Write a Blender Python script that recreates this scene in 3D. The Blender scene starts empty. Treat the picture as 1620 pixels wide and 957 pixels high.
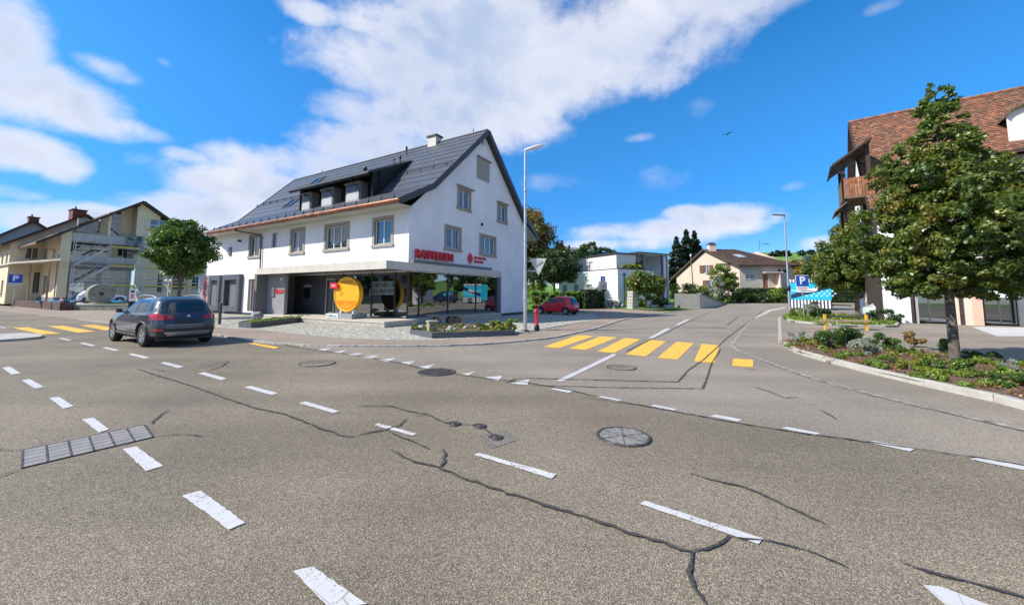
import bpy, bmesh, math, random
import numpy as np
from mathutils import Vector, Matrix
from mathutils.geometry import tessellate_polygon
SC = bpy.context.scene
COL = SC.collection
rnd = random.Random(7)
R_ = math.radians

# ------------------------------------------------------------------ camera
FPX, PPX, PPY, HC = 606.0, 810.0, 414.0, 1.65
PITCH = math.atan(51.5 / 606); ROLL = R_(0.17)
cR = Vector((math.cos(ROLL), -math.sin(ROLL) * math.sin(PITCH), math.sin(ROLL) * math.cos(PITCH)))
cU = Vector((-math.sin(ROLL), -math.cos(ROLL) * math.sin(PITCH), math.cos(ROLL) * math.cos(PITCH)))
cF = Vector((0, math.cos(PITCH), math.sin(PITCH)))
CP = Vector((0, 0, HC))
cam_d = bpy.data.cameras.new('camera'); cam = bpy.data.objects.new('camera', cam_d); COL.objects.link(cam)
cam.matrix_world = Matrix(((cR.x, cU.x, -cF.x, 0), (cR.y, cU.y, -cF.y, 0), (cR.z, cU.z, -cF.z, HC), (0, 0, 0, 1)))
cam_d.sensor_width = 36; cam_d.lens = FPX / 1620 * 36; cam_d.shift_y = -(478.5 - PPY) / 1620
cam_d.clip_start = 0.05; cam_d.clip_end = 3000
SC.camera = cam

# ------------------------------------------------------------------ light
SUN_EL = 41.0
SHD = Vector((1, 0.27, 0)).normalized()              # direction in which shadows fall
sun_dir = Vector((-SHD.x * math.cos(R_(SUN_EL)), -SHD.y * math.cos(R_(SUN_EL)), math.sin(R_(SUN_EL))))
sd = bpy.data.lights.new('sun', 'SUN'); sd.energy = 4.3; sd.angle = R_(0.53); sd.color = (1.0, 0.94, 0.84)
sun = bpy.data.objects.new('sun', sd); COL.objects.link(sun)
sun.rotation_euler = sun_dir.to_track_quat('Z', 'Y').to_euler()
SC.view_settings.view_transform = 'Standard'; SC.view_settings.look = 'None'
SC.view_settings.exposure = 0.62; SC.view_settings.gamma = 1.0

def ray(px, py):
    return cR * ((px - PPX) / FPX) - cU * ((py - PPY) / FPX) + cF

W = bpy.data.worlds.new('World'); SC.world = W; W.use_nodes = True
wn = W.node_tree; wn.nodes.clear()
def N(t, tree=None, **kw):
    n = (tree or wn).nodes.new(t)
    for k, v in kw.items(): setattr(n, k, v)
    return n
def lk(a, b, tree=None): (tree or wn).links.new(a, b)
def M(op, a, b=None, c=None, clamp=False, tree=None):
    n = N('ShaderNodeMath', tree, operation=op); n.use_clamp = clamp
    for i, v in enumerate((a, b, c)):
        if v is None: continue
        if isinstance(v, (int, float)): n.inputs[i].default_value = v
        else: lk(v, n.inputs[i], tree)
    return n.outputs[0]
def SM(x, lo, hi, tree=None):
    n = N('ShaderNodeMapRange', tree, interpolation_type='SMOOTHSTEP')
    lk(x, n.inputs[0], tree); n.inputs[1].default_value = lo; n.inputs[2].default_value = hi
    return n.outputs[0]
def build_sky():
    sky = N('ShaderNodeTexSky', sky_type='NISHITA'); sky.sun_disc = False
    sky.sun_elevation = R_(SUN_EL); sky.sun_rotation = math.atan2(sun_dir.x, sun_dir.y)
    sky.altitude = 400; sky.air_density = 1.0; sky.dust_density = 0.2; sky.ozone_density = 3.2
    hs = N('ShaderNodeHueSaturation'); hs.inputs['Saturation'].default_value = 1.35; hs.inputs['Value'].default_value = 1.1
    tc = N('ShaderNodeTexCoord'); sep = N('ShaderNodeSeparateXYZ'); lk(tc.outputs['Generated'], sep.inputs[0])
    x, y, z = sep.outputs
    az = M('ARCTAN2', x, y); el = M('ARCSINE', z)
    dk = N('ShaderNodeMix', data_type='RGBA'); lk(SM(el, -0.05, 0.5), dk.inputs[0]); dk.inputs[6].default_value = (.44, .50, .68, 1); dk.inputs[7].default_value = (1, 1, 1, 1)
    ml = N('ShaderNodeVectorMath', operation='MULTIPLY'); lk(sky.outputs[0], ml.inputs[0]); lk(dk.outputs[2], ml.inputs[1]); lk(ml.outputs[0], hs.inputs['Color'])
    # fluffy edge noise in direction space
    mp = N('ShaderNodeMapping'); lk(tc.outputs['Generated'], mp.inputs[0]); mp.inputs['Scale'].default_value = (1, 1, 1.25)
    n1 = N('ShaderNodeTexNoise'); lk(mp.outputs[0], n1.inputs[0]); n1.inputs['Scale'].default_value = 5.5
    n1.inputs['Detail'].default_value = 9; n1.inputs['Roughness'].default_value = 0.6; n1.inputs['Distortion'].default_value = 0.15
    n2 = N('ShaderNodeTexNoise'); lk(mp.outputs[0], n2.inputs[0]); n2.inputs['Scale'].default_value = 2.1
    n2.inputs['Detail'].default_value = 6; n2.inputs['Distortion'].default_value = 0.6
    n3 = N('ShaderNodeTexNoise'); lk(mp.outputs[0], n3.inputs[0]); n3.inputs['Scale'].default_value = 13
    n3.inputs['Detail'].default_value = 8; n3.inputs['Roughness'].default_value = 0.62
    def blobs(L):
        tot = None
        for cx, cy, rx, ry, w in L:
            d = ray(cx, cy); a0 = math.atan2(d.x, d.y); e0 = math.atan2(d.z, math.hypot(d.x, d.y))
            d1 = ray(cx + rx, cy); d2 = ray(cx, cy - ry)
            ra = abs(math.atan2(d1.x, d1.y) - a0); re = abs(math.atan2(d2.z, math.hypot(d2.x, d2.y)) - e0)
            u = M('MULTIPLY_ADD', az, 1 / ra, -a0 / ra); v = M('MULTIPLY_ADD', el, 1 / re, -e0 / re)
            r2 = M('MULTIPLY_ADD', v, v, M('MULTIPLY', u, u))
            g = M('MULTIPLY', M('SUBTRACT', 1.0, M('MULTIPLY', r2, 0.5), clamp=True), w)
            tot = g if tot is None else M('MAXIMUM', tot, g)
        return tot
    thick = blobs([(10, 60, 80, 110, .95), (60, 150, 130, 60, .95), (120, 190, 120, 26, .85), (20, 235, 110, 40, .95), (100, 265, 60, 30, .8), (10, 305, 90, 18, .7), (170, 110, 60, 22, .6),
                   (495, 22, 60, 26, .95), (570, 38, 60, 24, .9), (540, 60, 60, 30, .8), (680, 60, 110, 70, 1), (600, 110, 130, 65, 1.1), (760, 70, 220, 100, 1.15), (800, 140, 190, 80, 1.05), (980, 70, 230, 90, 1.05), (1060, 20, 230, 70, 1.0),
                   (930, 60, 190, 75, 1), (1100, 25, 150, 45, .85), (720, 190, 180, 60, 1.15), (560, 170, 90, 45, .95), (600, 240, 130, 55, 1.1), (500, 130, 40, 30, .7),
                   (530, 270, 150, 36, 1.1), (410, 258, 90, 30, .95), (300, 250, 50, 16, .8), (330, 290, 50, 12, .8), (430, 300, 160, 40, 1.1),
                   (60, 345, 190, 28, .9), (210, 350, 150, 26, 1), (330, 340, 130, 40, 1.05), (250, 325, 60, 14, .85),
                   (1130, 350, 120, 27, 1.0), (1040, 366, 160, 24, .98), (1080, 338, 40, 16, .9), (1190, 340, 45, 17, .9), (990, 385, 110, 14, .9), (1225, 345, 40, 14, .8), (1300, 384, 50, 16, .9), (940, 372, 40, 6, .6)])
    thin = blobs([(1000, 110, 110, 40, .75), (1200, 10, 90, 30, .65), (1060, 280, 55, 26, .5), (880, 292, 70, 20, .5), (1010, 218, 26, 8, .55), (1090, 240, 14, 5, .45),
                  (1400, 10, 45, 14, .6), (1110, 170, 25, 20, .4), (260, 100, 14, 8, .45), (240, 215, 35, 12, .55), (870, 330, 40, 8, .4), (1255, 295, 25, 8, .4), (820, 170, 90, 60, .75)])
    # clouds of the sky that is out of the picture: same kind, from noise alone
    side = M('MAXIMUM', SM(M('ABSOLUTE', az), 0.98, 1.25), SM(el, 0.68, 0.85))
    gen = M('MULTIPLY', SM(n2.outputs[0], 0.42, 0.62), M('MULTIPLY', side, 0.95))
    dens = M('MAXIMUM', thick, gen)
    f = M('ADD', dens, M('MULTIPLY_ADD', n1.outputs[0], 1.5, -0.75))
    f = M('ADD', f, M('MULTIPLY_ADD', n3.outputs[0], 0.5, -0.25))
    alpha = SM(f, 0.38, 1.08)
    ft = M('ADD', thin, M('MULTIPLY_ADD', n1.outputs[0], 1.3, -0.62))
    at_ = M('MULTIPLY', SM(ft, 0.28, 1.0), 0.55)
    alpha = M('MAXIMUM', alpha, at_)
    # cloud light and grey: bright on the rims and tops, blue-grey in the thick middle
    shade = M('MULTIPLY', SM(n2.outputs[0], 0.36, 0.60), SM(f, 0.6, 1.3))
    rp = N('ShaderNodeMix', data_type='RGBA'); lk(shade, rp.inputs[0])
    rp.inputs[6].default_value = (4.75, 4.7, 4.95, 1); rp.inputs[7].default_value = (2.2, 2.8, 4.0, 1)
    mx = N('ShaderNodeMix', data_type='RGBA'); lk(M('MULTIPLY', alpha, 0.97), mx.inputs[0]); lk(hs.outputs[0], mx.inputs[6]); lk(rp.outputs[2], mx.inputs[7])
    bg = N('ShaderNodeBackground'); lk(mx.outputs[2], bg.inputs[0]); bg.inputs[1].default_value = 0.135
    out = N('ShaderNodeOutputWorld'); lk(bg.outputs[0], out.inputs[0])
build_sky()

# ------------------------------------------------------------------ terrain
def ss(a, b, t):
    t = max(0.0, min(1.0, (t - a) / (b - a))); return t * t * (3 - 2 * t)
def T(x, y):
    k = .22 + .78 * ss(.44, .62, x / max(y, 40))
    return (0.5 * ss(30, 56, y) + 1.9 * ss(57, 67, y)) * ss(-45, -20, x) + k * max(0, y - 74) * 0.115 * ss(74, 110, y) + 5 * ss(90, 200, x) * ss(90, 200, y)
def at(px, py, z=None):
    """where the line of sight through a point of the photograph meets the ground (or height z)"""
    d = ray(px, py); h = 0.0 if z is None else z
    for _ in range(1 if z is not None else 30):
        t = (h - HC) / d.z; p = CP + d * t
        if z is None: h = 0.5 * h + 0.5 * T(p.x, p.y)
    return Vector((p.x, p.y, h))
def dep(px, py, y):
    d = ray(px, py); return CP + d * (y / d.y)

# ------------------------------------------------------------------ naming
def tag(o, label, cat, group=None, kind=None):
    if label: o['label'] = label
    if cat: o['category'] = cat
    if group: o['group'] = group
    if kind: o['kind'] = kind
    return o
def link(name, data, parent=None, mw=None):
    o = bpy.data.objects.new(name, data); COL.objects.link(o)
    if parent: o.parent = parent
    if mw is not None: o.matrix_local = mw
    return o
def root(name, loc, rz, label, cat, group=None):
    o = link(name, None); o.location = loc; o.rotation_euler.z = rz; o.empty_display_size = 0.3
    return tag(o, label, cat, group)
def copy_tree(o, parent=None):
    c = o.copy(); COL.objects.link(c)
    if parent: c.parent = parent
    for ch in o.children: copy_tree(ch, c)
    return c

# ------------------------------------------------------------------ mesh building
class MB:
    def __init__(s): s.v = []; s.f = []; s.m = []; s.sm = []
    def add(s, vs, fs, mat=0, smooth=False):
        b = len(s.v); s.v += [tuple(v) for v in vs]
        for f in fs: s.f.append(tuple(i + b for i in f)); s.m.append(mat); s.sm.append(smooth)
    def box(s, x0, x1, y0, y1, z0, z1, mat=0, fx=None):
        vs = [(x, y, z) for x in (x0, x1) for y in (y0, y1) for z in (z0, z1)]
        if fx: vs = [fx(*v) for v in vs]
        s.add(vs, [(0, 1, 3, 2), (4, 6, 7, 5), (0, 4, 5, 1), (2, 3, 7, 6), (0, 2, 6, 4), (1, 5, 7, 3)], mat)
    def bar(s, p, q, w, h, mat=0, up=(0, 0, 1)):
        p, q = Vector(p), Vector(q); d = (q - p).normalized(); up = Vector(up)
        if abs(d.dot(up)) > .98: up = Vector((1, 0, 0))
        a = d.cross(up).normalized() * w / 2; b = a.cross(d).normalized() * h / 2
        vs = [p - a - b, p + a - b, p + a + b, p - a + b, q - a - b, q + a - b, q + a + b, q - a + b]
        s.add(vs, [(0, 3, 2, 1), (4, 5, 6, 7), (0, 1, 5, 4), (1, 2, 6, 5), (2, 3, 7, 6), (3, 0, 4, 7)], mat)
    def tube(s, pts, r, n=8, mat=0, cap=True, r1=None):
        pts = [Vector(p) for p in pts]; rings = []
        for i, p in enumerate(pts):
            d = (pts[min(i + 1, len(pts) - 1)] - pts[max(i - 1, 0)]).normalized()
            up = Vector((0, 0, 1)) if abs(d.z) < .9 else Vector((1, 0, 0))
            a = d.cross(up).normalized(); b = d.cross(a)
            rr = r if r1 is None else r + (r1 - r) * i / (len(pts) - 1)
            if isinstance(r, (list, tuple)): rr = r[i]
            rings.append([p + (a * math.cos(2 * math.pi * k / n) + b * math.sin(2 * math.pi * k / n)) * rr for k in range(n)])
        vs = [v for rg in rings for v in rg]; fs = []
        for i in range(len(pts) - 1):
            for k in range(n): fs.append((i * n + k, i * n + (k + 1) % n, (i + 1) * n + (k + 1) % n, (i + 1) * n + k))
        s.add(vs, fs, mat, True)
        if cap:
            s.add(rings[0], [tuple(range(n))], mat); s.add(rings[-1], [tuple(reversed(range(n)))], mat)
    def lathe(s, prof, n=24, mat=0, axis='z', c=(0, 0, 0)):
        vs = []
        for r, h in prof:
            for k in range(n):
                a = 2 * math.pi * k / n; u, w = r * math.cos(a), r * math.sin(a)
                vs.append({'z': (c[0] + u, c[1] + w, c[2] + h), 'y': (c[0] + u, c[1] + h, c[2] + w), 'x': (c[0] + h, c[1] + u, c[2] + w)}[axis])
        fs = [(i * n + k, i * n + (k + 1) % n, (i + 1) * n + (k + 1) % n, (i + 1) * n + k) for i in range(len(prof) - 1) for k in range(n)]
        s.add(vs, fs, mat, True)
    def poly(s, pts, mat=0): s.add(pts, [tuple(range(len(pts)))], mat)
    def prism(s, pts, off, mat=0):
        off = Vector(off); n = len(pts); a = [Vector(p) for p in pts]; b = [p + off for p in a]
        s.add(a + b, [tuple(range(n)), tuple(reversed(range(n, 2 * n)))] + [(i, i + n, (i + 1) % n + n, (i + 1) % n) for i in range(n)], mat)
    def mesh(s, name, mats, fix=True):
        me = bpy.data.meshes.new(name); me.from_pydata(s.v, [], s.f)
        for m in (mats if isinstance(mats, (list, tuple)) else [mats]): me.materials.append(m)
        me.polygons.foreach_set('material_index', s.m); me.polygons.foreach_set('use_smooth', s.sm)
        if fix:
            bm = bmesh.new(); bm.from_mesh(me); bmesh.ops.recalc_face_normals(bm, faces=bm.faces); bm.to_mesh(me); bm.free()
        return me
    def build(s, name, mats, parent=None, bevel=0, fix=True):
        o = link(name, s.mesh(name, mats, fix), parent)
        if bevel:
            b = o.modifiers.new('b', 'BEVEL'); b.width = bevel; b.segments = 2; b.limit_method = 'ANGLE'
        return o

def drape(name, pts, mat, dz, parent=None, step=3.0, thick=0.0, uv=None):
    """a flat polygon laid on the terrain, cut into cells so that it follows it; thick gives it a skirt"""
    bm = bmesh.new(); vs = [bm.verts.new((p[0], p[1], 0)) for p in pts]
    for tri in tessellate_polygon([[Vector((p[0], p[1], 0)) for p in pts]]):
        try: bm.faces.new([vs[i] for i in tri])
        except ValueError: pass
    xs = [p[0] for p in pts]; ys = [p[1] for p in pts]
    if max(ys) > 29 or min(xs) < -1e9:
        k = math.floor(min(ys) / step) * step
        while k < max(ys):
            if k > 27: bmesh.ops.bisect_plane(bm, geom=bm.faces[:] + bm.edges[:] + bm.verts[:], plane_co=(0, k, 0), plane_no=(0, 1, 0))
            k += step
        for k in range(-50, -15, 5):
            if min(xs) < k < max(xs): bmesh.ops.bisect_plane(bm, geom=bm.faces[:] + bm.edges[:] + bm.verts[:], plane_co=(k, 0, 0), plane_no=(1, 0, 0))
    if thick:
        r = bmesh.ops.extrude_edge_only(bm, edges=[e for e in bm.edges if len(e.link_faces) == 1])
        low = [v for v in r['geom'] if isinstance(v, bmesh.types.BMVert)]
        for v in bm.verts: v.co.z = T(v.co.x, v.co.y) + dz
        for v in low: v.co.z -= thick
    else:
        for v in bm.verts: v.co.z = T(v.co.x, v.co.y) + dz
    bmesh.ops.recalc_face_normals(bm, faces=bm.faces)
    me = bpy.data.meshes.new(name); bm.to_mesh(me); bm.free(); me.materials.append(mat)
    up = sum(p.normal.z * p.area for p in me.polygons)
    if up < 0: me.flip_normals()
    return link(name, me, parent)

# ------------------------------------------------------------------ materials
def mat(name, col, rough=0.7, var=0.0, vscale=3.0, metal=0.0, spec=0.5, bump=0.0, bscale=40.0, coat=0.0, detail=4, col2=None, trans=0.0, emit=None):
    m = bpy.data.materials.new(name); m.use_nodes = True; t = m.node_tree; b = t.nodes['Principled BSDF']
    b.inputs['Base Color'].default_value = (*col, 1); b.inputs['Roughness'].default_value = rough
    b.inputs['Metallic'].default_value = metal; b.inputs['Specular IOR Level'].default_value = spec
    if coat: b.inputs['Coat Weight'].default_value = coat; b.inputs['Coat Roughness'].default_value = 0.03
    tc = N('ShaderNodeTexCoord', t)
    if var or col2:
        n = N('ShaderNodeTexNoise', t); lk(tc.outputs['Object'], n.inputs[0], t); n.inputs['Scale'].default_value = vscale; n.inputs['Detail'].default_value = detail
        mx = N('ShaderNodeMix', t, data_type='RGBA'); lk(SM(n.outputs[0], 0.33, 0.67, t), mx.inputs[0], t)
        c1 = col2 if col2 else tuple(c * (1 - var) for c in col); c0 = col if col2 else tuple(min(1, c * (1 + var)) for c in col)
        mx.inputs[6].default_value = (*c0, 1); mx.inputs[7].default_value = (*c1, 1); lk(mx.outputs[2], b.inputs['Base Color'], t)
    if bump:
        n = N('ShaderNodeTexNoise', t); lk(tc.outputs['Object'], n.inputs[0], t); n.inputs['Scale'].default_value = bscale; n.inputs['Detail'].default_value = 5
        bp = N('ShaderNodeBump', t); bp.inputs['Strength'].default_value = bump; bp.inputs['Distance'].default_value = 0.01
        lk(n.outputs[0], bp.inputs['Height'], t); lk(bp.outputs[0], b.inputs['Normal'], t)
    if trans: b.inputs['Transmission Weight'].default_value = trans
    return m

def asphalt(name, c0, c1, c2, patch=(0.82, 1.12), spscale=95):
    m = bpy.data.materials.new(name); m.use_nodes = True; t = m.node_tree; b = t.nodes['Principled BSDF']
    tc = N('ShaderNodeTexCoord', t)
    v = N('ShaderNodeTexVoronoi', t); lk(tc.outputs['Object'], v.inputs[0], t); v.inputs['Scale'].default_value = spscale
    wn_ = N('ShaderNodeTexWhiteNoise', t); lk(v.outputs['Position'], wn_.inputs[0], t)
    cr = N('ShaderNodeValToRGB', t); lk(wn_.outputs[0], cr.inputs[0], t)
    e = cr.color_ramp.elements; e[0].color = (*c0, 1); e[1].color = (*c2, 1); e[1].position = 1.0
    k = e.new(0.5); k.color = (*c1, 1); k = e.new(0.86); k.color = (*[a * 1.35 for a in c1], 1)
    edge = M('MULTIPLY_ADD', SM(v.outputs['Distance'], 0.25, 0.75, t), -0.55, 1.0, tree=t)
    n1 = N('ShaderNodeTexNoise', t); lk(tc.outputs['Object'], n1.inputs[0], t); n1.inputs['Scale'].default_value = 0.35; n1.inputs['Detail'].default_value = 5
    n2 = N('ShaderNodeTexNoise', t); lk(tc.outputs['Object'], n2.inputs[0], t); n2.inputs['Scale'].default_value = 14; n2.inputs['Detail'].default_value = 4
    mp = N('ShaderNodeMapping', t); lk(tc.outputs['Object'], mp.inputs[0], t); mp.inputs['Rotation'].default_value = (0, 0, R_(30.8)); mp.inputs['Scale'].default_value = (0.06, 1.1, 1)
    n3 = N('ShaderNodeTexNoise', t); lk(mp.outputs[0], n3.inputs[0], t); n3.inputs['Scale'].default_value = 1.0; n3.inputs['Detail'].default_value = 3
    f = M('MULTIPLY_ADD', SM(n1.outputs[0], 0.3, 0.7, t), patch[1] - patch[0], patch[0], tree=t)
    f = M('MULTIPLY', f, M('MULTIPLY_ADD', n2.outputs[0], 0.4, 0.8, tree=t), tree=t)
    f = M('MULTIPLY', f, M('MULTIPLY_ADD', n3.outputs[0], 0.56, 0.72, tree=t), tree=t)
    f = M('MULTIPLY', f, edge, tree=t)
    mx = N('ShaderNodeVectorMath', t, operation='SCALE'); lk(cr.outputs[0], mx.inputs[0], t); lk(f, mx.inputs[3], t)
    lk(mx.outputs[0], b.inputs['Base Color'], t); b.inputs['Roughness'].default_value = 0.82; b.inputs['Specular IOR Level'].default_value = 0.35
    bp = N('ShaderNodeBump', t); bp.inputs['Strength'].default_value = 0.6; bp.inputs['Distance'].default_value = 0.006
    lk(M('SUBTRACT', 1.0, v.outputs['Distance'], tree=t), bp.inputs['Height'], t); lk(bp.outputs[0], b.inputs['Normal'], t)
    return m

def glass(name, tint=(0.02, 0.025, 0.03), refl=0.3, clear=0.0, rough=0.01):
    """mirror-like pane over a dark (or, with clear, see-through) backing"""
    m = bpy.data.materials.new(name); m.use_nodes = True; t = m.node_tree; t.nodes.remove(t.nodes['Principled BSDF'])
    out = [n for n in t.nodes if n.type == 'OUTPUT_MATERIAL'][0]
    g = N('ShaderNodeBsdfGlossy', t); g.inputs['Roughness'].default_value = rough; g.inputs['Color'].default_value = (.9, .95, .95, 1)
    d = N('ShaderNodeBsdfDiffuse', t); d.inputs[0].default_value = (*tint, 1)
    tr = N('ShaderNodeBsdfTransparent', t); tr.inputs[0].default_value = (.42, .48, .46, 1)
    m1 = N('ShaderNodeMixShader', t); m1.inputs[0].default_value = clear; lk(d.outputs[0], m1.inputs[1], t); lk(tr.outputs[0], m1.inputs[2], t)
    fr = N('ShaderNodeFresnel', t); fr.inputs[0].default_value = 1.5
    m2 = N('ShaderNodeMixShader', t); lk(M('MULTIPLY_ADD', fr.outputs[0], 1 - refl, refl, clamp=True, tree=t), m2.inputs[0], t)
    lk(m1.outputs[0], m2.inputs[1], t); lk(g.outputs[0], m2.inputs[2], t); lk(m2.outputs[0], out.inputs[0], t)
    return m

def leafmat(name, cols, trans=0.35, scale=1.3):
    m = bpy.data.materials.new(name); m.use_nodes = True; t = m.node_tree; t.nodes.remove(t.nodes['Principled BSDF'])
    out = [n for n in t.nodes if n.type == 'OUTPUT_MATERIAL'][0]
    at_ = N('ShaderNodeAttribute', t); at_.attribute_name = 'leaf'
    tc = N('ShaderNodeTexCoord', t); n = N('ShaderNodeTexNoise', t); lk(tc.outputs['Object'], n.inputs[0], t); n.inputs['Scale'].default_value = scale; n.inputs['Detail'].default_value = 3
    f = M('ADD', M('MULTIPLY', at_.outputs['Fac'], 0.6, tree=t), M('MULTIPLY_ADD', n.outputs[0], 1.3, -0.45, tree=t), clamp=True, tree=t)
    cr = N('ShaderNodeValToRGB', t); lk(f, cr.inputs[0], t); e = cr.color_ramp.elements
    e[0].color = (*cols[0], 1); e[1].color = (*cols[-1], 1)
    for i, c in enumerate(cols[1:-1]): e.new((i + 1) / (len(cols) - 1)).color = (*c, 1)
    d = N('ShaderNodeBsdfDiffuse', t); lk(cr.outputs[0], d.inputs[0], t)
    tl = N('ShaderNodeBsdfTranslucent', t); br = N('ShaderNodeVectorMath', t, operation='MULTIPLY'); lk(cr.outputs[0], br.inputs[0], t); br.inputs[1].default_value = (1.5, 1.6, .7)
    lk(br.outputs[0], tl.inputs[0], t)
    m1 = N('ShaderNodeMixShader', t); m1.inputs[0].default_value = trans; lk(d.outputs[0], m1.inputs[1], t); lk(tl.outputs[0], m1.inputs[2], t)
    g = N('ShaderNodeBsdfGlossy', t); g.inputs['Roughness'].default_value = 0.45; g.inputs[0].default_value = (.8, .9, .8, 1)
    m2 = N('ShaderNodeMixShader', t); m2.inputs[0].default_value = 0.05; lk(m1.outputs[0], m2.inputs[1], t); lk(g.outputs[0], m2.inputs[2], t)
    lk(m2.outputs[0], out.inputs[0], t)
    return m

ASPH = asphalt('road asphalt', (.145, .118, .082), (.295, .243, .174), (.64, .55, .39), (.80, 1.16), 165)
ASPH2 = asphalt('footway asphalt', (.26, .20, .15), (.43, .335, .255), (.58, .48, .38), (0.9, 1.08), 120)
ASPHL = asphalt('side road asphalt', (.225, .19, .148), (.365, .306, .238), (.57, .49, .39), (.86, 1.1), 150)
def paint(name, col, wear=0.5, base=(.23, .20, .165)):
    m = bpy.data.materials.new(name); m.use_nodes = True; t = m.node_tree; b = t.nodes['Principled BSDF']; b.inputs['Roughness'].default_value = .6
    tc = N('ShaderNodeTexCoord', t); n = N('ShaderNodeTexNoise', t); lk(tc.outputs['Object'], n.inputs[0], t); n.inputs['Scale'].default_value = 55; n.inputs['Detail'].default_value = 3
    n2 = N('ShaderNodeTexNoise', t); lk(tc.outputs['Object'], n2.inputs[0], t); n2.inputs['Scale'].default_value = 2.5; n2.inputs['Detail'].default_value = 4
    f = M('ADD', n.outputs[0], M('MULTIPLY', n2.outputs[0], .6, tree=t), tree=t)
    vo = N('ShaderNodeTexVoronoi', t, feature='DISTANCE_TO_EDGE'); lk(tc.outputs['Object'], vo.inputs[0], t); vo.inputs['Scale'].default_value = 5.5
    ck = M('MULTIPLY', M('LESS_THAN', vo.outputs[0], .009, tree=t), .6, tree=t)
    f3 = N('ShaderNodeTexNoise', t); lk(tc.outputs['Object'], f3.inputs[0], t); f3.inputs['Scale'].default_value = 160
    f = M('ADD', f, M('MULTIPLY_ADD', f3.outputs[0], .5, -.25, tree=t), tree=t)
    mx = N('ShaderNodeMix', t, data_type='RGBA'); lk(M('MAXIMUM', ck, SM(f, 1.04 - .2 * wear, 1.2 - .2 * wear, t), tree=t), mx.inputs[0], t)
    mx.inputs[6].default_value = (*col, 1); mx.inputs[7].default_value = (*base, 1); lk(mx.outputs[2], b.inputs['Base Color'], t)
    return m
WPAINT = paint('white road paint', (.54, .53, .515), .7)
WWORN = paint('worn white road paint', (.6, .59, .57), 1.15)
YPAINT = paint('yellow road paint', (.80, .45, .035), .35)
TAR = mat('bitumen crack seal', (.026, .025, .024), .75, col2=(.085, .075, .062), vscale=55, bump=.6, bscale=60)
CONC = mat('concrete', (.40, .38, .34), .85, var=.14, vscale=2.5, bump=.3, bscale=60)
STONEG = mat('granite', (.36, .34, .30), .8, var=.3, vscale=18, bump=.3)
WHITE = mat('white render', (.79, .79, .80), .9, var=.055, vscale=.55, bump=.15, bscale=90)
WHITEM = mat('white painted frame', (.78, .78, .76), .45)
SURR = mat('beige stone surround', (.34, .305, .25), .8, var=.08, vscale=6)
CONCP = mat('fibre cement fascia', (.55, .52, .45), .7, var=.06, vscale=1.5)
DGREY = mat('dark grey panel', (.07, .074, .08), .5, var=.06, vscale=3)
MGREY = mat('mid grey metal', (.14, .145, .15), .45, var=.06)
LGREY = mat('light grey metal', (.42, .43, .44), .4, metal=.3)
GALV = mat('galvanised steel', (.50, .52, .54), .42, metal=.7, var=.12, vscale=8)
BLACK = mat('black', (.012, .012, .013), .5)
BRMETAL = mat('dark brown metal', (.045, .036, .038), .4, var=.1)
COPPER = mat('copper gutter', (.42, .19, .11), .38, metal=.75, var=.25, vscale=2)
RED = mat('red sign', (.62, .015, .02), .4)
BLUE = mat('blue sign', (.01, .07, .42), .4)
SIGNW = mat('white sign', (.80, .80, .80), .4)
SIGNB = mat('sign back aluminium', (.52, .52, .48), .45, metal=.2)
YELLOW = mat('coin yellow', (.85, .42, .015), .4, var=.05, vscale=5)
YELLOW2 = mat('coin deep yellow', (.72, .24, .008), .35)
YRAIL = mat('yellow plank', (.55, .42, .05), .6, var=.1)
YWALL = mat('yellow render', (.72, .62, .43), .9, var=.06, vscale=.8, bump=.1)
CREAM = mat('cream render', (.70, .55, .44), .9, var=.05, vscale=.8)
BEIGE = mat('beige render', (.50, .455, .40), .9, var=.05, vscale=.8)
PINK = mat('salmon render', (.72, .42, .31), .85, var=.05)
SHUTR = mat('brown shutter', (.17, .065, .04), .7, var=.15)
WOOD = mat('weathered wood', (.16, .11, .07), .8, var=.25, vscale=9)
WOODD = mat('dark wood', (.05, .03, .022), .75, var=.3, vscale=7)
WOODO = mat('orange wood', (.27, .10, .035), .65, var=.35, vscale=5)
GLASSD = glass('window glass', (.03, .035, .04), .11)
GLASSW = glass('window with curtain', (.12, .118, .12), .06)
GLASSS = glass('shop glass', (.01, .012, .012), .26, .75)
TRUNK = mat('bark', (.115, .095, .078), .9, var=.35, vscale=14, bump=.8, bscale=30)
SOIL = mat('soil with bark mulch', (.13, .075, .05), .95, var=.55, vscale=25, bump=.9, bscale=50)
GRASS = mat('grass', (.13, .20, .035), .95, var=.4, vscale=2.5, bump=.5, bscale=30)
MEADOW = mat('meadow', (.10, .20, .022), .95, var=.25, vscale=.08)

def text_mesh(name, body, size, ext, mat_, parent, mw, spacing=1.0, align='CENTER', bold=0.0):
    cu = bpy.data.curves.new(name, 'FONT'); cu.body = body; cu.size = size; cu.extrude = ext; cu.space_character = spacing; cu.offset = bold
    cu.align_x = align; cu.align_y = 'CENTER'; cu.resolution_u = 3
    tmp = bpy.data.objects.new(name + 't', cu); COL.objects.link(tmp)
    dg = bpy.context.evaluated_depsgraph_get(); me = bpy.data.meshes.new_from_object(tmp.evaluated_get(dg))
    bpy.data.objects.remove(tmp); me.materials.clear(); me.materials.append(mat_)
    return link(name, me, parent, mw)
def fm(o, u, n):
    """matrix of a vertical plane: text x along u, text z along outward normal n"""
    u = Vector(u).normalized(); n = Vector(n).normalized(); w = n.cross(u)
    return Matrix(((u.x, w.x, n.x, o[0]), (u.y, w.y, n.y, o[1]), (u.z, w.z, n.z, o[2]), (0, 0, 0, 1)))

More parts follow.
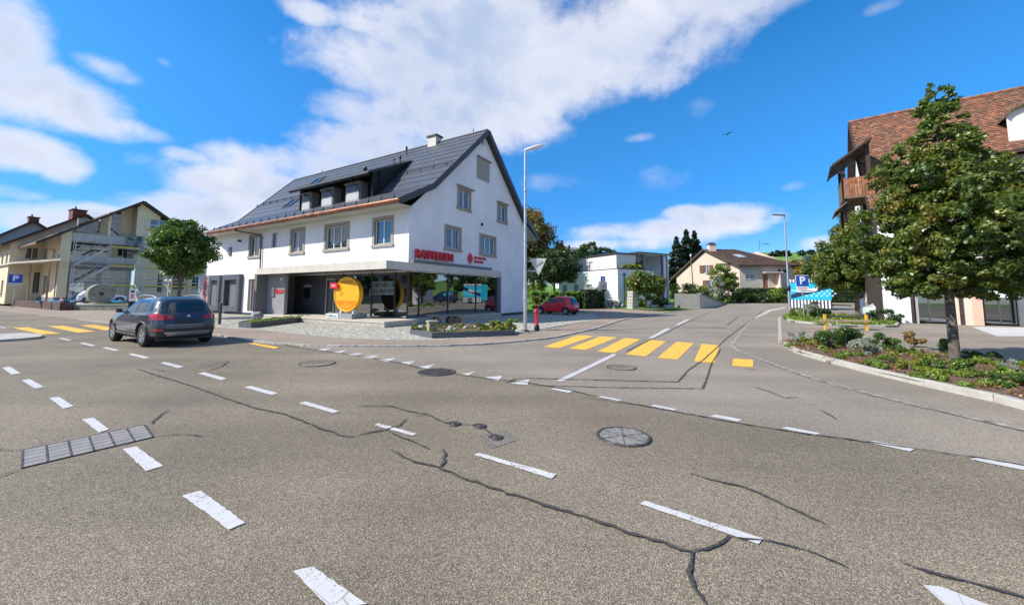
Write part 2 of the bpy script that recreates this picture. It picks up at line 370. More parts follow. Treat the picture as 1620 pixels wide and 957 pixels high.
class Face:
    """a vertical wall plane in a building's own frame: origin, direction u, outward normal n (z up)"""
    def __init__(s, o, u, n): s.o = Vector(o); s.u = Vector(u).normalized(); s.n = Vector(n).normalized()
    def p(s, u, d, z): return s.o + s.u * u + s.n * d + Vector((0, 0, z))
    def box(s, mb, u0, u1, d0, d1, z0, z1, m=0): mb.box(u0, u1, d0, d1, z0, z1, m, fx=s.p)
    def wall(s, mb, u0, u1, z0, top, holes=(), depth=.22, m=0):
        """wall with real openings; top is a height or [(u, z), ...]"""
        if not isinstance(top, (list, tuple)): top = [(u0, top), (u1, top)]
        def tz(u):
            for (a, za), (b, zb) in zip(top, top[1:]):
                if a - 1e-6 <= u <= b + 1e-6: return za + (zb - za) * (u - a) / max(1e-6, b - a)
            return top[-1][1]
        us = sorted({round(x, 4) for x in [u0, u1] + [a for a, _ in top] + [h[0] for h in holes] + [h[1] for h in holes] if u0 <= x <= u1})
        zs = sorted({round(z, 4) for z in [z0] + [h[2] for h in holes] + [h[3] for h in holes]})
        for a, b in zip(us, us[1:]):
            ta, tb = tz(a), tz(b); lim = min(ta, tb); zz = [z for z in zs if z < lim - 1e-4]
            for i, z in enumerate(zz):
                last = i == len(zz) - 1
                if any(h[0] - 1e-4 <= a and b <= h[1] + 1e-4 and h[2] - 1e-4 <= z < h[3] - 1e-4 for h in holes): continue
                if last: mb.add([s.p(a, 0, z), s.p(b, 0, z), s.p(b, 0, tb), s.p(a, 0, ta)], [(0, 1, 2, 3)], m)
                else: mb.add([s.p(a, 0, z), s.p(b, 0, z), s.p(b, 0, zz[i + 1]), s.p(a, 0, zz[i + 1])], [(0, 1, 2, 3)], m)
        for h in holes:
            a, b, c, d = h[:4]; q = [(a, c), (b, c), (b, d), (a, d)]
            for i in range(4):
                (ua, za), (ub, zb) = q[i], q[(i + 1) % 4]
                mb.add([s.p(ua, 0, za), s.p(ub, 0, zb), s.p(ub, -depth, zb), s.p(ua, -depth, za)], [(0, 1, 2, 3)], m)
    def window(s, parent, u0, u1, z0, z1, mull=(.5,), surr=0.0, frame=WHITEM, gl=None, depth=.16, sill=True, name='window', trans=None, surmat=None, fw=.055, label=None):
        mb = MB(); f = s
        f.box(mb, u0, u1, -depth, -depth + .07, z0, z0 + fw); f.box(mb, u0, u1, -depth, -depth + .07, z1 - fw, z1)
        f.box(mb, u0, u0 + fw, -depth, -depth + .07, z0 + fw, z1 - fw); f.box(mb, u1 - fw, u1, -depth, -depth + .07, z0 + fw, z1 - fw)
        cuts = [u0 + fw]
        for k in mull:
            c = u0 + (u1 - u0) * k; f.box(mb, c - fw * .6, c + fw * .6, -depth, -depth + .068, z0 + fw, z1 - fw); cuts += [c - fw * .6, c + fw * .6]
        cuts.append(u1 - fw)
        if trans: f.box(mb, u0 + fw, u1 - fw, -depth + .002, -depth + .065, trans - .03, trans + .03)
        w = mb.build(name, frame, parent)
        if label: w['label'] = label
        for i in range(0, len(cuts), 2):
            g = MB(); f.box(g, cuts[i], cuts[i + 1], -depth + .02, -depth + .035, z0 + fw, z1 - fw); g.build('pane', gl or GLASSD, w)
        if surr:
            g = MB(); e = .035
            f.box(g, u0 - surr, u0, -depth + .01, e, z0, z1); f.box(g, u1, u1 + surr, -depth + .01, e, z0, z1)
            f.box(g, u0 - surr, u1 + surr, -depth + .01, e, z1, z1 + surr); g.build('surround', surmat or SURR, w)
            g = MB(); f.box(g, u0 - surr - .04, u1 + surr + .04, -depth, e + .05, z0 - .16, z0); g.build('sill', surmat or SURR, w)
        elif sill:
            g = MB(); f.box(g, u0 - .04, u1 + .04, -depth, .05, z0 - .06, z0 - .001); g.build('sill', LGREY, w)
        return w
# ================================================================== GROUND
def V2(l, z=None): return [at(x, y, z) for x, y in l]
A_ = Vector((-math.cos(R_(30.8)), math.sin(R_(30.8)), 0)); B_ = Vector((math.sin(R_(30.8)), math.cos(R_(30.8)), 0))
O_ = Vector((-5.667, 20.872, 0))
def L2(b, a, z=0): return O_ + B_ * b + A_ * a + Vector((0, 0, z))
# kerb line along the bank's side of the road
K1 = V2([(10, 493.6), (58.5, 498.6), (130, 506), (160, 509.5), (335, 528.6), (370, 534.5), (406, 540.5), (440, 544), (480, 546.5), (540, 548), (600, 548.2), (660, 548), (700, 547.5),
         (757, 545.6), (810, 541.5), (860, 536.6), (880, 533.6), (935, 521.5), (975, 509), (993, 504.2), (1024, 498.3), (1062, 494.2), (1108, 487.8)])
far = K1[0] + A_ * 95
ground_b = MB()
gx = [-600, -300, -160] + list(range(-120, 122, 6)) + [160, 300, 600]; gy = [-60, -20] + list(range(0, 132, 4)) + [150, 180, 220, 260, 300, 360, 500, 900]
ground_b.add([(x, y, T(x, y) - .07 - (0.02 if y < 60 else 0)) for y in gy for x in gx],
             [(j * len(gx) + i, j * len(gx) + i + 1, (j + 1) * len(gx) + i + 1, (j + 1) * len(gx) + i) for j in range(len(gy) - 1) for i in range(len(gx) - 1)], 0, True)
go = ground_b.build('ground', MEADOW); tag(go, 'green meadow and hillside rising behind the village', None, kind='structure')

road = drape('road', [tuple(far)[:2]] + [tuple(p)[:2] for p in K1] + [(20, 50.5), (22.4, 54.5), (26, 56.6), (34, 57), (60, 57), (110, 52), (110, -30), (-130, -30)], ASPH, 0.0, step=2.5)
tag(road, 'worn grey asphalt of the road junction with sealed cracks', None, kind='structure')

side = drape('side_road', [tuple(p)[:2] for p in (V2([(406, 540.6), (440, 543.8), (480, 551), (560, 562), (640, 576), (712, 590), (830, 605), (900, 617), (960, 632), (1049, 648), (1150, 667), (1330, 694), (1640, 741)], 0) + [Vector((60, -8, 0)), Vector((110, -8, 0)), Vector((110, 52, 0)), Vector((60, 57, 0)), Vector((34, 57, 0)), Vector((26, 56.6, 0)), Vector((22.4, 54.5, 0)), Vector((20, 50.5, 0))] + list(reversed(K1[7:])))], ASPHL, .003, step=2.5)
tag(side, 'lighter asphalt of the side road and yard beyond the cracked seam', None, kind='structure')

def strip_pts(pts, off):
    out = []
    for i, p in enumerate(pts):
        d = (pts[min(i + 1, len(pts) - 1)] - pts[max(i - 1, 0)]); d.z = 0; d.normalize()
        out.append(p + Vector((-d.y, d.x, 0)) * off)
    return out
# footway of the bank side
PB = V2([(410, 523), (480, 531), (540, 536.5), (600, 539), (691, 539.3), (760, 536), (823, 530), (880, 521.5), (928, 509.3), (948, 503)])
yard_line = None; left_back = [K1[0] + B_ * 2.6 + A_ * 95, K1[0] + B_ * 2.6, K1[3] + B_ * 2.4, at(345, 520)]
pave = drape('footway', [tuple(p)[:2] for p in ([far] + K1[:19] + [at(948, 503)] + list(reversed(PB[:-1])) + list(reversed(left_back)))], ASPH2, 0.045, thick=0.12, step=2.5)
tag(pave, 'reddish grey asphalt footway curving round the bank corner', None, kind='structure')
# kerb of small setts along it
kb = MB(); L = 0
K1r = K1
def walk(pts, step):
    acc = 0.0; out = []
    for p, q in zip(pts, pts[1:]):
        l = (q - p).length; t = acc
        while t < l: out.append((p.lerp(q, t / l), (q - p).normalized())); t += step
        acc = t - l
    return out
for i, (p, d) in enumerate(walk(K1r[2:], .24)):
    n = Vector((-d.y, d.x, 0)); d2 = Vector((d.x, d.y, 0)); w = .225; h = .052 + rnd.uniform(-.006, .006); z = T(p.x, p.y)
    kb.box(0, w, -.12 + rnd.uniform(-.01, .01), .01, -.05, h, rnd.choice((0, 0, 1)), fx=lambda a, b, c: (p.x + d2.x * a + n.x * b, p.y + d2.y * a + n.y * b, z + c))
o = kb.build('kerb_sett', [STONEG, CONC], pave); o['kind'] = 'stuff'

# cobbled forecourt: every sett its own little block, joined
FC = PB[:-1] + V2([(948, 503), (940, 497), (905, 491)]) + [L2(17, -3.2), L2(14, -.2), L2(0, -.2), L2(-.2, 0), L2(-.2, 24), at(300, 506), at(320, 512), at(345, 520)]
fcp = [tuple(p)[:2] for p in FC]
fore = drape('forecourt', fcp, SOIL, 0.012)
fore.data.materials[0] = mat('sett joints', (.20, .18, .15), .95, var=.2, vscale=20)
tag(fore, 'cobbled forecourt in front of the bank', None, kind='structure')
def inside(x, y, P):
    c = False; j = len(P) - 1
    for i in range(len(P)):
        if (P[i][1] > y) != (P[j][1] > y) and x < (P[j][0] - P[i][0]) * (y - P[i][1]) / (P[j][1] - P[i][1]) + P[i][0]: c = not c
        j = i
    return c
SETT = mat('porphyry setts', (.40, .38, .31), .8, var=.22, vscale=6, detail=2, bump=.3)
SETT2 = mat('dark setts', (.33, .32, .28), .8, var=.22, vscale=6)
SETT3 = mat('pale setts', (.48, .46, .37), .8, var=.2, vscale=6)
cb = MB(); s = .125
for i in range(-190, 60):
    for j in range(-110, 160):
        b, a = j * s + (0.03 * math.sin(i * .9)), i * s * 1.0
        a = -a; p = L2(b, a)
        if not inside(p.x, p.y, fcp) or (b > -.1 and a > -.1) or (-2.3 < b < 8.3 and -.9 < a < 11.4): continue
        arc = math.sin(a * 2.2 + b * .4) * .05; h = .038 + rnd.uniform(-.004, .004); hw = s * .43
        m = rnd.choice((0, 0, 1, 2)); c0 = L2(b + arc, a, .0)
        q = [c0 + B_ * u * hw * rnd.uniform(.88, 1.05) + A_ * v * hw * rnd.uniform(.88, 1.05) for u, v in ((-1, -1), (1, -1), (1, 1), (-1, 1))]
        cb.add([(v.x, v.y, h) for v in q] + [(v.x + (v.x - c0.x) * .12, v.y + (v.y - c0.y) * .12, .008) for v in q], [(0, 1, 2, 3), (0, 4, 5, 1), (1, 5, 6, 2), (2, 6, 7, 3), (3, 7, 4, 0)], m)
o = cb.build('cobblestone', [SETT, SETT2, SETT3], fore, fix=False); o['kind'] = 'stuff'
# driveway beyond the forecourt
dr = drape('driveway', [tuple(p)[:2] for p in V2([(946, 503.4), (972, 508.2), (993, 504), (1024, 498), (1062, 493.8), (1000, 490), (975, 488.5), (950, 487), (915, 485), (850, 482), (842, 487), (905, 490.7), (940, 496.8)])], ASPH2, 0.02)
tag(dr, 'asphalt driveway behind the bank where the red car stands', None, kind='structure')

# road markings -------------------------------------------------------------
def mark(name, px, m, dz=.008, parent=None):
    P = [at(x, y) for x, y in px]; out = []
    for i, p in enumerate(P):
        q = P[(i + 1) % len(P)]; L = (q - p).length; k = max(1, min(40, int(L / (.05 if p.y < 9 else .2)))); d = (q - p) / max(L, 1e-6)
        for j in range(k):
            o = rnd.uniform(-.0045, .0045) if j else 0; v = p.lerp(q, j / k); out.append((v.x - d.y * o, v.y + d.x * o))
    return drape(name, out, m, dz, parent or road)
for q in [  # wide centre dashes
    [(463, 905), (495, 898), (580, 957), (520, 962)], [(288, 785), (318, 777), (388, 828), (362, 839)], [(194, 711), (216, 707), (258, 738), (231, 746)],
    [(130, 664), (148, 661), (172, 680), (156, 685)], [(78, 630), (93, 628), (116, 643), (100, 647)], [(34, 602), (47, 600), (70, 613), (55, 615)], [(3, 582), (15, 580), (33, 591), (18, 593)]]:
    mark('lane_marking', q, WPAINT)
for q in [[(1460, 926), (1490, 930), (1575, 962), (1500, 962)], [(1012, 798), (1020, 793), (1208, 853), (1200, 862)],
          [(473, 638), (484, 635.5), (537, 651), (527, 654)], [(386, 613), (397, 611), (440, 622.5), (430, 625.5)],
          [(313, 591), (323, 589.3), (359, 599), (350, 602)], [(253, 574.5), (261, 573), (291, 580.3), (282, 582.6)], [(202, 560.7), (209, 559.4), (237, 565.6), (229, 567.6)], [(161, 550.5), (168, 549.3), (189, 554), (182, 555.6)],
          [(125, 543.2), (131, 542.2), (152, 546.6), (145, 548)], [(93, 535.6), (99, 534.8), (114, 538.2), (108, 539.2)], [(0, 517.8), (0, 516.6), (10, 518.8), (7, 519.6)]]:
    mark('lane_marking', q, WPAINT)
for q in [[(750, 720), (757, 717), (880, 751), (873, 758)], [(592, 673), (598, 670), (660, 687), (652, 690)]]:
    mark('worn_lane_marking', q, WWORN)
for q in [[(1533, 727), (1545, 725), (1622, 737), (1622, 745)], [(1371, 700), (1382, 698), (1448, 711), (1440, 715)], [(1236, 678), (1246, 676), (1298, 686), (1290, 689.5)], [(1122, 658.5), (1132, 656.5), (1174, 664), (1167, 667.5)],
          [(1027, 642.5), (1036, 640.8), (1072, 648), (1064, 650.5)], [(943, 629), (951, 627), (984, 633), (977, 636)], [(870, 616), (877, 614.5), (907, 619), (900, 621.8)]]:
    mark('lane_marking', q, WPAINT)
for x0, y0, x1, y1, x2, y2 in [(500, 553.6, 514, 555, 527, 550.2), (524, 557.6, 538, 559.3, 550, 553.8), (548, 561, 562, 563.3, 574, 558), (571, 565.4, 587, 568.2, 600, 562), (597, 569.6, 614, 573, 627, 566.4),
                               (632, 574, 647, 578, 657, 571), (661, 581, 677, 583.5, 689, 576), (727, 593, 741, 594, 752, 588), (766, 597, 789, 602.6, 795, 595), (808, 607, 834, 609.5, 838, 600)]:
    mark('yield_triangle', [(x0, y0), (x1, y1), (x2, y2)], WPAINT)
# crosswalk bars
for q in [[(860, 549), (884, 551), (940, 532), (914, 530.5)], [(900, 551.5), (926, 554), (977, 534), (950, 532.3)], [(945, 556.5), (972, 558.6), (1014, 536.8), (988, 535)],
          [(990, 561), (1022, 564.2), (1054, 540), (1029, 538)], [(1040, 566.5), (1072, 569), (1098, 543), (1070, 541)], [(1098, 572), (1131, 575), (1138, 546.6), (1110, 544)], [(1158, 579), (1191, 581.5), (1192, 569.5), (1160, 567.5)],
          [(20, 518.8), (44, 518.2), (96, 527.8), (66, 529)], [(75, 516.2), (100, 515.6), (152, 524.8), (122, 526.4)], [(125, 514.8), (150, 514), (180, 519), (168, 523)], [(393, 543.8), (402, 543), (442, 549.6), (434, 552)]]:
    mark('crossing_bar', q, YPAINT, .009)
mark('stop_line', [(880, 603), (890, 604), (977, 561.5), (970, 560)], WPAINT, .0105)
mark('edge_line', [(1191, 503), (1196, 503), (1220, 492), (1243, 487), (1243, 485.5), (1216, 490.5)], WPAINT)
mark('centre_line', [(1026, 535.3), (1033, 535.6), (1061, 520), (1054, 519)], WPAINT)
mark('centre_line', [(1068, 514.4), (1073, 514.6), (1092, 505.2), (1086, 505)], WPAINT)
mark('kerb_line', [(1231, 501), (1235, 501), (1237, 543), (1231, 543)], mat('pale gutter stone', (.42, .38, .31), .8, var=.15, vscale=12))

# granite gutter in the right footway
gut = V2([(1192, 502), (1180, 517), (1166, 534), (1156, 546), (1160, 551), (1170, 556), (1200, 568), (1264, 592), (1320, 609), (1379, 624.6), (1440, 640), (1494, 652), (1560, 667), (1640, 686)])
gb = MB(); a0 = strip_pts(gut, .07); b0 = strip_pts(gut, -.07)
gb.add([(p.x, p.y, T(p.x, p.y) + .011) for p in a0] + [(p.x, p.y, T(p.x, p.y) + .011) for p in b0], [(i, i + 1, i + 1 + len(gut), i + len(gut)) for i in range(len(gut) - 1)])
gb.build('gutter_strip', mat('gutter setts', (.27, .25, .215), .8, var=.45, vscale=9), road)
# yellow island tip left
mi = drape('traffic_island', [tuple(p)[:2] for p in V2([(-60, 533), (0, 531), (40, 529.4), (60, 531), (69, 533.5), (62, 536), (30, 539), (0, 541), (-60, 545)])], CONC, .08, thick=.12)
tag(mi, 'low pale traffic island with a rounded tip', None, kind='structure')

# crack seals -----------------------------------------------------------------
def crack(px, w, jit=.014, name='crack_seal', z=.0135):
    pts = V2(px); L0 = rnd.random() * 6; dense = [p for p, d in walk(pts, .055 if min(p.y for p in pts) < 9 else .12)] + [pts[-1]]
    cs = MB(); vs = []; n = len(dense); off = [rnd.uniform(-jit, jit) for _ in dense]
    for i, p in enumerate(dense):
        if i and i % 2: off[i] = off[i - 1] * .5 + off[i] * .5
        d = dense[min(i + 1, n - 1)] - dense[max(i - 1, 0)]; d.z = 0
        if d.length < 1e-5: d = Vector((1, 0, 0))
        d.normalize(); nn = Vector((-d.y, d.x, 0))
        tp = max(.45, min(1, (i + .7) / 3, (n - i - .3) / 3)); c = p + nn * off[i]
        vs += [c + nn * w * rnd.uniform(.12, .52) * tp, c - nn * w * rnd.uniform(.12, .52) * tp]
    cs.add([(v.x, v.y, T(v.x, v.y) + z) for v in vs], [(2 * i, 2 * i + 1, 2 * i + 3, 2 * i + 2) for i in range(n - 1)])
    o = cs.build(name, TAR, road, fix=False)
    if sum(p.normal.z for p in o.data.polygons) < 0: o.data.flip_normals()
crack([(617, 712), (650, 729), (696, 742), (745, 762), (830, 790), (900, 812), (980, 838), (1050, 862), (1092, 874)], .04)
crack([(702, 711), (703, 728), (697, 742)], .035)
crack([(1092, 874), (1125, 868), (1146, 857), (1155, 850)], .035); crack([(1092, 874), (1094, 905), (1100, 935), (1118, 957)], .04)
crack([(1150, 850), (1230, 860), (1290, 877), (1342, 900)], .022, .01)
crack([(1090, 750), (1130, 762), (1170, 769), (1220, 790), (1262, 810), (1306, 830)], .033)
crack([(1427, 893), (1480, 910), (1560, 930), (1640, 953)], .04, .008)
crack([(216, 584), (260, 598), (312, 614), (360, 632), (410, 648), (450, 656), (490, 672), (540, 690), (560, 692)], .045)
crack([(556, 692), (590, 684), (612, 680), (632, 674), (644, 663)], .04); crack([(612, 682), (640, 695), (665, 704), (678, 712)], .035)
crack([(564, 643), (620, 643), (650, 652), (675, 656), (700, 668), (718, 672)], .035); crack([(718, 672), (740, 672), (758, 674), (770, 682), (784, 692)], .03)
crack([(320, 580), (335, 577), (362, 572), (350, 580), (330, 587)], .04); crack([(236, 582), (262, 588), (300, 586), (340, 578)], .022)
crack([(655, 658), (678, 658)], .03)
crack([(405, 541), (440, 543.5), (480, 551), (560, 562), (640, 576), (668, 583)], .05, .01); crack([(712, 590), (760, 598), (830, 605), (900, 617), (960, 632), (1049, 648), (1150, 667), (1240, 682), (1330, 694), (1450, 711), (1560, 727), (1640, 741)], .035, .012)
crack([(655, 600), (672, 594), (684, 590)], .03, .01)
crack([(800, 606), (815, 600), (830, 599), (900, 600.5), (1000, 603), (1072, 605), (1090, 585), (1110, 572), (1128, 556), (1150, 535), (1190, 505), (1205, 492)], .05, .008)
crack([(840, 610), (940, 613), (1020, 614.5), (1112, 615.5), (1118, 600), (1126, 575), (1140, 553)], .045, .008)
crack([(920, 629), (1000, 640), (1040, 645)], .02)
crack([(990, 557), (1010, 546), (1050, 529), (1080, 513), (1110, 500), (1125, 493)], .06, .01)
crack([(1189, 612), (1215, 619), (1240, 630), (1262, 630)], .035, .01); crack([(1296, 649), (1310, 656), (1324, 664)], .035, .01)
crack([(1180, 584), (1200, 585)], .04, .005); crack([(1158, 528.5), (1172, 529)], .12, .005); crack([(1150, 515), (1168, 501)], .06, .01); crack([(1160, 499.5), (1178, 500.5)], .12, .005)
crack([(1170, 556), (1200, 568.6), (1264, 593), (1379, 626), (1494, 653.5), (1640, 688)], .018, .006, z=.016)
crack([(238, 672), (250, 660), (268, 648)], .035, .01); crack([(242, 692), (262, 689), (290, 688), (320, 691)], .025, .01); crack([(36, 741), (18, 748), (-10, 758)], .03, .01); crack([(35, 713), (15, 713), (-10, 711)], .02, .01)
crack([(45, 712), (70, 700), (110, 690), (145, 683)], .012, .006); crack([(200, 518), (260, 524), (330, 530), (350, 532)], .03, .01); crack([(0, 506), (90, 512), (180, 519)], .04, .01)
crack([(880, 523), (930, 522), (965, 523)], .12, .02)  # dark streak of unclear cause, drawn with the seal strip

# manholes, drains ------------------------------------------------------------
IRON = mat('cast iron', (.095, .085, .076), .6, metal=.4, var=.35, vscale=12, bump=.5)
def manhole(px, py, r, label, fill=None, spokes=6, ring=.035, rz=0.3):
    c = at(px, py); t = root('manhole_cover', (c.x, c.y, T(c.x, c.y) + .005), rz, label, 'manhole cover')
    mb = MB(); mb.lathe([(r, .0), (r, .012), (r - ring, .013), (r - ring, .0)], 40); mb.build('iron_ring', IRON, t)
    mb = MB(); mb.lathe([(0.0001, .0085), (r - ring, .0085)], 40)
    if spokes:
        mb2 = MB(); mb2.lathe([(.0001, .014), (.03, .014), (.032, .006)], 12)
        for k in range(spokes):
            a = 2 * math.pi * k / spokes; mb2.bar((.05 * math.cos(a), .05 * math.sin(a), .009), ((r - ring) * math.cos(a), (r - ring) * math.sin(a), .009), .008, .004)
        for k in range(8):
            a = 2 * math.pi * k / 8; mb2.bar(((r - ring - .02) * math.cos(a), (r - ring - .02) * math.sin(a), .011), ((r - ring + .0) * math.cos(a), (r - ring) * math.sin(a), .011), .03, .004)
        mb2.build('rib', IRON, t)
    mb.build('cover', fill or mat('concrete cover', (.20, .19, .175), .8, var=.25, vscale=14), t)
    return t
manhole(986, 691, .31, 'large round concrete manhole cover with a cast iron rim in the near lane')
manhole(983, 582, .33, 'round manhole cover with thin rim just before the yellow crossing', fill=ASPH)
manhole(502, 575.5, .40, 'round manhole cover with dark rim in the lane facing the bank corner', fill=ASPH)
t = manhole(691, 589, .40, 'solid dark iron manhole cover beside the white yield triangles', fill=IRON, spokes=0)
mb = MB()
for i in range(-5, 6):
    for j in range(-5, 6):
        if math.hypot(i, j) < 5.1: mb.box(i * .065 - .02, i * .065 + .02, j * .065 - .02, j * .065 + .02, .009, .016)
mb.build('iron_stud', IRON, t)['kind'] = 'stuff'
for (px, py, lb) in [(718, 671.5, 'small iron valve cap at the left of three in the cracked asphalt'), (758, 675, 'small iron valve cap in the middle of three in the cracked asphalt'), (784, 693, 'small iron valve cap set in a square patch, nearest of three')]:
    manhole(px, py, .085, lb, fill=IRON, spokes=4, ring=.018)
mark('asphalt_patch', [(757, 688), (800, 681), (822, 696), (775, 710)], asphalt('patch asphalt', (.13, .115, .095), (.24, .215, .18), (.42, .38, .32)), .004)
# trench cover with six slabs
P = [at(35, 741), at(242, 692), at(228, 673), at(36, 713)]
P = [Vector((p.x, p.y, 0)) for p in P]; t = root('drain_cover', (P[0].x, P[0].y, .002), 0, 'long rectangular service cover of six grey slabs in an iron frame in the road', 'drain cover')
Q = [p - P[0] for p in P]
mb = MB(); edge = [(0, 1), (1, 2), (2, 3), (3, 0)]
for i, j in edge: mb.bar(Q[i] + Vector((0, 0, .004)), Q[j] + Vector((0, 0, .004)), .017, .012)
for k in range(1, 6):
    f = k / 6; mb.bar(Q[0].lerp(Q[1], f) + Vector((0, 0, .004)), Q[3].lerp(Q[2], f) + Vector((0, 0, .004)), .012, .019)
mb.build('frame', IRON, t)
SLAB = mat('grey slab', (.235, .22, .215), .8, var=.12, vscale=5, bump=.6, bscale=25)
for k in range(6):
    mb = MB(); c = [Q[0].lerp(Q[1], (k + .05) / 6), Q[0].lerp(Q[1], (k + .95) / 6), Q[3].lerp(Q[2], (k + .95) / 6), Q[3].lerp(Q[2], (k + .05) / 6)]
    for r in range(5):
        q = [c[0].lerp(c[3], (r + .06) / 5), c[1].lerp(c[2], (r + .06) / 5), c[1].lerp(c[2], (r + .96) / 5), c[0].lerp(c[3], (r + .96) / 5)]
        mb.prism([v + Vector((0, 0, .002)) for v in q], (0, 0, .006))
    mb.build('slab', SLAB, t)

# ================================================================== BANK
bank = root('bank_building', O_, math.atan2(B_.y, B_.x), 'white gabled bank building with dark solar roof and glazed corner', 'building')
LONG = Face((0, 0, 0), (0, 1, 0), (-1, 0, 0)); GAB = Face((0, 0, 0), (1, 0, 0), (0, -1, 0))
gtop = [(0, 6.42), (1.5, 7.78), (7.1, 13.15), (12.85, 7.6), (13.04, 7.5)]
lw = [(10.05, 11.45, 4.5, 6.0, (.5,)), (5.32, 7.5, 4.5, 5.95, (.33, .67)), (1.42, 2.8, 4.5, 5.92, (.5,)), (15.75, 17.2, 4.5, 6.0, (.62,))]
mb = MB()
LONG.wall(mb, 0, 24.4, 2.86, 6.45, [w[:4] for w in lw] + [(13.35, 14.1, 5.0, 6.1), (17.95, 20.75, 2.86, 3.15), (21.2, 23.95, 2.86, 3.15)])
LONG.wall(mb, 11.3, 24.4, 0, 2.86, [(17.95, 20.75, .25, 2.86), (21.2, 23.95, .25, 2.86), (16.2, 17.1, .3, 2.75)])
gw = [(3.08, 4.42, 4.5, 5.8, (.5,)), (6.77, 8.57, 4.5, 5.75, (.33, .67)), (4.26, 5.42, 7.3, 8.5, (.5,)), (9.0, 10.12, 7.2, 8.43, (.5,)), (6.32, 7.62, 9.85, 11.15, ())]
GAB.wall(mb, 0, 13.04, 2.86, gtop, [w[:4] for w in gw])
GAB.wall(mb, 9.28, 13.04, 0, 2.86)
mb.poly([(13.04, 0, 0), (13.04, 24.4, 0), (13.04, 24.4, 7.5), (13.04, 0, 7.5)]); mb.poly([(0, 24.4, 0), (13.04, 24.4, 0), (13.04, 24.4, 7.5), (7.1, 24.4, 13.1), (1.5, 24.4, 7.78), (0, 24.4, 6.4)])
mb.build('wall', WHITE, bank, fix=False)
for i, w in enumerate(lw): LONG.window(bank, *w[:4], mull=w[4], surr=.2, gl=GLASSD if i else GLASSW)
LONG.window(bank, 13.35, 14.1, 5.0, 6.1, mull=(), frame=LGREY, sill=False)
for w in gw[:4]:
    o = GAB.window(bank, *w[:4], mull=w[4], surr=.17, gl=GLASSW)
mb = MB(); GAB.box(mb, 6.2, 7.74, -.06, .05, 9.75, 11.3)
for k in range(16): GAB.box(mb, 6.3, 7.64, .05, .062, 9.82 + k * .09, 9.82 + k * .09 + .07)
mb.build('roller_shutter', mat('beige shutter', (.36, .34, .30), .6), bank)
for u0, u1, z in [(6.2, 7.9, 11.3), (4.0, 5.85, 8.68), (8.75, 10.35, 8.6)]:
    mb = MB(); GAB.box(mb, u0, u1, .036, .16, z - .02, z + .07); mb.build('shutter_box', SURR, bank)
mb = MB(); GAB.box(mb, 9.28, 13.0, .0, .03, 0, .22); LONG.box(mb, 11.4, 24.4, .002, .03, 0, .2); mb.build('plinth', DGREY, bank)
mb = MB(); mb.tube([(6.85, -.12, 6.55), (6.85, .0, 6.55)], .07, 10); mb.box(6.78, 6.92, -.1, 0, 6.45, 6.65); mb.build('wall_lamp', BLACK, bank)
mb = MB(); mb.box(6.8, 6.98, -.1, 0, 12.35, 12.6); mb.build('wall_vent', LGREY, bank)
mb = MB(); LONG.box(mb, 20.1, 20.5, 0, .1, 4.75, 5.4); mb.build('vent_box', MGREY, bank)
mb = MB(); LONG.box(mb, 18.6, 18.75, 0, .22, 5.75, 5.9); mb.build('camera_dome', BLACK, bank)

# garage style windows on the ground floor
for u0, u1 in ((17.95, 20.75), (21.2, 23.95)):
    mb = MB(); z0, z1 = .25, 3.15; f = .42
    LONG.box(mb, u0, u1, -.1, .28, z1 - f, z1); LONG.box(mb, u0, u1, -.1, .28, z0, z0 + f)
    LONG.box(mb, u0, u0 + f, -.1, .28, z0 + f, z1 - f); LONG.box(mb, u1 - f, u1, -.1, .28, z0 + f, z1 - f)
    w = mb.build('window_frame', mat('anthracite frame', (.085, .095, .115), .45), bank)
    mb = MB()
    k = z0 + f
    while k < z1 - f - .05: LONG.box(mb, u0 + f + .01, u1 - f - .01, -.06, -.03, k, k + .055); k += .07
    mb.build('blind_slat', mat('grey blind', (.20, .215, .23), .5), w)['kind'] = 'stuff'
    mb = MB(); LONG.box(mb, u0 + f, u1 - f, -.14, -.12, z0 + f, z1 - f); mb.build('backing', BLACK, w)
mb = MB(); LONG.box(mb, 16.2, 17.1, -.14, -.1, .3, 2.75); LONG.box(mb, 16.6, 16.75, -.1, -.02, .3, 2.75); mb.build('service_door', mat('mauve grey door', (.20, .17, .165), .6), bank)

# canopy and its fascia panels
mb = MB(); mb.box(-2.19, 0.0, -.8, 11.32, 2.92, 3.22); mb.box(0.002, 8.2, -.8, 0.0, 2.92, 3.22); mb.build('canopy', MGREY, bank)
for k in range(6):
    mb = MB(); a0 = -.83 + k * 2.03; mb.box(-2.225, -2.192, a0 + .006, min(a0 + 2.024, 11.35), 2.87, 3.28); mb.build('fascia_panel', CONCP, bank)
for k in range(5):
    mb = MB(); b0 = -2.19 + k * 2.08; mb.box(b0 + .006, b0 + 2.074, -.835, -.802, 2.87, 3.28); mb.build('fascia_panel', CONCP, bank)
mb = MB(); mb.box(-2.19, 0, -.8, 11.32, 3.222, 3.262); mb.box(.05, 7.7, -.34, -.002, 3.222, 3.52); mb.build('flashing', mat('zinc flashing', (.20, .195, .185), .5, metal=.3), bank)
mb = MB(); mb.box(-2.19, -2.0, 5, 11.3, 2.89, 2.918); mb.build('canopy_edge_strip', CONCP, bank)  # pale fascia-coloured strip under the canopy's front edge
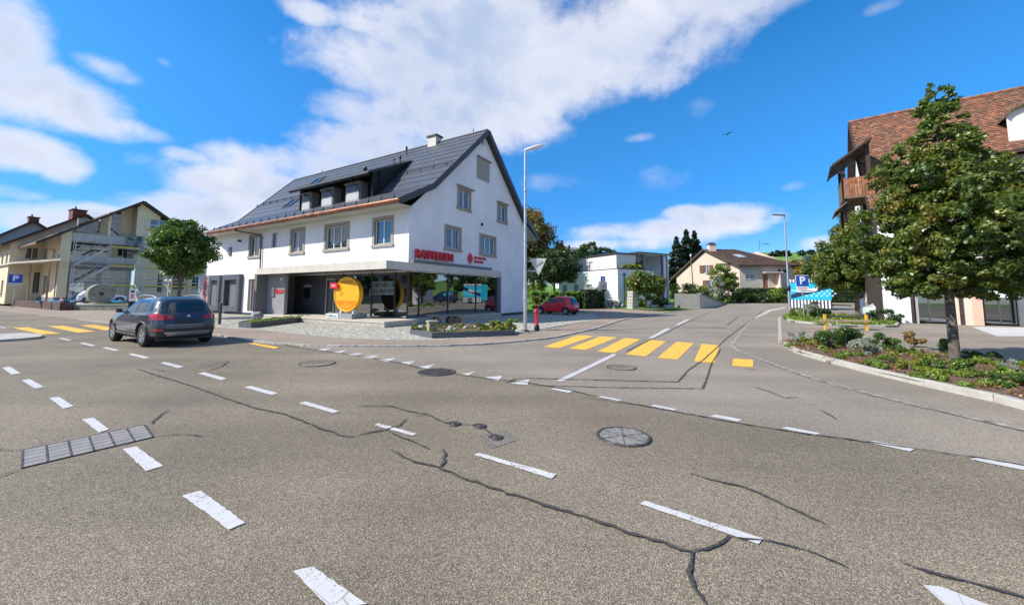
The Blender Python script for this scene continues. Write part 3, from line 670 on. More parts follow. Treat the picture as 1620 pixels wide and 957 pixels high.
# raised slab
mb = MB(); mb.box(-2.22, 0, -.81, 11.28, 0.03, .24); mb.box(0, 8.25, -.81, -.002, 0.0, .24)
mb.build('platform', mat('stone platform side', (.42, .39, .33), .85, var=.12, vscale=4), bank)
TILE = mat('beige floor slab', (.52, .46, .37), .7, var=.08, vscale=1.5)
for k in range(8):
    mb = MB(); a0 = -.83 + k * 1.515; mb.box(-2.25, 0.4, a0, a0 + 1.507, .243, .322); mb.build('floor_slab', TILE, bank)
for k in range(5):
    mb = MB(); b0 = .41 + k * 1.57; mb.box(b0, b0 + 1.562, -.83, -.0, .243, .322); mb.build('floor_slab', TILE, bank)
# side and wing walls of the entrance, cash machine wall
mb = MB(); mb.box(-2.185, .3, 11.3, 11.6, .0, 2.918); mb.build('side_wall', mat('grey side panel', (.15, .15, .145), .6, var=.05), bank)
mb = MB(); mb.box(-1.5, -1.3, 9.25, 11.3, .323, 2.918); wing = mb.build('entrance_wall', mat('grey entrance panel', (.27, .27, .285), .5, var=.05), bank)
mb = MB(); mb.box(-1.53, -1.502, 9.6, 9.75, 2.5, 2.65); mb.build('spotlight', SIGNW, bank)
mb = MB(); mb.box(-1.56, -1.502, 10.35, 10.75, 1.45, 2.1); mb.build('letter_flap', MGREY, bank)
mb = MB(); mb.box(.3, .5, 7.3, 11.3, .323, 2.918); mb.build('cash_machine_wall', DGREY, bank)
mb = MB(); mb.box(.18, .3, 9.0, 10.2, .9, 2.45); cm = mb.build('cash_machine', mat('cash machine panel', (.09, .09, .10), .35), bank)
mb = MB(); mb.box(.165, .18, 9.25, 9.95, 1.35, 2.0); mb.build('screen', BLACK, cm)
mb = MB(); mb.box(.16, .18, 9.2, 10.0, 2.12, 2.22); mb.build('light_strip', mat('pale strip', (.6, .6, .6), .4), cm)
def drop_shape(cx, cz, w, h):
    pts = []
    for k in range(28):
        a = 2 * math.pi * k / 28; x = math.sin(a) * w / 2; z = -math.cos(a) * h * .42
        if z > 0: x *= (1 - (z / (h * .42)) ** 2 * .35); z *= 1.35
        pts.append((cx + x, cz + z - h * .06))
    return pts
mb = MB(); mb.prism([LONG.p(u, 1.51, z) for u, z in drop_shape(10.12, 1.78, .24, .4)], (-.02, 0, 0)); lg = mb.build('leaf_logo', RED, bank)
for tx, zz in (('MIT FRICKTAL', 1.84), ('DER BANK', 1.70)): text_mesh('logo_lettering', tx, .13, .006, RED, bank, fm((-1.52, 9.93, zz), (0, -1, 0), (-1, 0, 0)), align='LEFT', bold=.004)

# glazing of the corner
def pane(face, u0, u1, z0, z1, parent, d=-.03, m=GLASSS, name='glass_pane'):
    g = MB(); face.box(g, u0, u1, d, d - .02, z0, z1); return g.build(name, m, parent)
FR = MGREY
for u0, u1 in ((.06, .98), (1.04, 2.9), (2.96, 5.5)): pane(LONG, u0, u1, .35, 2.85, bank)
for u0, u1 in ((.06, .86), (.93, 3.34), (3.42, 6.24), (6.32, 8.88)): pane(GAB, u0, u1, .4, 2.85, bank)
for f, us, zt in ((LONG, (0.0, .98, 2.9, 5.5, 7.3), 2.86), (GAB, (.86, 3.34, 6.24), 2.86)):
    for u in us:
        mb = MB(); f.box(mb, u, u + (.07 if u else .055), -.07, .01, .323, zt + .055); mb.build('mullion', BRMETAL, bank)
mb = MB(); GAB.box(mb, 8.88, 9.28, -.1, .12, .25, 2.915); mb.build('frame_post', MGREY, bank)
mb = MB(); GAB.box(mb, .06, 8.88, -.08, .03, .325, .4); LONG.box(mb, .06, 5.5, -.08, .02, .325, .35); mb.build('frame_rail', FR, bank)
# sliding doors
for u0, u1 in ((5.57, 6.4), (6.42, 7.29)):
    mb = MB(); e = .05
    LONG.box(mb, u0, u0 + e, -.06, 0, .33, 2.6); LONG.box(mb, u1 - e, u1, -.06, 0, .33, 2.6); LONG.box(mb, u0 + e, u1 - e, -.06, 0, .33, .4); LONG.box(mb, u0 + e, u1 - e, -.06, 0, 2.53, 2.6)
    dd = mb.build('sliding_door', LGREY if u0 > 6 else MGREY, bank); pane(LONG, u0 + e, u1 - e, .4, 2.53, dd, name='door_glass')
mb = MB(); LONG.box(mb, 5.57, 7.3, -.06, 0, 2.6, 2.915); mb.build('door_transom', DGREY, bank)
# posters in the window, bowl and furniture inside, floor and back walls
mb = MB(); LONG.box(mb, 1.02, 2.9, -.028, -.016, 1.6, 2.36); po = mb.build('poster', mat('poster board', (.24, .30, .28), .6), bank)
PIC = [mat('poster picture %d' % k, c, .6, var=.5, vscale=14) for k, c in enumerate([(.10, .14, .12), (.05, .09, .08), (.16, .18, .15)])]
for r in range(2):
    for c in range(8):
        mb = MB(); LONG.box(mb, 1.06 + c * .228, 1.06 + c * .228 + .19, -.016, -.011, 1.68 + r * .35, 1.93 + r * .35); mb.build('picture', PIC[(r + c) % 3], po)
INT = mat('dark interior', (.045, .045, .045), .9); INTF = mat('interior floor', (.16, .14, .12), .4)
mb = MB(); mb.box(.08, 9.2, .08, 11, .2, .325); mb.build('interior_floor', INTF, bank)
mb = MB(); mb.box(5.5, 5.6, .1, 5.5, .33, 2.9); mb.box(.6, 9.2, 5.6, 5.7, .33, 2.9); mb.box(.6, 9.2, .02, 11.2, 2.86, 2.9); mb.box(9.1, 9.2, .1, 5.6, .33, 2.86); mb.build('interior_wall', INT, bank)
cs_ = root('reception_desk', L2(3.2, 6.4, .33), R_(59), 'dark reception desk inside the bank behind the sliding doors', 'desk')
mb = MB(); mb.box(-.4, .4, -.9, .9, .1, 1.0); mb.build('cabinet', WOODD, cs_); mb = MB(); mb.box(-.5, .5, -1, 1, 1.003, 1.05); mb.build('desktop', LGREY, cs_)
bx = root('red_filler_block', L2(1.0, .0, 0) + Vector((0, 0, .33)), R_(59.2), 'made-up low red block behind the bank glass, for the red patch there', 'seat')  # invented red block for the red patch in the bank glass
bx.location = L2(7.3, .8, .33); mb = MB(); mb.box(-.45, .45, -.3, .3, 0, .42); mb.build('seat', RED, bx); mb = MB(); mb.box(-.45, .45, .22, .3, .423, .95); mb.build('block_back', RED, bx)
# lettering on the gable
text_mesh('lettering', 'RAIFFEISEN', .66, .06, RED, bank, fm((2.03, -.12, 3.88), (1, 0, 0), (0, -1, 0)), spacing=1.0, bold=.018)
mb = MB(); mb.prism([GAB.p(u, .02, z) for u, z in drop_shape(5.52, 4.06, .52, .66)], (0, -.06, 0)); GAB.box(mb, 5.5, 5.54, .02, .06, 3.62, 3.8); mb.build('leaf_logo', RED, bank)
for tx, zz in (('MIT FRICKTAL', 4.12), ('DER BANK', 3.86)): text_mesh('logo_lettering', tx, .245, .015, RED, bank, fm((5.98, -.04, zz), (1, 0, 0), (0, -1, 0)), align='LEFT', spacing=.92, bold=.006)

# roof --------------------------------------------------------------------------
RP = [(-1.1, 6.62), (1.5, 8.05), (7.1, 13.45), (12.8, 7.95), (15.0, 6.62)]
def aend(b): return 22.0 + (b + 1.1) / 8.2 * 2.4 if b < 7.1 else 24.4
mb = MB(); t_ = .2; n = len(RP)
def rv(i, a, dz): return (RP[i][0], a, RP[i][1] + dz)
vs = [rv(i, -.36, 0) for i in range(n)] + [rv(i, aend(RP[i][0]), 0) for i in range(n)] + [rv(i, -.36, -t_) for i in range(n)] + [rv(i, aend(RP[i][0]), -t_) for i in range(n)]
fs = []
for i in range(n - 1): fs += [(i, i + 1, n + i + 1, n + i), (2 * n + i, 3 * n + i, 3 * n + i + 1, 2 * n + i + 1), (i, 2 * n + i, 2 * n + i + 1, i + 1), (n + i, n + i + 1, 3 * n + i + 1, 3 * n + i)]
fs += [(0, n, 3 * n, 2 * n), (n - 1, 3 * n - 1, 4 * n - 1, 2 * n - 1)]
mb.add(vs, fs); roof = mb.build('roof', DGREY, bank)
mb = MB()
for (b0, z0), (b1, z1) in zip(RP, RP[1:]): mb.bar((b0, -.4, z0 - .1), (b1, -.4, z1 - .1), .05, .34)
mb.build('verge_board', BRMETAL, roof)
mb = MB()
for (b0, z0), (b1, z1) in zip(RP[:3], RP[1:3]): mb.bar((b0, aend(b0) + .03, z0 - .1), (b1, aend(b1) + .03, z1 - .1), .05, .3)
mb.build('verge_board', BRMETAL, roof)
mb = MB(); mb.add([(-1.1, -.36, 6.38), (0, -.36, 6.42), (0, 24, 6.42), (-1.1, 21.9, 6.38)], [(0, 1, 2, 3)]); mb.add([(13.04, -.36, 7.3), (14.9, -.36, 6.35), (14.9, 24, 6.35), (13.04, 24, 7.3)], [(0, 1, 2, 3)]); mb.build('soffit', mat('cream soffit', (.50, .49, .42), .8), roof, fix=False)
mb = MB(); mb.tube([(-1.2, -.42, 6.56), (-1.2, 22.1, 6.56)], .085, 10); mb.bar((-1.12, -.36, 6.5), (-1.12, 22, 6.5), .03, .22)
for k in range(7): mb.tube([(-1.2, .5 + k * 3.3, 6.56), (-1.2, .62 + k * 3.3, 6.56)], .094, 10)
mb.build('gutter', COPPER, roof)
mb = MB(); mb.tube([(-1.2, 17.1, 6.5), (-1.15, 17.0, 6.35), (-.3, 15.6, 6.1), (-.1, 15.35, 5.9), (-.1, 15.3, 3.3)], .05, 8); mb.build('downpipe', mat('brown downpipe', (.10, .06, .045), .45, metal=.4), bank)
mb = MB()
mb.bar((7.1, -.3, 13.5), (7.1, 24.4, 13.5), .22, .07); mb.build('ridge_cap', DGREY, roof)
# solar panels, each a panel of the roof
def PVmat():
    m = mat('solar panel', (.078, .085, .10), .42, spec=.32, var=.06, vscale=.6)
    return m
PVM = PVmat(); PVF = mat('panel seam', (.035, .036, .04), .5)
def panel_mesh(w, l):
    mb = MB(); mb.box(0, l, 0, w, 0, .03, 0); mb.box(-.012, .028, 0, w, .0, .05, 1); return mb.mesh('panel', [PVM, PVF])
def inside_dormer(a, b): return .55 < b < 4.6 and 3.2 + b * .35 < a < 12.6
cache = {}
for (b0, z0), (b1, z1), rows in ((RP[0], RP[1], 3), (RP[1], RP[2], 10)):
    sl = math.hypot(b1 - b0, z1 - z0); l = sl / rows; an = math.atan2(z1 - z0, b1 - b0)
    for r in range(rows):
        f = r / rows; bb = b0 + (b1 - b0) * f; zz = z0 + (z1 - z0) * f; bm_ = bb + (b1 - b0) / rows / 2; a = -.34; k = 0; end = aend(bm_) - .06
        if r % 2: cur = .8
        else: cur = 1.62
        while a < end - .15:
            w = min(cur if k == 0 else 1.62, end - a); k += 1
            if not (inside_dormer(a + .5 * w, bm_) and inside_dormer(a + .1, bm_)):
                key = (round(w, 2), round(l, 3))
                if key not in cache: cache[key] = panel_mesh(w - .02, l - .006)
                o = link('solar_panel', cache[key], roof, Matrix.Translation((bb - math.sin(an) * .006, a, zz + .004 + math.cos(an) * .0)) @ Matrix.Rotation(-an, 4, 'Y'))
            a += w
def rz_(b):
    for (b0, z0), (b1, z1) in zip(RP, RP[1:]):
        if b0 <= b <= b1: return z0 + (z1 - z0) * (b - b0) / (b1 - b0)
for bb, alist in ((-.85, [0.3 + 1.05 * k for k in range(21)]), (3.35, [.3, 1.4, 2.6, 3.8] + [15.5 + 1.15 * k for k in range(8)])):
    for a in alist:
        mb = MB(); z = rz_(bb); mb.bar((bb, a, z + .03), (bb, a, z + .26), .05, .04); mb.bar((bb - .12, a, z + .0), (bb, a, z + .2), .04, .03); mb.build('snow_guard', BLACK, roof)
for a0, a1 in ((-.2, 4.1), (15, 23)):
    mb = MB(); mb.tube([(3.35, a0, rz_(3.35) + .17), (3.35, a1, rz_(3.35) + .17)], .03, 6); mb.build('snow_rail', BLACK, roof)
for (a, b, r, h) in ((9.55, 4.4, .13, .75), (7.27, 5.24, .05, .5), (6.53, 5.19, .07, .6), (7.0, 6.26, .07, .75)):
    mb = MB(); z = rz_(b); mb.tube([(b, a, z - .05), (b, a, z + h)], r * .7, 10); mb.lathe([(r * .75, z + h * .7), (r * 1.25, z + h * .72), (r * 1.1, z + h), (.01, z + h * 1.12)], 10, c=(b, a, 0)); mb.build('vent_pipe', BLACK, roof)
for a0, a1, b0, b1 in ((17.1, 18.3, 5.1, 6.0), (15.9, 17.0, 2.2, 3.1)):
    mb = MB(); q = [(b0, a0), (b0, a1), (b1, a1), (b1, a0)]
    for i in range(4):
        (p, q_), (r, s_) = q[i], q[(i + 1) % 4]; mb.bar((p, q_, rz_(p) + .07), (r, s_, rz_(r) + .07), .1, .1)
    sk = mb.build('skylight', BLACK, roof)
    mb = MB(); mb.add([(b, a, rz_(b) + .08) for b, a in q], [(0, 1, 2, 3)]); mb.build('pane', GLASSD, sk)
mb = MB(); mb.box(6.75, 7.4, 4.35, 5.2, 12.9, 13.95); ch = mb.build('chimney', CONCP, roof); mb = MB(); mb.box(6.65, 7.5, 4.25, 5.3, 13.953, 14.07); mb.build('chimney_cap', BRMETAL, ch)
mb = MB(); mb.tube([(7.1, 1.0, 13.5), (7.1, 1.0, 13.85)], .03); mb.tube([(7.1, 19.5, 13.5), (7.1, 19.5, 13.8)], .03); mb.build('lightning_rod', BLACK, roof)
# dormer: shed roof over three white windows with dark bays between them
DB = .95; DZ0 = 7.62; DZ1 = 8.95
def dz_(b): return 9.12 + (b - .35) * (11.35 - 9.12) / (4.9 - .35)
mb = MB(); x0 = .35
mb.prism([(x0, 4.05, dz_(x0)), (x0, 12.6, dz_(x0)), (4.95, 13.6, dz_(4.95)), (4.95, 5.1, dz_(4.95))], (0, 0, .12)); dr_ = mb.build('dormer', DGREY, roof)
for k in range(3):
    for c in range(5):
        b0 = x0 + .3 + k * 1.45; mb = MB(); sl_ = (11.35 - 9.12) / 4.55; ln = 1.4; a0 = 4.25 + c * 1.66 + (b0 - x0) * .21
        mb.prism([(b0, a0, dz_(b0) + .122), (b0, a0 + 1.63, dz_(b0) + .122), (b0 + ln, a0 + 1.63, dz_(b0 + ln) + .122), (b0 + ln, a0, dz_(b0 + ln) + .122)], (0, 0, .04)); mb.build('solar_panel', PVM, dr_)
mb = MB()
mb.prism([(DB, 4.35, DZ0 - .1), (DB, 4.35, dz_(DB)), (4.9, 5.25, dz_(4.9)), ], (0, .05, 0)); mb.build('dormer_cheek', mat('black cladding', (.022, .026, .028), .45), dr_)
mb = MB(); mb.prism([(DB, 12.35, DZ0 - .1), (DB, 12.35, dz_(DB)), (4.9, 12.9, dz_(4.9))], (0, .05, 0)); mb.box(DB + .6, DB + .7, 4.4, 12.3, DZ0 - .4, dz_(DB + .6)); mb.build('dormer_back', BLACK, dr_)
mb = MB(); mb.tube([(.3, 3.95, 9.1), (.3, 12.7, 9.1)], .06, 8); mb.bar((.36, 3.95, 9.08), (.36, 12.7, 9.08), .04, .18); mb.build('dormer_gutter', mat('dark gutter', (.03, .025, .025), .4, metal=.4), dr_)
DF = Face((DB, 0, 0), (0, 1, 0), (-1, 0, 0))
for u0, u1 in ((5.5, 7.0), (8.3, 9.7), (10.9, 12.1)):
    mb = MB(); DF.box(mb, u0, u1, -.6, 0, DZ0, 8.85); DF.box(mb, u0 - .05, u1 + .05, -.6, .1, 8.85, 9.0); bay = mb.build('dormer_bay', mat('grey white bay', (.22, .22, .21), .6), dr_)
    mb = MB(); DF.box(mb, u0 + .1, u1 - .12, .002, .03, DZ0 + .1, 8.78); ww = mb.build('window', LGREY, bay)
    mb = MB()
    for k in range(11): DF.box(mb, u0 + .16, u1 - .18, .03, .045, DZ0 + .18 + k * .05, DZ0 + .22 + k * .05)
    DF.box(mb, u0 + .16, u1 - .18, .03, .036, DZ0 + .74, 8.72, 1); DF.box(mb, u0 + .1, u1 - .12, .036, .04, 8.4, 8.8, 1); mb.build('blind', [mat('dormer blind', (.55, .55, .54), .6), mat('dark dormer pane and top', (.05, .055, .06), .2)], bay)  # blind and pane, plus a dark strip across the top
    mb = MB(); mb.tube([(.3, u0 + .3, 9.05), (.45, u0 + .15, 8.8), (DB - .1, u0 - .05, 8.4), (DB - .1, u0 - .06, 7.75)], .035, 6); mb.build('dormer_downpipe', BLACK, bay)
# ================================================================== VEGETATION TOOLS
def leaf_mesh(name, centers, radii, n, size, m, squash=.8, flat=.35, seed=1, top=False):
    """n leaf faces scattered in clumps; every leaf is its own folded little quad"""
    g = np.random.default_rng(seed); C = np.array(centers, float); Rr = np.array(radii, float); w = Rr ** 2; w /= w.sum()
    idx = g.choice(len(C), n, p=w); d = g.normal(size=(n, 3)); d /= np.linalg.norm(d, axis=1)[:, None]
    rad = g.random(n) ** .45
    P = C[idx] + d * (Rr[idx] * rad)[:, None] * np.array([1, 1, squash])
    nr = d * .55 + g.normal(size=(n, 3)) * .55 + np.array([0, 0, flat]); nr /= np.linalg.norm(nr, axis=1)[:, None]
    t = np.cross(nr, g.normal(size=(n, 3))); t /= np.linalg.norm(t, axis=1)[:, None]; b = np.cross(nr, t)
    s = size * (.6 + .8 * g.random(n))[:, None]
    v = np.stack([P - t * s * .5, P + b * s * .36 - nr * s * .08, P + t * s * .6, P - b * s * .36 - nr * s * .08], 1).reshape(-1, 3)
    me = bpy.data.meshes.new(name); me.vertices.add(4 * n); me.vertices.foreach_set('co', v.ravel().astype(np.float32))
    me.loops.add(4 * n); me.loops.foreach_set('vertex_index', np.arange(4 * n, dtype=np.int32)); me.polygons.add(n)
    me.polygons.foreach_set('loop_start', np.arange(0, 4 * n, 4, dtype=np.int32)); me.polygons.foreach_set('loop_total', np.full(n, 4, dtype=np.int32))
    at_ = me.attributes.new('leaf', 'FLOAT', 'FACE'); cl = g.random(len(C))
    at_.data.foreach_set('value', (.5 * cl[idx] + .5 * g.random(n)).astype(np.float32))
    me.materials.append(m); me.update(calc_edges=True); return me
def crown_clusters(env, n, seed, rr=(.3, .55), shell=.55):
    """env: list of ellipsoids (x,y,z,rx,ry,rz); clumps sit mostly near their surface"""
    g = np.random.default_rng(seed); out = []; rad = []
    vol = np.array([e[3] * e[4] * e[5] for e in env]) ** .75; vol /= vol.sum()
    for i in g.choice(len(env), n, p=vol):
        e = env[i]; d = g.normal(size=3); d /= np.linalg.norm(d); r = shell + (1 - shell) * g.random() ** .6
        if g.random() < .12: r *= 1.13
        out.append((e[0] + d[0] * e[3] * r, e[1] + d[1] * e[4] * r, e[2] + d[2] * e[5] * r)); rad.append(rr[0] + (rr[1] - rr[0]) * g.random())
    return out, rad
def tree(name, loc, label, cat, env, ncl, nleaf, size, m, trunk_h, tr, seed=1, rr=(.3, .55), limbs=9, group=None, shell=.55, lean=(0, 0), tm=None):
    t = root(name, loc, 0, label, cat, group); C_, Rd = crown_clusters(env, ncl, seed, rr, shell)
    link('crown', leaf_mesh('crown', C_, Rd, nleaf, size, m, seed=seed), t)
    mb = MB(); g = random.Random(seed); top = max(e[2] + e[5] * .6 for e in env)
    cx = sum(e[0] for e in env) / len(env); cy = sum(e[1] for e in env) / len(env)
    pts = [(0, 0, -.05), (lean[0] * .2, lean[1] * .2, .25), (lean[0], lean[1], trunk_h * .6), (lean[0] * 1.3 + cx * .15, lean[1] + cy * .15, trunk_h), (cx * .6, cy * .6, trunk_h + (top - trunk_h) * .45), (cx * .9, cy * .9, top)]
    mb.tube(pts, [tr * 1.35, tr * 1.05, tr, tr * .9, tr * .5, tr * .1], 10)
    for k in range(limbs):
        e = C_[g.randrange(len(C_))]; z0 = trunk_h + (min(e[2], top) - trunk_h) * g.uniform(.0, .35); z0 = max(trunk_h * .92, z0)
        s0 = Vector((cx * .3, cy * .3, z0)); e_ = Vector(e); mid = s0.lerp(e_, .5) + Vector((0, 0, -.1 + .2 * g.random()))
        mb.tube([s0, mid, e_], [tr * .42, tr * .25, tr * .07], 6, cap=False)
    mb.build('trunk', tm or TRUNK, t, fix=False); return t
LF_MAIN = leafmat('leaves of the street tree', [(.024, .046, .012), (.055, .098, .016), (.11, .155, .026), (.19, .195, .032), (.30, .17, .03)], .36, 1.1)
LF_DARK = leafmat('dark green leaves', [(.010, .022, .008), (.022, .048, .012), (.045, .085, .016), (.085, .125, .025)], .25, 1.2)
LF_BRIGHT = leafmat('bright green leaves', [(.05, .10, .012), (.11, .18, .02), (.20, .27, .03), (.33, .36, .05)], .35, 2)
LF_AUT = leafmat('autumn leaves', [(.03, .045, .010), (.09, .10, .014), (.20, .17, .025), (.32, .16, .025), (.30, .08, .02)], .25, .6)
LF_CON = leafmat('conifer needles', [(.006, .016, .007), (.014, .032, .012), (.028, .055, .016)], .1, .8)
LF_HEDGE_SUN = leafmat('sunlit hedge leaves', [(.12, .22, .02), (.20, .36, .035), (.30, .48, .06)], .45, 1.5)  # leaf colour raised so that the hedge looks sunlit
LF_MID = leafmat('fresh green leaves', [(.022, .05, .010), (.05, .105, .016), (.095, .17, .024), (.16, .23, .035)], .3, 1.2)
LF_GREY = leafmat('silver leaves', [(.13, .16, .12), (.28, .31, .26), (.42, .44, .40)], .2, 3)
LF_YEL = leafmat('yellow green leaves', [(.10, .12, .015), (.24, .25, .025), (.42, .38, .04)], .35, 2)
LF_DRY = leafmat('fallen leaves', [(.07, .035, .02), (.17, .08, .035), (.30, .18, .06), (.11, .15, .03)], .1, 5)
LF_RED = leafmat('red and orange flowers', [(.05, .08, .02), (.10, .14, .03), (.45, .05, .03)], .2, 6)
def bush(name, loc, label, cat, rx, ry, rz, n, size, m, seed, group=None, flat=.5, z=None):
    t = root(name, loc, 0, label, cat, group); C_, Rd = crown_clusters([(0, 0, rz * .75, rx, ry, rz * .85)], max(8, int(12 * max(rx, ry) * 2)), seed, (min(rx, ry, rz) * .35, min(rx, ry, rz) * .6))
    link('foliage', leaf_mesh('foliage', C_, Rd, n, size, m, seed=seed, flat=flat), t)
    mb = MB(); mb.tube([(0, 0, -.03), (0, 0, rz * .8)], min(.03, rx * .1), 6); mb.build('stem', TRUNK, t); return t

# ================================================================== CARS
def interp(tab, z):
    if z <= tab[0][0]: return tab[0][1]
    for (a, va), (b, vb) in zip(tab, tab[1:]):
        if z <= b: return va + (vb - va) * (z - a) / (b - a)
    return tab[-1][1]
TYRE = mat('tyre rubber', (.018, .018, .018), .8); ALLOY = mat('alloy rim', (.55, .55, .56), .3, metal=.8); PLAST = mat('black plastic trim', (.03, .03, .032), .55)
CARGL = glass('car window', (.02, .03, .03), .07); LAMPR = mat('red tail light', (.42, .01, .01), .15, coat=1); LAMPW = mat('clear lamp', (.6, .6, .6), .1, coat=1)
def car(name, label, loc, rz, paint_, rear, front, Wt, n_, axr, axf, wr, windows, tail, extra, arch_mat=None, group=None, cat='car', zmax=None, rim=ALLOY, track=.76, spokes=5):
    t = root(name, loc, rz, label, cat, group)
    zs = sorted({z for z, _ in rear} | {z for z, _ in front} | {z for z, _ in Wt} | {round(rear[0][0] + .035 * k, 3) for k in range(int((rear[-1][0] - rear[0][0]) / .035))})
    NP = 200; vs = []; fs = []
    def H(x, z):
        xr, xf, w = interp(rear, z), interp(front, z), interp(Wt, z); h = (xf - xr) / 2; xi = abs((x - (xf + xr) / 2) / h)
        return w * max(0, 1 - min(1, xi) ** n_) ** (1 / n_)
    for z in zs:
        xr, xf, w = interp(rear, z), interp(front, z), interp(Wt, z); c = (xf + xr) / 2; h = (xf - xr) / 2; P = []
        for k in range(1201):
            a = 2 * math.pi * k / 1200; ca, sa = math.cos(a), math.sin(a)
            P.append((c + h * math.copysign(abs(ca) ** (2 / n_), ca), w * math.copysign(abs(sa) ** (2 / n_), sa)))
        s = [0]
        for p, q in zip(P, P[1:]): s.append(s[-1] + math.hypot(q[0] - p[0], q[1] - p[1]))
        j = 0
        for k in range(NP):
            L = s[-1] * k / NP
            while s[j + 1] < L: j += 1
            f = (L - s[j]) / max(1e-9, s[j + 1] - s[j]); vs.append((P[j][0] + (P[j + 1][0] - P[j][0]) * f, P[j][1] + (P[j + 1][1] - P[j][1]) * f, z))
    ar = wr + .06
    def inarch(v): return any(math.hypot(v[0] - ax, v[2] - wr) < ar for ax in (axr, axf)) and abs(v[1]) > interp(Wt, .6) * .6
    for i in range(len(zs) - 1):
        for k in range(NP):
            q = (i * NP + k, i * NP + (k + 1) % NP, (i + 1) * NP + (k + 1) % NP, (i + 1) * NP + k)
            if sum(inarch(vs[a]) for a in q) >= 2: continue
            fs.append(q)
    fs.append(tuple((len(zs) - 1) * NP + k for k in range(NP)))
    mb = MB(); mb.add(vs, fs, 0, True); mb.build('body', paint_, t, fix=False)
    mb = MB(); mb.box(interp(rear, .3) + .15, interp(front, .3) - .15, -.68, .68, .2, .5)
    for ax in (axr, axf):
        for sg in (-1, 1):
            pts = [(ax + ar * math.cos(a), wr + ar * math.sin(a)) for a in [math.pi * k / 14 for k in range(15)]]
            for (x0, z0), (x1, z1) in zip(pts, pts[1:]): mb.add([(x0, sg * .55, z0), (x1, sg * .55, z1), (x1, sg * (H(x1, z1) - .01), z1), (x0, sg * (H(x0, z0) - .01), z0)], [(0, 1, 2, 3)])
    mb.build('underbody', PLAST, t, fix=False)
    for ax in (axr, axf):
        for sg in (-1, 1):
            mb = MB(); rr = ar + .015; pts = []
            for k in range(-3, 22):
                a = math.pi * k / 18; x, z = ax + rr * math.cos(a), wr + rr * math.sin(a)
                if z < rear[0][0]: continue
                pts.append((x, sg * (H(x, z) + .0), z))
            mb.tube(pts, .028 if arch_mat else .014, 8); mb.build('wheel_arch', arch_mat or paint_, t)
            w = link('wheel', None, t); w.location = (ax, sg * track, wr); w.rotation_euler.z = 0 if sg > 0 else math.pi
            mb = MB(); mb.lathe([(wr * .66, -.1), (wr * .93, -.11), (wr, -.07), (wr, .07), (wr * .93, .11), (wr * .66, .1)], 32, axis='y'); mb.build('tyre', TYRE, w)
            mb = MB(); mb.lathe([(wr * .67, .085), (wr * .63, .1), (wr * .60, .07), (wr * .60, -.05)], 32, axis='y'); mb.lathe([(.001, .085), (.05, .085), (.055, .05)], 14, axis='y')
            for k in range(spokes):
                a = 2 * math.pi * k / spokes
                for da in (-.16, .16): mb.bar((.04 * math.cos(a), .075, .04 * math.sin(a)), (wr * .62 * math.cos(a + da), .085, wr * .62 * math.sin(a + da)), .035, .03, up=(0, 1, 0))
            mb.lathe([(.001, -.0), (wr * .6, -.0)], 24, 1, axis='y'); mb.build('rim', [rim, BLACK], w)
    def patch(nm, kind, quad, m, off=.006, nx=10, nz=6, sg=1):
        """quad: (u,z) corners bottom-left, bottom-right, top-right, top-left; u is x on the side, y at the ends"""
        vs = []
        for j in range(nz + 1):
            for i in range(nx + 1):
                f, g = i / nx, j / nz
                u = (quad[0][0] * (1 - f) + quad[1][0] * f) * (1 - g) + (quad[3][0] * (1 - f) + quad[2][0] * f) * g
                z = (quad[0][1] * (1 - f) + quad[1][1] * f) * (1 - g) + (quad[3][1] * (1 - f) + quad[2][1] * f) * g
                if kind == 'side': vs.append((u, sg * (H(u, z) + off), z))
                else:
                    xr, xf, w = interp(rear, z), interp(front, z), interp(Wt, z); c = (xf + xr) / 2; h = (xf - xr) / 2
                    x = h * max(0, 1 - min(1, abs(u) / w) ** n_) ** (1 / n_); vs.append((c - x - off, u, z) if kind == 'rear' else (c + x + off, u, z))
        mb = MB(); mb.add(vs, [(j * (nx + 1) + i, j * (nx + 1) + i + 1, (j + 1) * (nx + 1) + i + 1, (j + 1) * (nx + 1) + i) for j in range(nz) for i in range(nx)], 0, True)
        return mb.build(nm, m, t)
    for kind, quad in windows:
        if kind == 'side':
            for sg in (-1, 1): patch('side_window', 'side', quad, CARGL, .008, sg=sg)
        else: patch('rear_window' if kind == 'rear' else 'windscreen', kind, quad, CARGL, .008, 16, 8)
    for kind, quad in tail:
        if kind == 'side':
            for sg in (-1, 1): patch('tail_light', 'side', quad, LAMPR, .012, sg=sg)
        else:
            for sg in (-1, 1): patch('tail_light', 'rear', [(u * sg, z) for u, z in quad], LAMPR, .012)
    for nm, kind, quad, m, off in extra:
        if kind == 'side':
            for sg in (-1, 1): patch(nm, 'side', quad, m, off, sg=sg)
        elif kind == 'near': patch(nm, 'side', quad, m, off, sg=1)
        else: patch(nm, kind, quad, m, off, 14, 4)
    t['H'] = 0; del t['H']
    return t, H, patch
PAINTG = mat('dark blue grey metallic paint', (.055, .066, .080), .26, metal=.45, coat=1); PAINTR = mat('red car paint', (.78, .008, .03), .3, coat=.8)
PAINTS = mat('silver paint', (.45, .48, .52), .3, metal=.6, coat=1)
rl, fl, rrp = Vector((-11.57, 12.24, 0)), Vector((-14.25, 13.87, 0)), Vector((-10.36, 13.15, 0))
axr_c = (rl + rrp) / 2; hd = math.atan2(.512, -.859)
suv_loc = axr_c + Vector((math.cos(hd), math.sin(hd), 0)) * 1.36
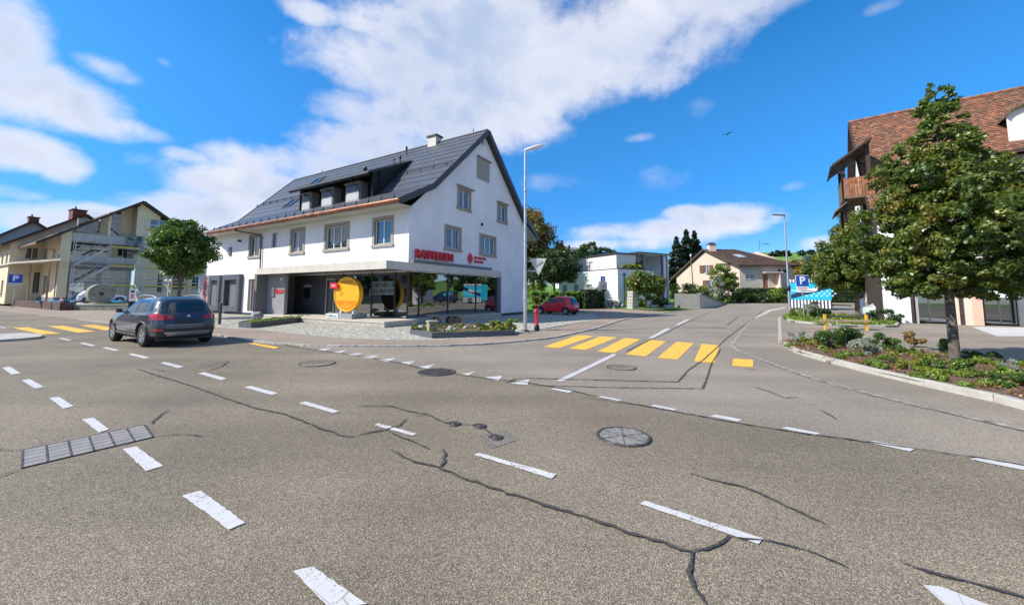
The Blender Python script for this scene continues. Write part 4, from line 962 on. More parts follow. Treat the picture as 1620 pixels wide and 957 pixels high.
suv, H, patch = car('parked_car', 'dark blue grey estate car with red tail lights waiting on the road', suv_loc, hd, PAINTG,
    rear=[(.27, -2.08), (.36, -2.22), (.5, -2.27), (.7, -2.26), (.86, -2.2), (.98, -2.14), (1.05, -2.08), (1.2, -1.98), (1.38, -1.84), (1.46, -1.74), (1.52, -1.58), (1.545, -1.35)],
    front=[(.27, 2.12), (.4, 2.2), (.6, 2.2), (.76, 2.12), (.86, 1.98), (.93, 1.7), (.98, 1.32), (1.02, 1.08), (1.08, .95), (1.2, .70), (1.35, .40), (1.44, .18), (1.5, -.05), (1.545, -.55)],
    Wt=[(.27, .80), (.36, .87), (.5, .895), (.72, .90), (.86, .885), (.96, .865), (1.02, .84), (1.2, .765), (1.36, .69), (1.45, .62), (1.52, .50), (1.545, .36)], n_=5.5,
    axr=-1.36, axf=1.40, wr=.345,
    windows=[('side', [(-.55, 1.04), (.30, 1.03), (.08, 1.40), (-.52, 1.435)]), ('side', [(.36, 1.03), (.86, 1.02), (.30, 1.35), (.15, 1.395)]), ('side', [(-1.3, 1.06), (-.62, 1.045), (-.6, 1.435), (-1.12, 1.41)]), ('side', [(-1.72, 1.12), (-1.38, 1.07), (-1.22, 1.40), (-1.5, 1.36)]),
             ('rear', [(-.74, 1.07), (.74, 1.07), (.58, 1.43), (-.58, 1.43)]), ('front', [(-.78, 1.05), (.78, 1.05), (.56, 1.44), (-.56, 1.44)])],
    tail=[('rear', [(.34, .84), (.84, .82), (.82, 1.03), (.42, .97)]), ('side', [(-2.08, .83), (-1.78, .92), (-1.76, 1.02), (-2.0, 1.04)])],
    extra=[('bumper_trim', 'rear', [(-.84, .36), (.84, .36), (.84, .58), (-.84, .58)], PLAST, .02), ('skid_plate', 'rear', [(-.5, .34), (.5, .34), (.62, .47), (-.62, .47)], ALLOY, .035),
           ('number_plate_recess', 'rear', [(-.34, .70), (.34, .70), (.36, .85), (-.36, .85)], PLAST, .012), ('sill_trim', 'side', [(-.92, .28), (.96, .28), (.96, .40), (-.92, .40)], PLAST, .014),
           ('side_strip', 'side', [(-.88, .33), (.92, .35), (.92, .385), (-.88, .37)], ALLOY, .03), ('door_seam', 'side', [(-.585, .42), (-.575, .42), (-.575, 1.03), (-.585, 1.03)], BLACK, .003),
           ('door_seam', 'side', [(.95, .42), (.96, .42), (.90, .98), (.89, .98)], BLACK, .003), ('tailgate_seam', 'rear', [(-.72, .615), (.72, .615), (.72, .63), (-.72, .63)], BLACK, .006),
           ('reflector', 'rear', [(.62, .50), (.80, .50), (.80, .56), (.62, .56)], LAMPR, .026)], arch_mat=PLAST)
for sg in (-1, 1):
    mb = MB(); mb.tube([(-1.45, sg * .60, 1.50), (-1.2, sg * .63, 1.565), (-.5, sg * .64, 1.585), (.05, sg * .60, 1.545), (.15, sg * .58, 1.50)], .018, 8); mb.build('roof_rail', ALLOY, suv)
    mb = MB(); mb.tube([(.62, sg * .80, 1.03), (.62, sg * .92, 1.07)], .02, 6); mb.box(.54, .66, sg * .86, sg * 1.0, 1.01, 1.13); mb.build('wing_mirror', PLAST, suv)
    for x in (-.25, -1.0):
        mb = MB(); mb.bar((x - .1, sg * (H(x, .93) + .02), .93), (x + .1, sg * (H(x, .93) + .02), .93), .03, .03); mb.build('door_handle', PAINTG, suv)
mb = MB(); mb.lathe([(.001, -2.21), (.04, -2.21), (.04, -2.16)], 16, axis='x', c=(0, 0, .93)); mb.build('emblem', ALLOY, suv)
mb = MB(); mb.tube([(-2.1, .05, 1.06), (-2.04, -.3, 1.12)], .012, 6); mb.build('rear_wiper', BLACK, suv)
# seats glimpsed are hidden behind dark glass

rd = at(898, 497.5); fd = at(853, 497.5); md = at(876, 498); hd2 = math.atan2(.60, -.80)
red, H, patch = car('parked_car', 'small red hatchback parked on the driveway beside the bank', (3.75, 31.7, T(3.6, 31.6) + .02), hd2, PAINTR,
    rear=[(.24, -1.62), (.34, -1.74), (.5, -1.78), (.72, -1.76), (.88, -1.68), (1.0, -1.62), (1.2, -1.5), (1.36, -1.36), (1.43, -1.2), (1.465, -.95)],
    front=[(.24, 1.58), (.4, 1.66), (.6, 1.62), (.74, 1.5), (.83, 1.25), (.9, 1.05), (.96, .92), (1.1, .68), (1.28, .34), (1.38, .1), (1.44, -.15), (1.465, -.4)],
    Wt=[(.24, .74), (.34, .79), (.6, .81), (.8, .80), (.92, .78), (1.05, .73), (1.3, .62), (1.4, .53), (1.465, .35)], n_=4.6, axr=-1.15, axf=1.17, wr=.285,
    windows=[('side', [(-.38, .95), (.72, .93), (.22, 1.27), (-.34, 1.34)]), ('side', [(-1.05, 1.0), (-.52, .96), (-.48, 1.33), (-.95, 1.28)]), ('rear', [(-.62, .86), (.62, .86), (.48, 1.33), (-.48, 1.33)]), ('front', [(-.66, .95), (.66, .95), (.48, 1.36), (-.48, 1.36)])],
    tail=[('side', [(-1.6, .90), (-1.50, .90), (-1.36, 1.18), (-1.46, 1.18)])],
    extra=[('number_plate', 'rear', [(-.26, .62), (.26, .62), (.26, .73), (-.26, .73)], SIGNW, .012), ('door_seam', 'side', [(-.45, .4), (-.44, .4), (-.42, .95), (-.43, .95)], BLACK, .003), ('bumper_trim', 'rear', [(-.7, .26), (.7, .26), (.7, .38), (-.7, .38)], PLAST, .01)], track=.68, rim=ALLOY, spokes=6)
for sg in (-1, 1):
    mb = MB(); mb.box(.60, .74, sg * .78, sg * .92, .93, 1.05); mb.build('wing_mirror', PAINTR, red)

# ================================================================== STREET FURNITURE
def pole_thing(name, base, label, cat, h, r0, r1, m=GALV, group=None, foot=True):
    t = root(name, base, 0, label, cat, group); mb = MB(); mb.tube([(0, 0, 0), (0, 0, h)], r0, 12, r1=r1); mb.build('pole', m, t)
    if foot: mb = MB(); mb.lathe([(r0 * 2.2, 0), (r0 * 2.2, .03), (r0 * 1.05, .06)], 16); mb.build('foot', BRMETAL, t)
    return t
lamp = pole_thing('street_lamp', (.59, 17.08, .04), 'tall slim steel street lamp in front of the bank gable with oval head', 'street lamp', 8.25, .085, .045)
mb = MB(); mb.tube([(0, 0, 1.35), (0, 0, 2.0)], .1, 12, r1=.09); mb.build('pole_sleeve', GALV, lamp)
mb = MB(); mb.tube([(0, 0, 6.25), (0, 0, 6.4)], .075, 10); mb.build('collar', GALV, lamp)
mb = MB(); pr = [(0, .05), (.12, .09), (.35, .15), (.6, .15), (.78, .09), (.84, .02)]; vs = []
for x, w in pr:
    for k in range(12):
        a = 2 * math.pi * k / 12; vs.append((x, w * math.cos(a), .05 + x * .28 + .075 * math.sin(a) * (w / .15) ** .5))
mb.add(vs, [(i * 12 + k, i * 12 + (k + 1) % 12, (i + 1) * 12 + (k + 1) % 12, (i + 1) * 12 + k) for i in range(5) for k in range(12)] + [tuple(range(12)), tuple(range(60, 72))], 0, True)
hdm = mb.build('lamp_head', SIGNW, lamp); hdm.location = (0, 0, 8.15)
mb = MB(); mb.box(.3, .68, -.1, .1, .0, .02); o = mb.build('lamp_glass', mat('lamp lens', (.5, .42, .25), .2), hdm); o.location = (0, 0, .075); o.rotation_euler.y = -.27
# yield sign, seen from behind, on two arms from the lamp pole
ys = root('yield_sign', (.59, 17.08, 0), 0, 'triangular yield sign seen from its bare back, held on arms beside the lamp pole', 'traffic sign')
mb = MB(); c = [(.20, .14, 3.27), (.95, -.02, 3.25), (.60, .05, 2.47)]; mb.prism(c, (.01, .03, 0)); mb.build('sign_plate', SIGNB, ys)
mb = MB(); mb.prism([(x + .012, y + .035, z) for x, y, z in c], (.003, .008, 0)); mb.build('sign_face', SIGNW, ys)
mb = MB(); mb.bar((.08, 0, 3.12), (.75, -.0, 3.12), .03, .03); mb.build('arm', GALV, ys); mb = MB(); mb.bar((.08, 0, 2.68), (.60, -.0, 2.68), .03, .03); mb.build('arm', GALV, ys)
hy = root('fire_hydrant', (1.12, 17.39, .04), .3, 'slim red fire hydrant with black base beside the street lamp', 'hydrant')
mb = MB(); mb.lathe([(.09, .25), (.075, .3), (.068, .55), (.075, .72), (.10, .78), (.10, .9), (.05, .97), (.001, .98)], 18); mb.build('barrel', mat('hydrant red', (.55, .012, .03), .35, coat=.5), hy)
mb = MB(); mb.lathe([(.13, 0), (.13, .1), (.10, .24), (.09, .25)], 18); mb.build('base', mat('hydrant base', (.02, .035, .03), .6), hy)
mb = MB(); mb.tube([(.08, 0, .84), (.16, 0, .84)], .04, 10); mb.build('outlet_cap', LGREY, hy); mb = MB(); mb.tube([(-.08, 0, .84), (-.14, 0, .84)], .04, 10); mb.build('outlet_cap', LGREY, hy)
mb = MB(); mb.tube([(-.09, .02, .3), (-.09, .02, 1.55)], .008, 6); mb.build('marker_rod', RED, hy)
bl = root('bollard', (-15.36, 20.33, .03), 0, 'slender dark post standing on the cobbles right of the waiting car', 'bollard')
mb = MB(); mb.tube([(0, 0, 0), (0, 0, 1.05)], .07, 14); mb.build('post', DGREY, bl); mb = MB(); mb.lathe([(.078, 1.02), (.078, 1.09), (.001, 1.1)], 14); mb.build('cap', BLACK, bl)
py = root('sign_pylon', (-19.2, 24.0, 0), math.atan2(-.3, .95), 'grey upright sign slab with red vertical lettering behind the waiting car', 'sign')
mb = MB(); mb.box(-.42, .42, -.08, .08, 0, 2.72); mb.build('slab', mat('pylon grey', (.34, .36, .37), .5), py)
mb = MB(); mb.box(-.44, -.42, -.085, .085, 0, 2.72); mb.build('edge_strip', mat('pale aqua edge', (.45, .62, .58), .4), py)
text_mesh('lettering', 'RAIFFEISEN', .30, .008, RED, py, fm((.17, -.09, 1.85), (0, 0, 1), (0, -1, 0)) , bold=.008)

# gold coin display -------------------------------------------------------------
coin = root('coin_display', L2(-1.52, 2.92, .323), 0, 'giant yellow coin standing on a grey plinth on the bank platform', 'display')
coin.rotation_euler.z = math.atan2(B_.y, B_.x) + .10
CX = 0; RR = .96; CZ = 1.30
mb = MB(); n = 56
def ring(r, x): return [(x, r * math.cos(2 * math.pi * k / n), CZ + r * math.sin(2 * math.pi * k / n)) for k in range(n)]
rs = [ring(RR * .9, -.12), ring(RR * .93, -.15), ring(RR * .985, -.15), ring(RR, -.12), ring(RR, .12), ring(RR * .96, .15)]
for a, b in zip(rs, rs[1:]): mb.add(a + b, [(k, (k + 1) % n, n + (k + 1) % n, n + k) for k in range(n)], 0, True)
mb.add(rs[0], [tuple(range(n))]); mb.add(rs[-1], [tuple(range(n))], 1); mb.build('disc', [YELLOW, mat('dark coin back', (.05, .022, .015), .6)], coin)
mb = MB(); ch_ = [(-.124, RR * .88 * math.cos(a), CZ + RR * .88 * math.sin(a)) for a in [math.pi + math.asin(.42) + (math.pi - 2 * math.asin(.42)) * k / 24 for k in range(25)]]; mb.prism(ch_, (-.008, 0, 0)); mb.build('lower_field', YELLOW2, coin)
text_mesh('numeral', '5', .62, .006, YELLOW2, coin, fm((-.128, .42, CZ + .12), (0, -1, 0), (-1, 0, 0)))
for k, (w, z) in enumerate(((.5, .72), (.8, .62), (.3, .52))):
    mb = MB(); mb.box(-.137, -.133, -w / 2, w / 2, CZ - z - .03, CZ - z + .02); mb.build('relief_line', YELLOW, coin)
text_mesh('rim_lettering', 'RAIFFEISEN', .17, .005, YELLOW2, coin, fm((-.128, 0, CZ + .66), (0, -1, 0), (-1, 0, 0)))
mb = MB(); mb.box(-.24, -.2, .62, 1.16, CZ + .32, CZ + .62); o = mb.build('red_tag', mat('red display tag', (.70, .02, .05), .4), coin); o.rotation_euler.x = 0
text_mesh('tag_lettering', 'NEU', .16, .004, SIGNW, coin, fm((-.246, .89, CZ + .47), (0, -1, 0), (-1, 0, 0)))
mb = MB(); mb.box(-.5, .55, -.85, 1.05, .002, .26); mb.build('plinth', mat('grey plinth', (.27, .29, .30), .6), coin)
mb = MB(); mb.box(-.52, -.502, .15, 1.05, .03, .25); mb.build('plinth_sign', SIGNW, coin)
text_mesh('plinth_lettering', 'Raiffeisen', .2, .004, mat('blue grey lettering', (.12, .22, .32), .5), coin, fm((-.525, .60, .14), (0, -1, 0), (-1, 0, 0)))
for y in (-.45, .45):
    mb = MB(); mb.box(-.1, .1, y - .04, y + .04, .262, .52); mb.build('bracket', SIGNW, coin)

# planter with rock -----------------------------------------------------------
EDG = mat('dark grey planter edge', (.085, .095, .11), .6, var=.1)
def bed(name, label, pts, h, soilm, seed, edge=EDG, th=.06, z0=0.03):
    c = sum((Vector(p) for p in pts), Vector((0, 0, 0))) / len(pts); c.z = 0; t = root(name, c, 0, label, 'planter'); n = len(pts); q = [Vector(p) - c for p in pts]
    for i in range(n):
        mb = MB(); a, b = q[i], q[(i + 1) % n]; mb.bar((a.x, a.y, z0 + h / 2), (b.x, b.y, z0 + h / 2), th, h); mb.build('edge_board', edge, t)
    mb = MB(); mb.poly([(v.x, v.y, z0 + h - .03) for v in q]); mb.build('soil', soilm, t); return t, c
p1 = V2([(378, 519), (398, 520.3), (493, 508)], 0); p1.append(p1[2] + Vector((-1.0, 1.0, 0))); p1.append(p1[0] + Vector((-.3, 1.0, 0)))
t, c = bed('planter', 'long low dark trough with turf and a round grey rock by the entrance', p1, .28, GRASS, 3)
def scatter_poly(P, n, g):
    out = []; xs = [p[0] for p in P]; ys = [p[1] for p in P]
    while len(out) < n:
        x, y = g.uniform(min(xs), max(xs)), g.uniform(min(ys), max(ys))
        if inside(x, y, P): out.append((x, y))
    return out
def cover(name, P, n, size, m, seed, z, r, parent=None, label=None, spots=None, flat=.5):
    g = random.Random(seed); pts = spots or scatter_poly(P, max(6, n // 60), g)
    o = link(name, leaf_mesh(name, [(x, y, z) for x, y in pts], [r * g.uniform(.6, 1.2) for _ in pts], n, size, m, squash=.5, flat=flat, seed=seed), parent)
    o['kind'] = 'stuff'
    if label: o['label'] = label
    return o
cover('turf', [tuple(p)[:2] for p in p1], 5000, .05, LF_BRIGHT, 5, .29, .14, label='short bright turf filling the trough by the entrance')
bpy.data.objects['turf']['category'] = 'grass'
def rock(name, loc, label, r, seed, m=None, sq=.8):
    bm = bmesh.new(); bmesh.ops.create_icosphere(bm, subdivisions=2, radius=r); g = random.Random(seed)
    for v in bm.verts: v.co *= 1 + g.uniform(-.14, .14); v.co.z *= sq
    me = bpy.data.meshes.new(name); bm.to_mesh(me); bm.free(); me.materials.append(m or mat('rock ' + str(seed), (.30, .29, .30), .85, var=.35, vscale=8, bump=.5))
    o = link(name, me); o.location = loc; tag(o, label, 'rock'); return o
ro = at(405, 513); rock('rock', (ro.x - .3, ro.y + .5, .42), 'round grey rock at the left end of the turf trough', .30, 4)

p2_ = V2([(649.5, 529.7), (684.8, 537.2), (809.7, 532.8), (814, 527), (766, 522), (721.5, 519.6), (694, 524)], 0)
t, c = bed('planter', 'low dark edged flower bed with granite block on the bank corner', p2_, .22, SOIL, 8)
P2 = [tuple(p)[:2] for p in p2_]
gb_ = at(677, 534); g0 = root('granite_post', (gb_.x + .1, gb_.y + .25, .2), .5, 'rough square granite post with a slab lid in the corner bed', 'stone post')
mb = MB(); mb.box(-.17, .17, -.17, .17, 0, .36, fx=lambda x, y, z: (x * (1 + z * .15), y * (1 + z * .15), z)); mb.build('shaft', mat('lichened granite', (.30, .27, .17), .9, var=.3, vscale=7, bump=.6), g0); mb = MB(); mb.box(-.21, .21, -.21, .21, .362, .42); mb.build('lid', STONEG, g0)
g0.scale = (.95, .95, 1.0)
def near(px, py, dz=0): p = at(px, py); return (p.x, p.y, T(p.x, p.y) + dz)
o = cover('corner_turf', P2, 3000, .05, LF_BRIGHT, 9, .235, .13, label='short green ground plants covering the corner bed'); tag(o, None, 'ground cover')
bush('turf_clump', near(664, 530.5, .2), 'bright green grass clump at the left tip of the corner bed', 'grass', .60, .24, .14, 2200, .05, LF_BRIGHT, 11)
bush('low_shrub', near(779, 530, .18), 'low spreading yellow green conifer spilling over the corner bed edge', 'shrub', .75, .34, .22, 4500, .05, LF_YEL, 12)
bush('low_shrub', near(799, 529.5, .18), 'taller green end shrub at the right tip of the corner bed', 'shrub', .55, .34, .28, 3600, .05, LF_BRIGHT, 13)
bush('flower_clump', near(700, 528, .2), 'small yellow flowering clump beside the granite post', 'flowers', .42, .22, .12, 1000, .05, LF_YEL, 14)
bush('flower_clump', near(727, 527, .2), 'bright yellow clump in the middle of the corner bed', 'flowers', .35, .2, .13, 900, .05, LF_YEL, 15)
for i, (x, y, r, lb) in enumerate([(712, 530, .17, 'dark flat stone behind the yellow clumps of the corner bed'), (737, 528, .12, 'brownish stone in the middle of the corner bed'), (753, 526.5, .10, 'small pale stone at the right of the corner bed'), (720, 531, .09, 'little grey stone at the front edge of the corner bed')]):
    q = near(x, y, .26); rock('rock', q, lb, r, 20 + i, sq=.6)
# bench of stone slab on logs
bq = at(704, 514.5); be = root('bench', (bq.x, bq.y + .1, .03), math.atan2(B_.y, B_.x) - .55, 'dark stone slab bench on round log feet before the bank window', 'bench')
DST = mat('dark bench slab', (.19, .17, .155), .7, var=.2, vscale=5); mb = MB(); mb.box(-.95, .95, -.27, .27, .44, .54); mb.build('seat', DST, be, bevel=.015)
for x in (-.5, .28, .62):
    mb = MB(); mb.tube([(x, -.24, .22), (x, .24, .22)], .2, 16); mb.build('log_foot', WOOD, be)
mb = MB(); mb.box(-1.0, -.72, -.2, .2, 0, .3, fx=lambda x, y, z: (x + (z * .2), y * (1 - z * .9), z)); mb.build('stone_foot', CONC, be)
# ================================================================== RIGHT SIDE
lz = T(24.14, 33.5)
lamp2 = pole_thing('street_lamp', (24.14, 33.5, lz), 'street lamp with flat rectangular head pointing left by the blue trailer', 'street lamp', 8.65, .10, .05)
mb = MB(); mb.box(-1.05, .02, -.14, .14, -.05, .05, fx=lambda x, y, z: (x, y * (1 + x * .3), z)); o = mb.build('lamp_head', MGREY, lamp2); o.location = (0, 0, 8.68); o.rotation_euler.y = .03
mb = MB(); mb.lathe([(.11, 2.0), (.16, 2.02), (.16, 2.4), (.11, 2.42)], 14); mb.build('junction_band', BLACK, lamp2)
ps = root('parking_sign', (20.08, 26.55, T(20, 26.5)), -.15, 'blue parking sign with white plate on a thin post in the right hand island', 'traffic sign')
mb = MB(); mb.tube([(0, 0, 0), (0, 0, 3.0)], .032, 10); mb.build('post', GALV, ps)
mb = MB(); mb.box(-.41, .41, -.05, -.03, 2.24, 3.02); mb.build('sign_plate', SIGNW, ps, bevel=.01)
mb = MB(); mb.box(-.385, .385, -.056, -.0505, 2.265, 2.995); mb.build('sign_face', BLUE, ps)
text_mesh('letter_p', 'P', .72, .003, SIGNW, ps, fm((0, -.06, 2.63), (1, 0, 0), (0, -1, 0)), bold=.02)
mb = MB(); mb.box(-.39, .39, -.05, -.03, 1.94, 2.22); ep = mb.build('supplementary_plate', SIGNW, ps)
for k, w in enumerate((.30, .24)):
    mb = MB(); mb.box(-w, w, -.055, -.0505, 2.12 - k * .1, 2.155 - k * .1); mb.build('text_line', RED, ep)
# island with turf
isl = V2([(1243, 506.5), (1252, 509.5), (1300, 514.5), (1350, 517), (1420, 518), (1423, 512.5), (1390, 506), (1340, 500.5), (1290, 497.3), (1258, 497), (1245, 500)])
def kerb_bed(name, label, pts, stone_from, stone_to, h, w, m, seg=1.0, soil=SOIL, inner=.01):
    t = root(name, (0, 0, 0), 0, label, 'planted bed')
    line = [pts[i % len(pts)] for i in range(stone_from, stone_to + 1)]
    st = walk(line, seg)
    for i, (p, d) in enumerate(st):
        nx = st[i + 1][0] if i + 1 < len(st) else line[-1]
        if (nx - p).length < .1: continue
        mb = MB(); dd = (nx - p).normalized(); nn = Vector((-dd.y, dd.x, 0)); L = (nx - p).length - .008
        mb.box(0, L, 0, w, -.05, h, fx=lambda a, b, c: tuple(Vector((dd.x, dd.y, 0)) * a + nn * b + Vector((0, 0, c))))
        o = mb.build('kerb_stone', m, t, bevel=.012); o.location = (p.x, p.y, T(p.x, p.y))
    o = drape('soil', [tuple(p)[:2] for p in pts], soil, h - .035, t, step=2)
    return t
KST = mat('kerb stone', (.42, .40, .35), .8, var=.12, vscale=5, bump=.3)
kerb_bed('island_bed', 'small turf island with lamp, parking sign and picnic bench', isl, 0, len(isl), .11, .14, KST, 1.2, GRASS)
ISP = [tuple(p)[:2] for p in isl]
o = cover('island_turf', ISP, 9000, .10, LF_BRIGHT, 31, .12, .3, label='bright low turf and weeds covering the small right island'); tag(o, None, 'grass')
for i, (px, pyy, rx, rz, m, lb) in enumerate([(1262, 504, .5, .35, LF_BRIGHT, 'bright green ground plant at the tip of the island by the lamp foot'), (1284, 500, .8, .5, LF_GREY, 'grey flowering shrub behind the parking sign post'), (1300, 505, .6, .4, LF_DARK, 'dark low shrub just right of the parking sign post'), (1400, 511, 1.0, .42, LF_DARK, 'flat dark green shrub at the right end of the island')]):
    bush('low_shrub', near(px, pyy, .08), lb, 'shrub', rx, rx * .6, rz, 2200, .09, m, 40 + i)
# bench in front of island: plank on yellow legs
b0, b1 = Vector((14.94, 18.44, 0)), Vector((16.7, 18.2, 0)); bn = root('bench', (b0 + b1) / 2, math.atan2(b1.y - b0.y, b1.x - b0.x), 'simple wooden bench with bright yellow legs on the asphalt before the island', 'bench')
YL = mat('yellow leg paint', (.72, .42, .04), .5); L = (b1 - b0).length / 2
for x in (-L, L):
    mb = MB(); mb.box(x - .045, x + .045, -.04, .04, 0, .74); mb.build('leg', YL, bn); mb = MB(); mb.box(x - .05, x + .05, .05, .75, .36, .42); mb.build('foot_bar', WOOD, bn)
    mb = MB(); mb.bar((x, .1, .40), (x + (.35 if x < 0 else -.35), .35, .66), .04, .04); mb.build('brace', WOODD, bn)
mb = MB(); mb.box(-L - .25, L + .1, -.1, -.05, .40, .50); mb.build('front_rail', mat('tan bench plank', (.40, .29, .17), .8, var=.15), bn); mb = MB(); mb.box(-L + .07, L + .3, .05, .3, .60, .64); mb.build('seat_plank', WOODD, bn); mb = MB(); mb.box(-L + .07, L + .3, .36, .6, .60, .64); mb.build('seat_plank', WOODD, bn)
# big flower bed
fb = V2([(1239.6, 546), (1247, 553), (1262, 560.5), (1289, 568), (1330, 579), (1399, 597), (1450, 609), (1503, 620), (1560, 633), (1640, 652), (1760, 690), (1760, 620), (1640, 588), (1519, 570), (1429, 556), (1330, 545.5), (1275, 541), (1247, 540)])
kerb_bed('flower_bed', 'long mulched flower bed with pale kerb along the right footway', fb, 0, 10, .12, .15, KST, 1.0)
FP = [tuple(p)[:2] for p in fb]
o = cover('leaf_litter', FP, 6000, .045, LF_DRY, 51, .11, .22, label='brown and orange leaf litter lying on the mulched bed', flat=1.5); tag(o, None, 'leaf litter')
o = cover('ground_plants', FP, 9000, .05, LF_BRIGHT, 52, .14, .15, spots=scatter_poly(FP, 60, random.Random(3)), label='small yellow green plants dotted over the mulched bed'); tag(o, None, 'ground cover')
BL = [(1262, 545, .36, .20, LF_GREY, 'silvery lavender clump at the far left tip of the bed', 'lavender'), (1283, 550, .25, .12, LF_YEL, 'low yellow green clump near the left tip of the bed', 'plant'),
      (1315, 556, .30, .28, LF_DARK, 'deep green bushy plant left of centre in the bed, first in the row', 'shrub'), (1340, 553, .36, .34, LF_DARK, 'tall bright green bush with upright tips at left of the bed', 'shrub'),
      (1366, 566, .34, .20, LF_GREY, 'wide silvery grey plant near the kerb of the bed', 'plant'), (1352, 549, .4, .22, LF_GREY, 'grey green upright herb behind the green bushes at left', 'plant'),
      (1398, 557, .27, .24, LF_DARK, 'round dark green bush midway along the bed', 'shrub'), (1447, 549, .22, .26, LF_DRY, 'brownish twiggy bush at the back of the bed', 'shrub'),
      (1430, 563, .18, .12, LF_DARK, 'small dark bush left of the tree trunk', 'shrub'), (1491, 558, .23, .17, LF_BRIGHT, 'round green bush with yellow flower just left of the trunk', 'shrub'),
      (1500, 594, .40, .16, LF_DARK, 'wide green carpet plant in front of the tree trunk', 'plant'), (1556, 600, .34, .16, LF_BRIGHT, 'fresh green mound right of the trunk near the kerb', 'plant'),
      (1536, 572, .22, .10, LF_DARK, 'dark tuft just right of the tree trunk', 'plant'), (1568, 572, .22, .10, LF_DARK, 'second dark tuft behind and right of the trunk', 'plant'),
      (1440, 590, .2, .11, LF_YEL, 'pale yellow green rosette before the centre of the bed', 'plant'), (1410, 580, .22, .10, LF_BRIGHT, 'flat green rosette near the kerb left of centre', 'plant'),
      (1594, 614, .3, .14, LF_RED, 'reddish flowering plant at the right edge by the kerb', 'flowers'), (1612, 596, .25, .13, LF_GREY, 'silver plant at the far right of the bed', 'plant'),
      (1600, 618, .3, .10, LF_DARK, 'dark green mat under the reddish flowers', 'plant'), (1470, 575, .17, .09, LF_YEL, 'bright lime rosette left of the tree base', 'plant')]
for i, (px, py_, r, h, m, lb, ct) in enumerate(BL):
    if m is LF_DARK: m = LF_MID
    bush('bed_' + ('flowers' if ct == 'flowers' else 'lavender' if ct == 'lavender' else 'plant' if ct == 'plant' else 'shrub'), near(px, py_, .08), lb, ct, r * 1.25, r * .95, h * 1.1, int(1500 + 4500 * r), .045 if m is not LF_GREY else .035, m, 60 + i, group='plants of the flower bed')
# street trees
def profile_tree(name, loc, label, prof, ncl, nleaf, size, m, trunk_h, tr, seed, tips, depth=.85, rr=(.10, .24), limbs=40):
    """prof: (z, x left, x right) of the crown; clumps fill that uneven cone"""
    g = np.random.default_rng(seed); C_, Rd = [], []; zs = [p[0] for p in prof]; wd = [(p[2] - p[1]) ** 1.6 for p in prof]
    zz = np.linspace(zs[0], zs[-1], 200); ww = np.interp(zz, zs, wd); ww /= ww.sum()
    while len(C_) < ncl:
        z = g.choice(zz, p=ww) + g.normal() * .05; a = g.random() * 6.283; xl = np.interp(z, zs, [p[1] for p in prof]); xr = np.interp(z, zs, [p[2] for p in prof]); hw = (xr - xl) / 2
        lob = .86 + .16 * math.sin(3 * a + z * 2.3) + .10 * math.sin(7 * a - z * 5.1) + (.12 if g.random() < .15 else 0)
        r = (g.random() ** .42) * lob; q = .12 * hw
        C_.append(((xl + xr) / 2 + math.cos(a) * r * (hw - q * .3), math.sin(a) * r * hw * depth, z)); Rd.append(rr[0] + (rr[1] - rr[0]) * g.random() * min(1, hw / .8))
    for x, y, z0, z1 in tips:
        for k in range(int((z1 - z0) / .07)):
            f = k / max(1, (z1 - z0) / .07); C_.append((x + g.normal() * .11 * (1 - f), y + g.normal() * .11 * (1 - f), z0 + (z1 - z0) * f)); Rd.append(.13 - .07 * f)
    t = root(name, loc, 0, label, 'tree'); link('crown', leaf_mesh('crown', C_, Rd, nleaf, size, m, squash=.7, seed=seed), t)
    mb = MB(); top = zs[-1]; gr = random.Random(seed)
    mb.tube([(0, 0, -.05), (0, 0, .25), (0, 0, trunk_h * .6), (0, 0, trunk_h), (.05, 0, (trunk_h + top) / 2), (.12, 0, top)], [tr * 1.4, tr * 1.08, tr, tr * .9, tr * .5, tr * .08], 12)
    for k in range(limbs):
        e_ = Vector(C_[gr.randrange(ncl)]); s0 = Vector((0, 0, max(trunk_h * .95, e_.z - .35 * e_.xy.length - .25))); mid = s0.lerp(e_, .5) + Vector((0, 0, .03)); mb.tube([s0, mid, e_], [tr * .3, tr * .18, tr * .05], 6, cap=False)
    mb.build('trunk', TRUNK, t, fix=False); return t
profile_tree('street_tree', (10.83, 9.52, .06), 'large green street tree standing in the flower bed, crown full of small leaves',
     [(1.62, -1.1, 1.6), (1.8, -1.55, 2.3), (2.2, -1.85, 2.7), (2.9, -1.95, 2.45), (3.6, -1.85, 2.1), (4.2, -1.55, 1.9), (4.8, -1.35, 1.65), (5.3, -.85, 1.05), (5.8, -.5, .8), (6.2, -.42, .7), (6.6, -.3, .62), (6.8, -.22, .56)],
     1050, 98000, .078, LF_MAIN, 1.7, .092, 5, [(-.02, 0, 6.4, 7.12), (.48, 0, 6.4, 7.05), (1.55, 0, 4.7, 5.3), (-.95, 0, 4.9, 5.5), (.05, .2, 6.2, 6.8)])
q = at(1357, 494.5); q2 = (q.x * .80, q.y * .80, .1)
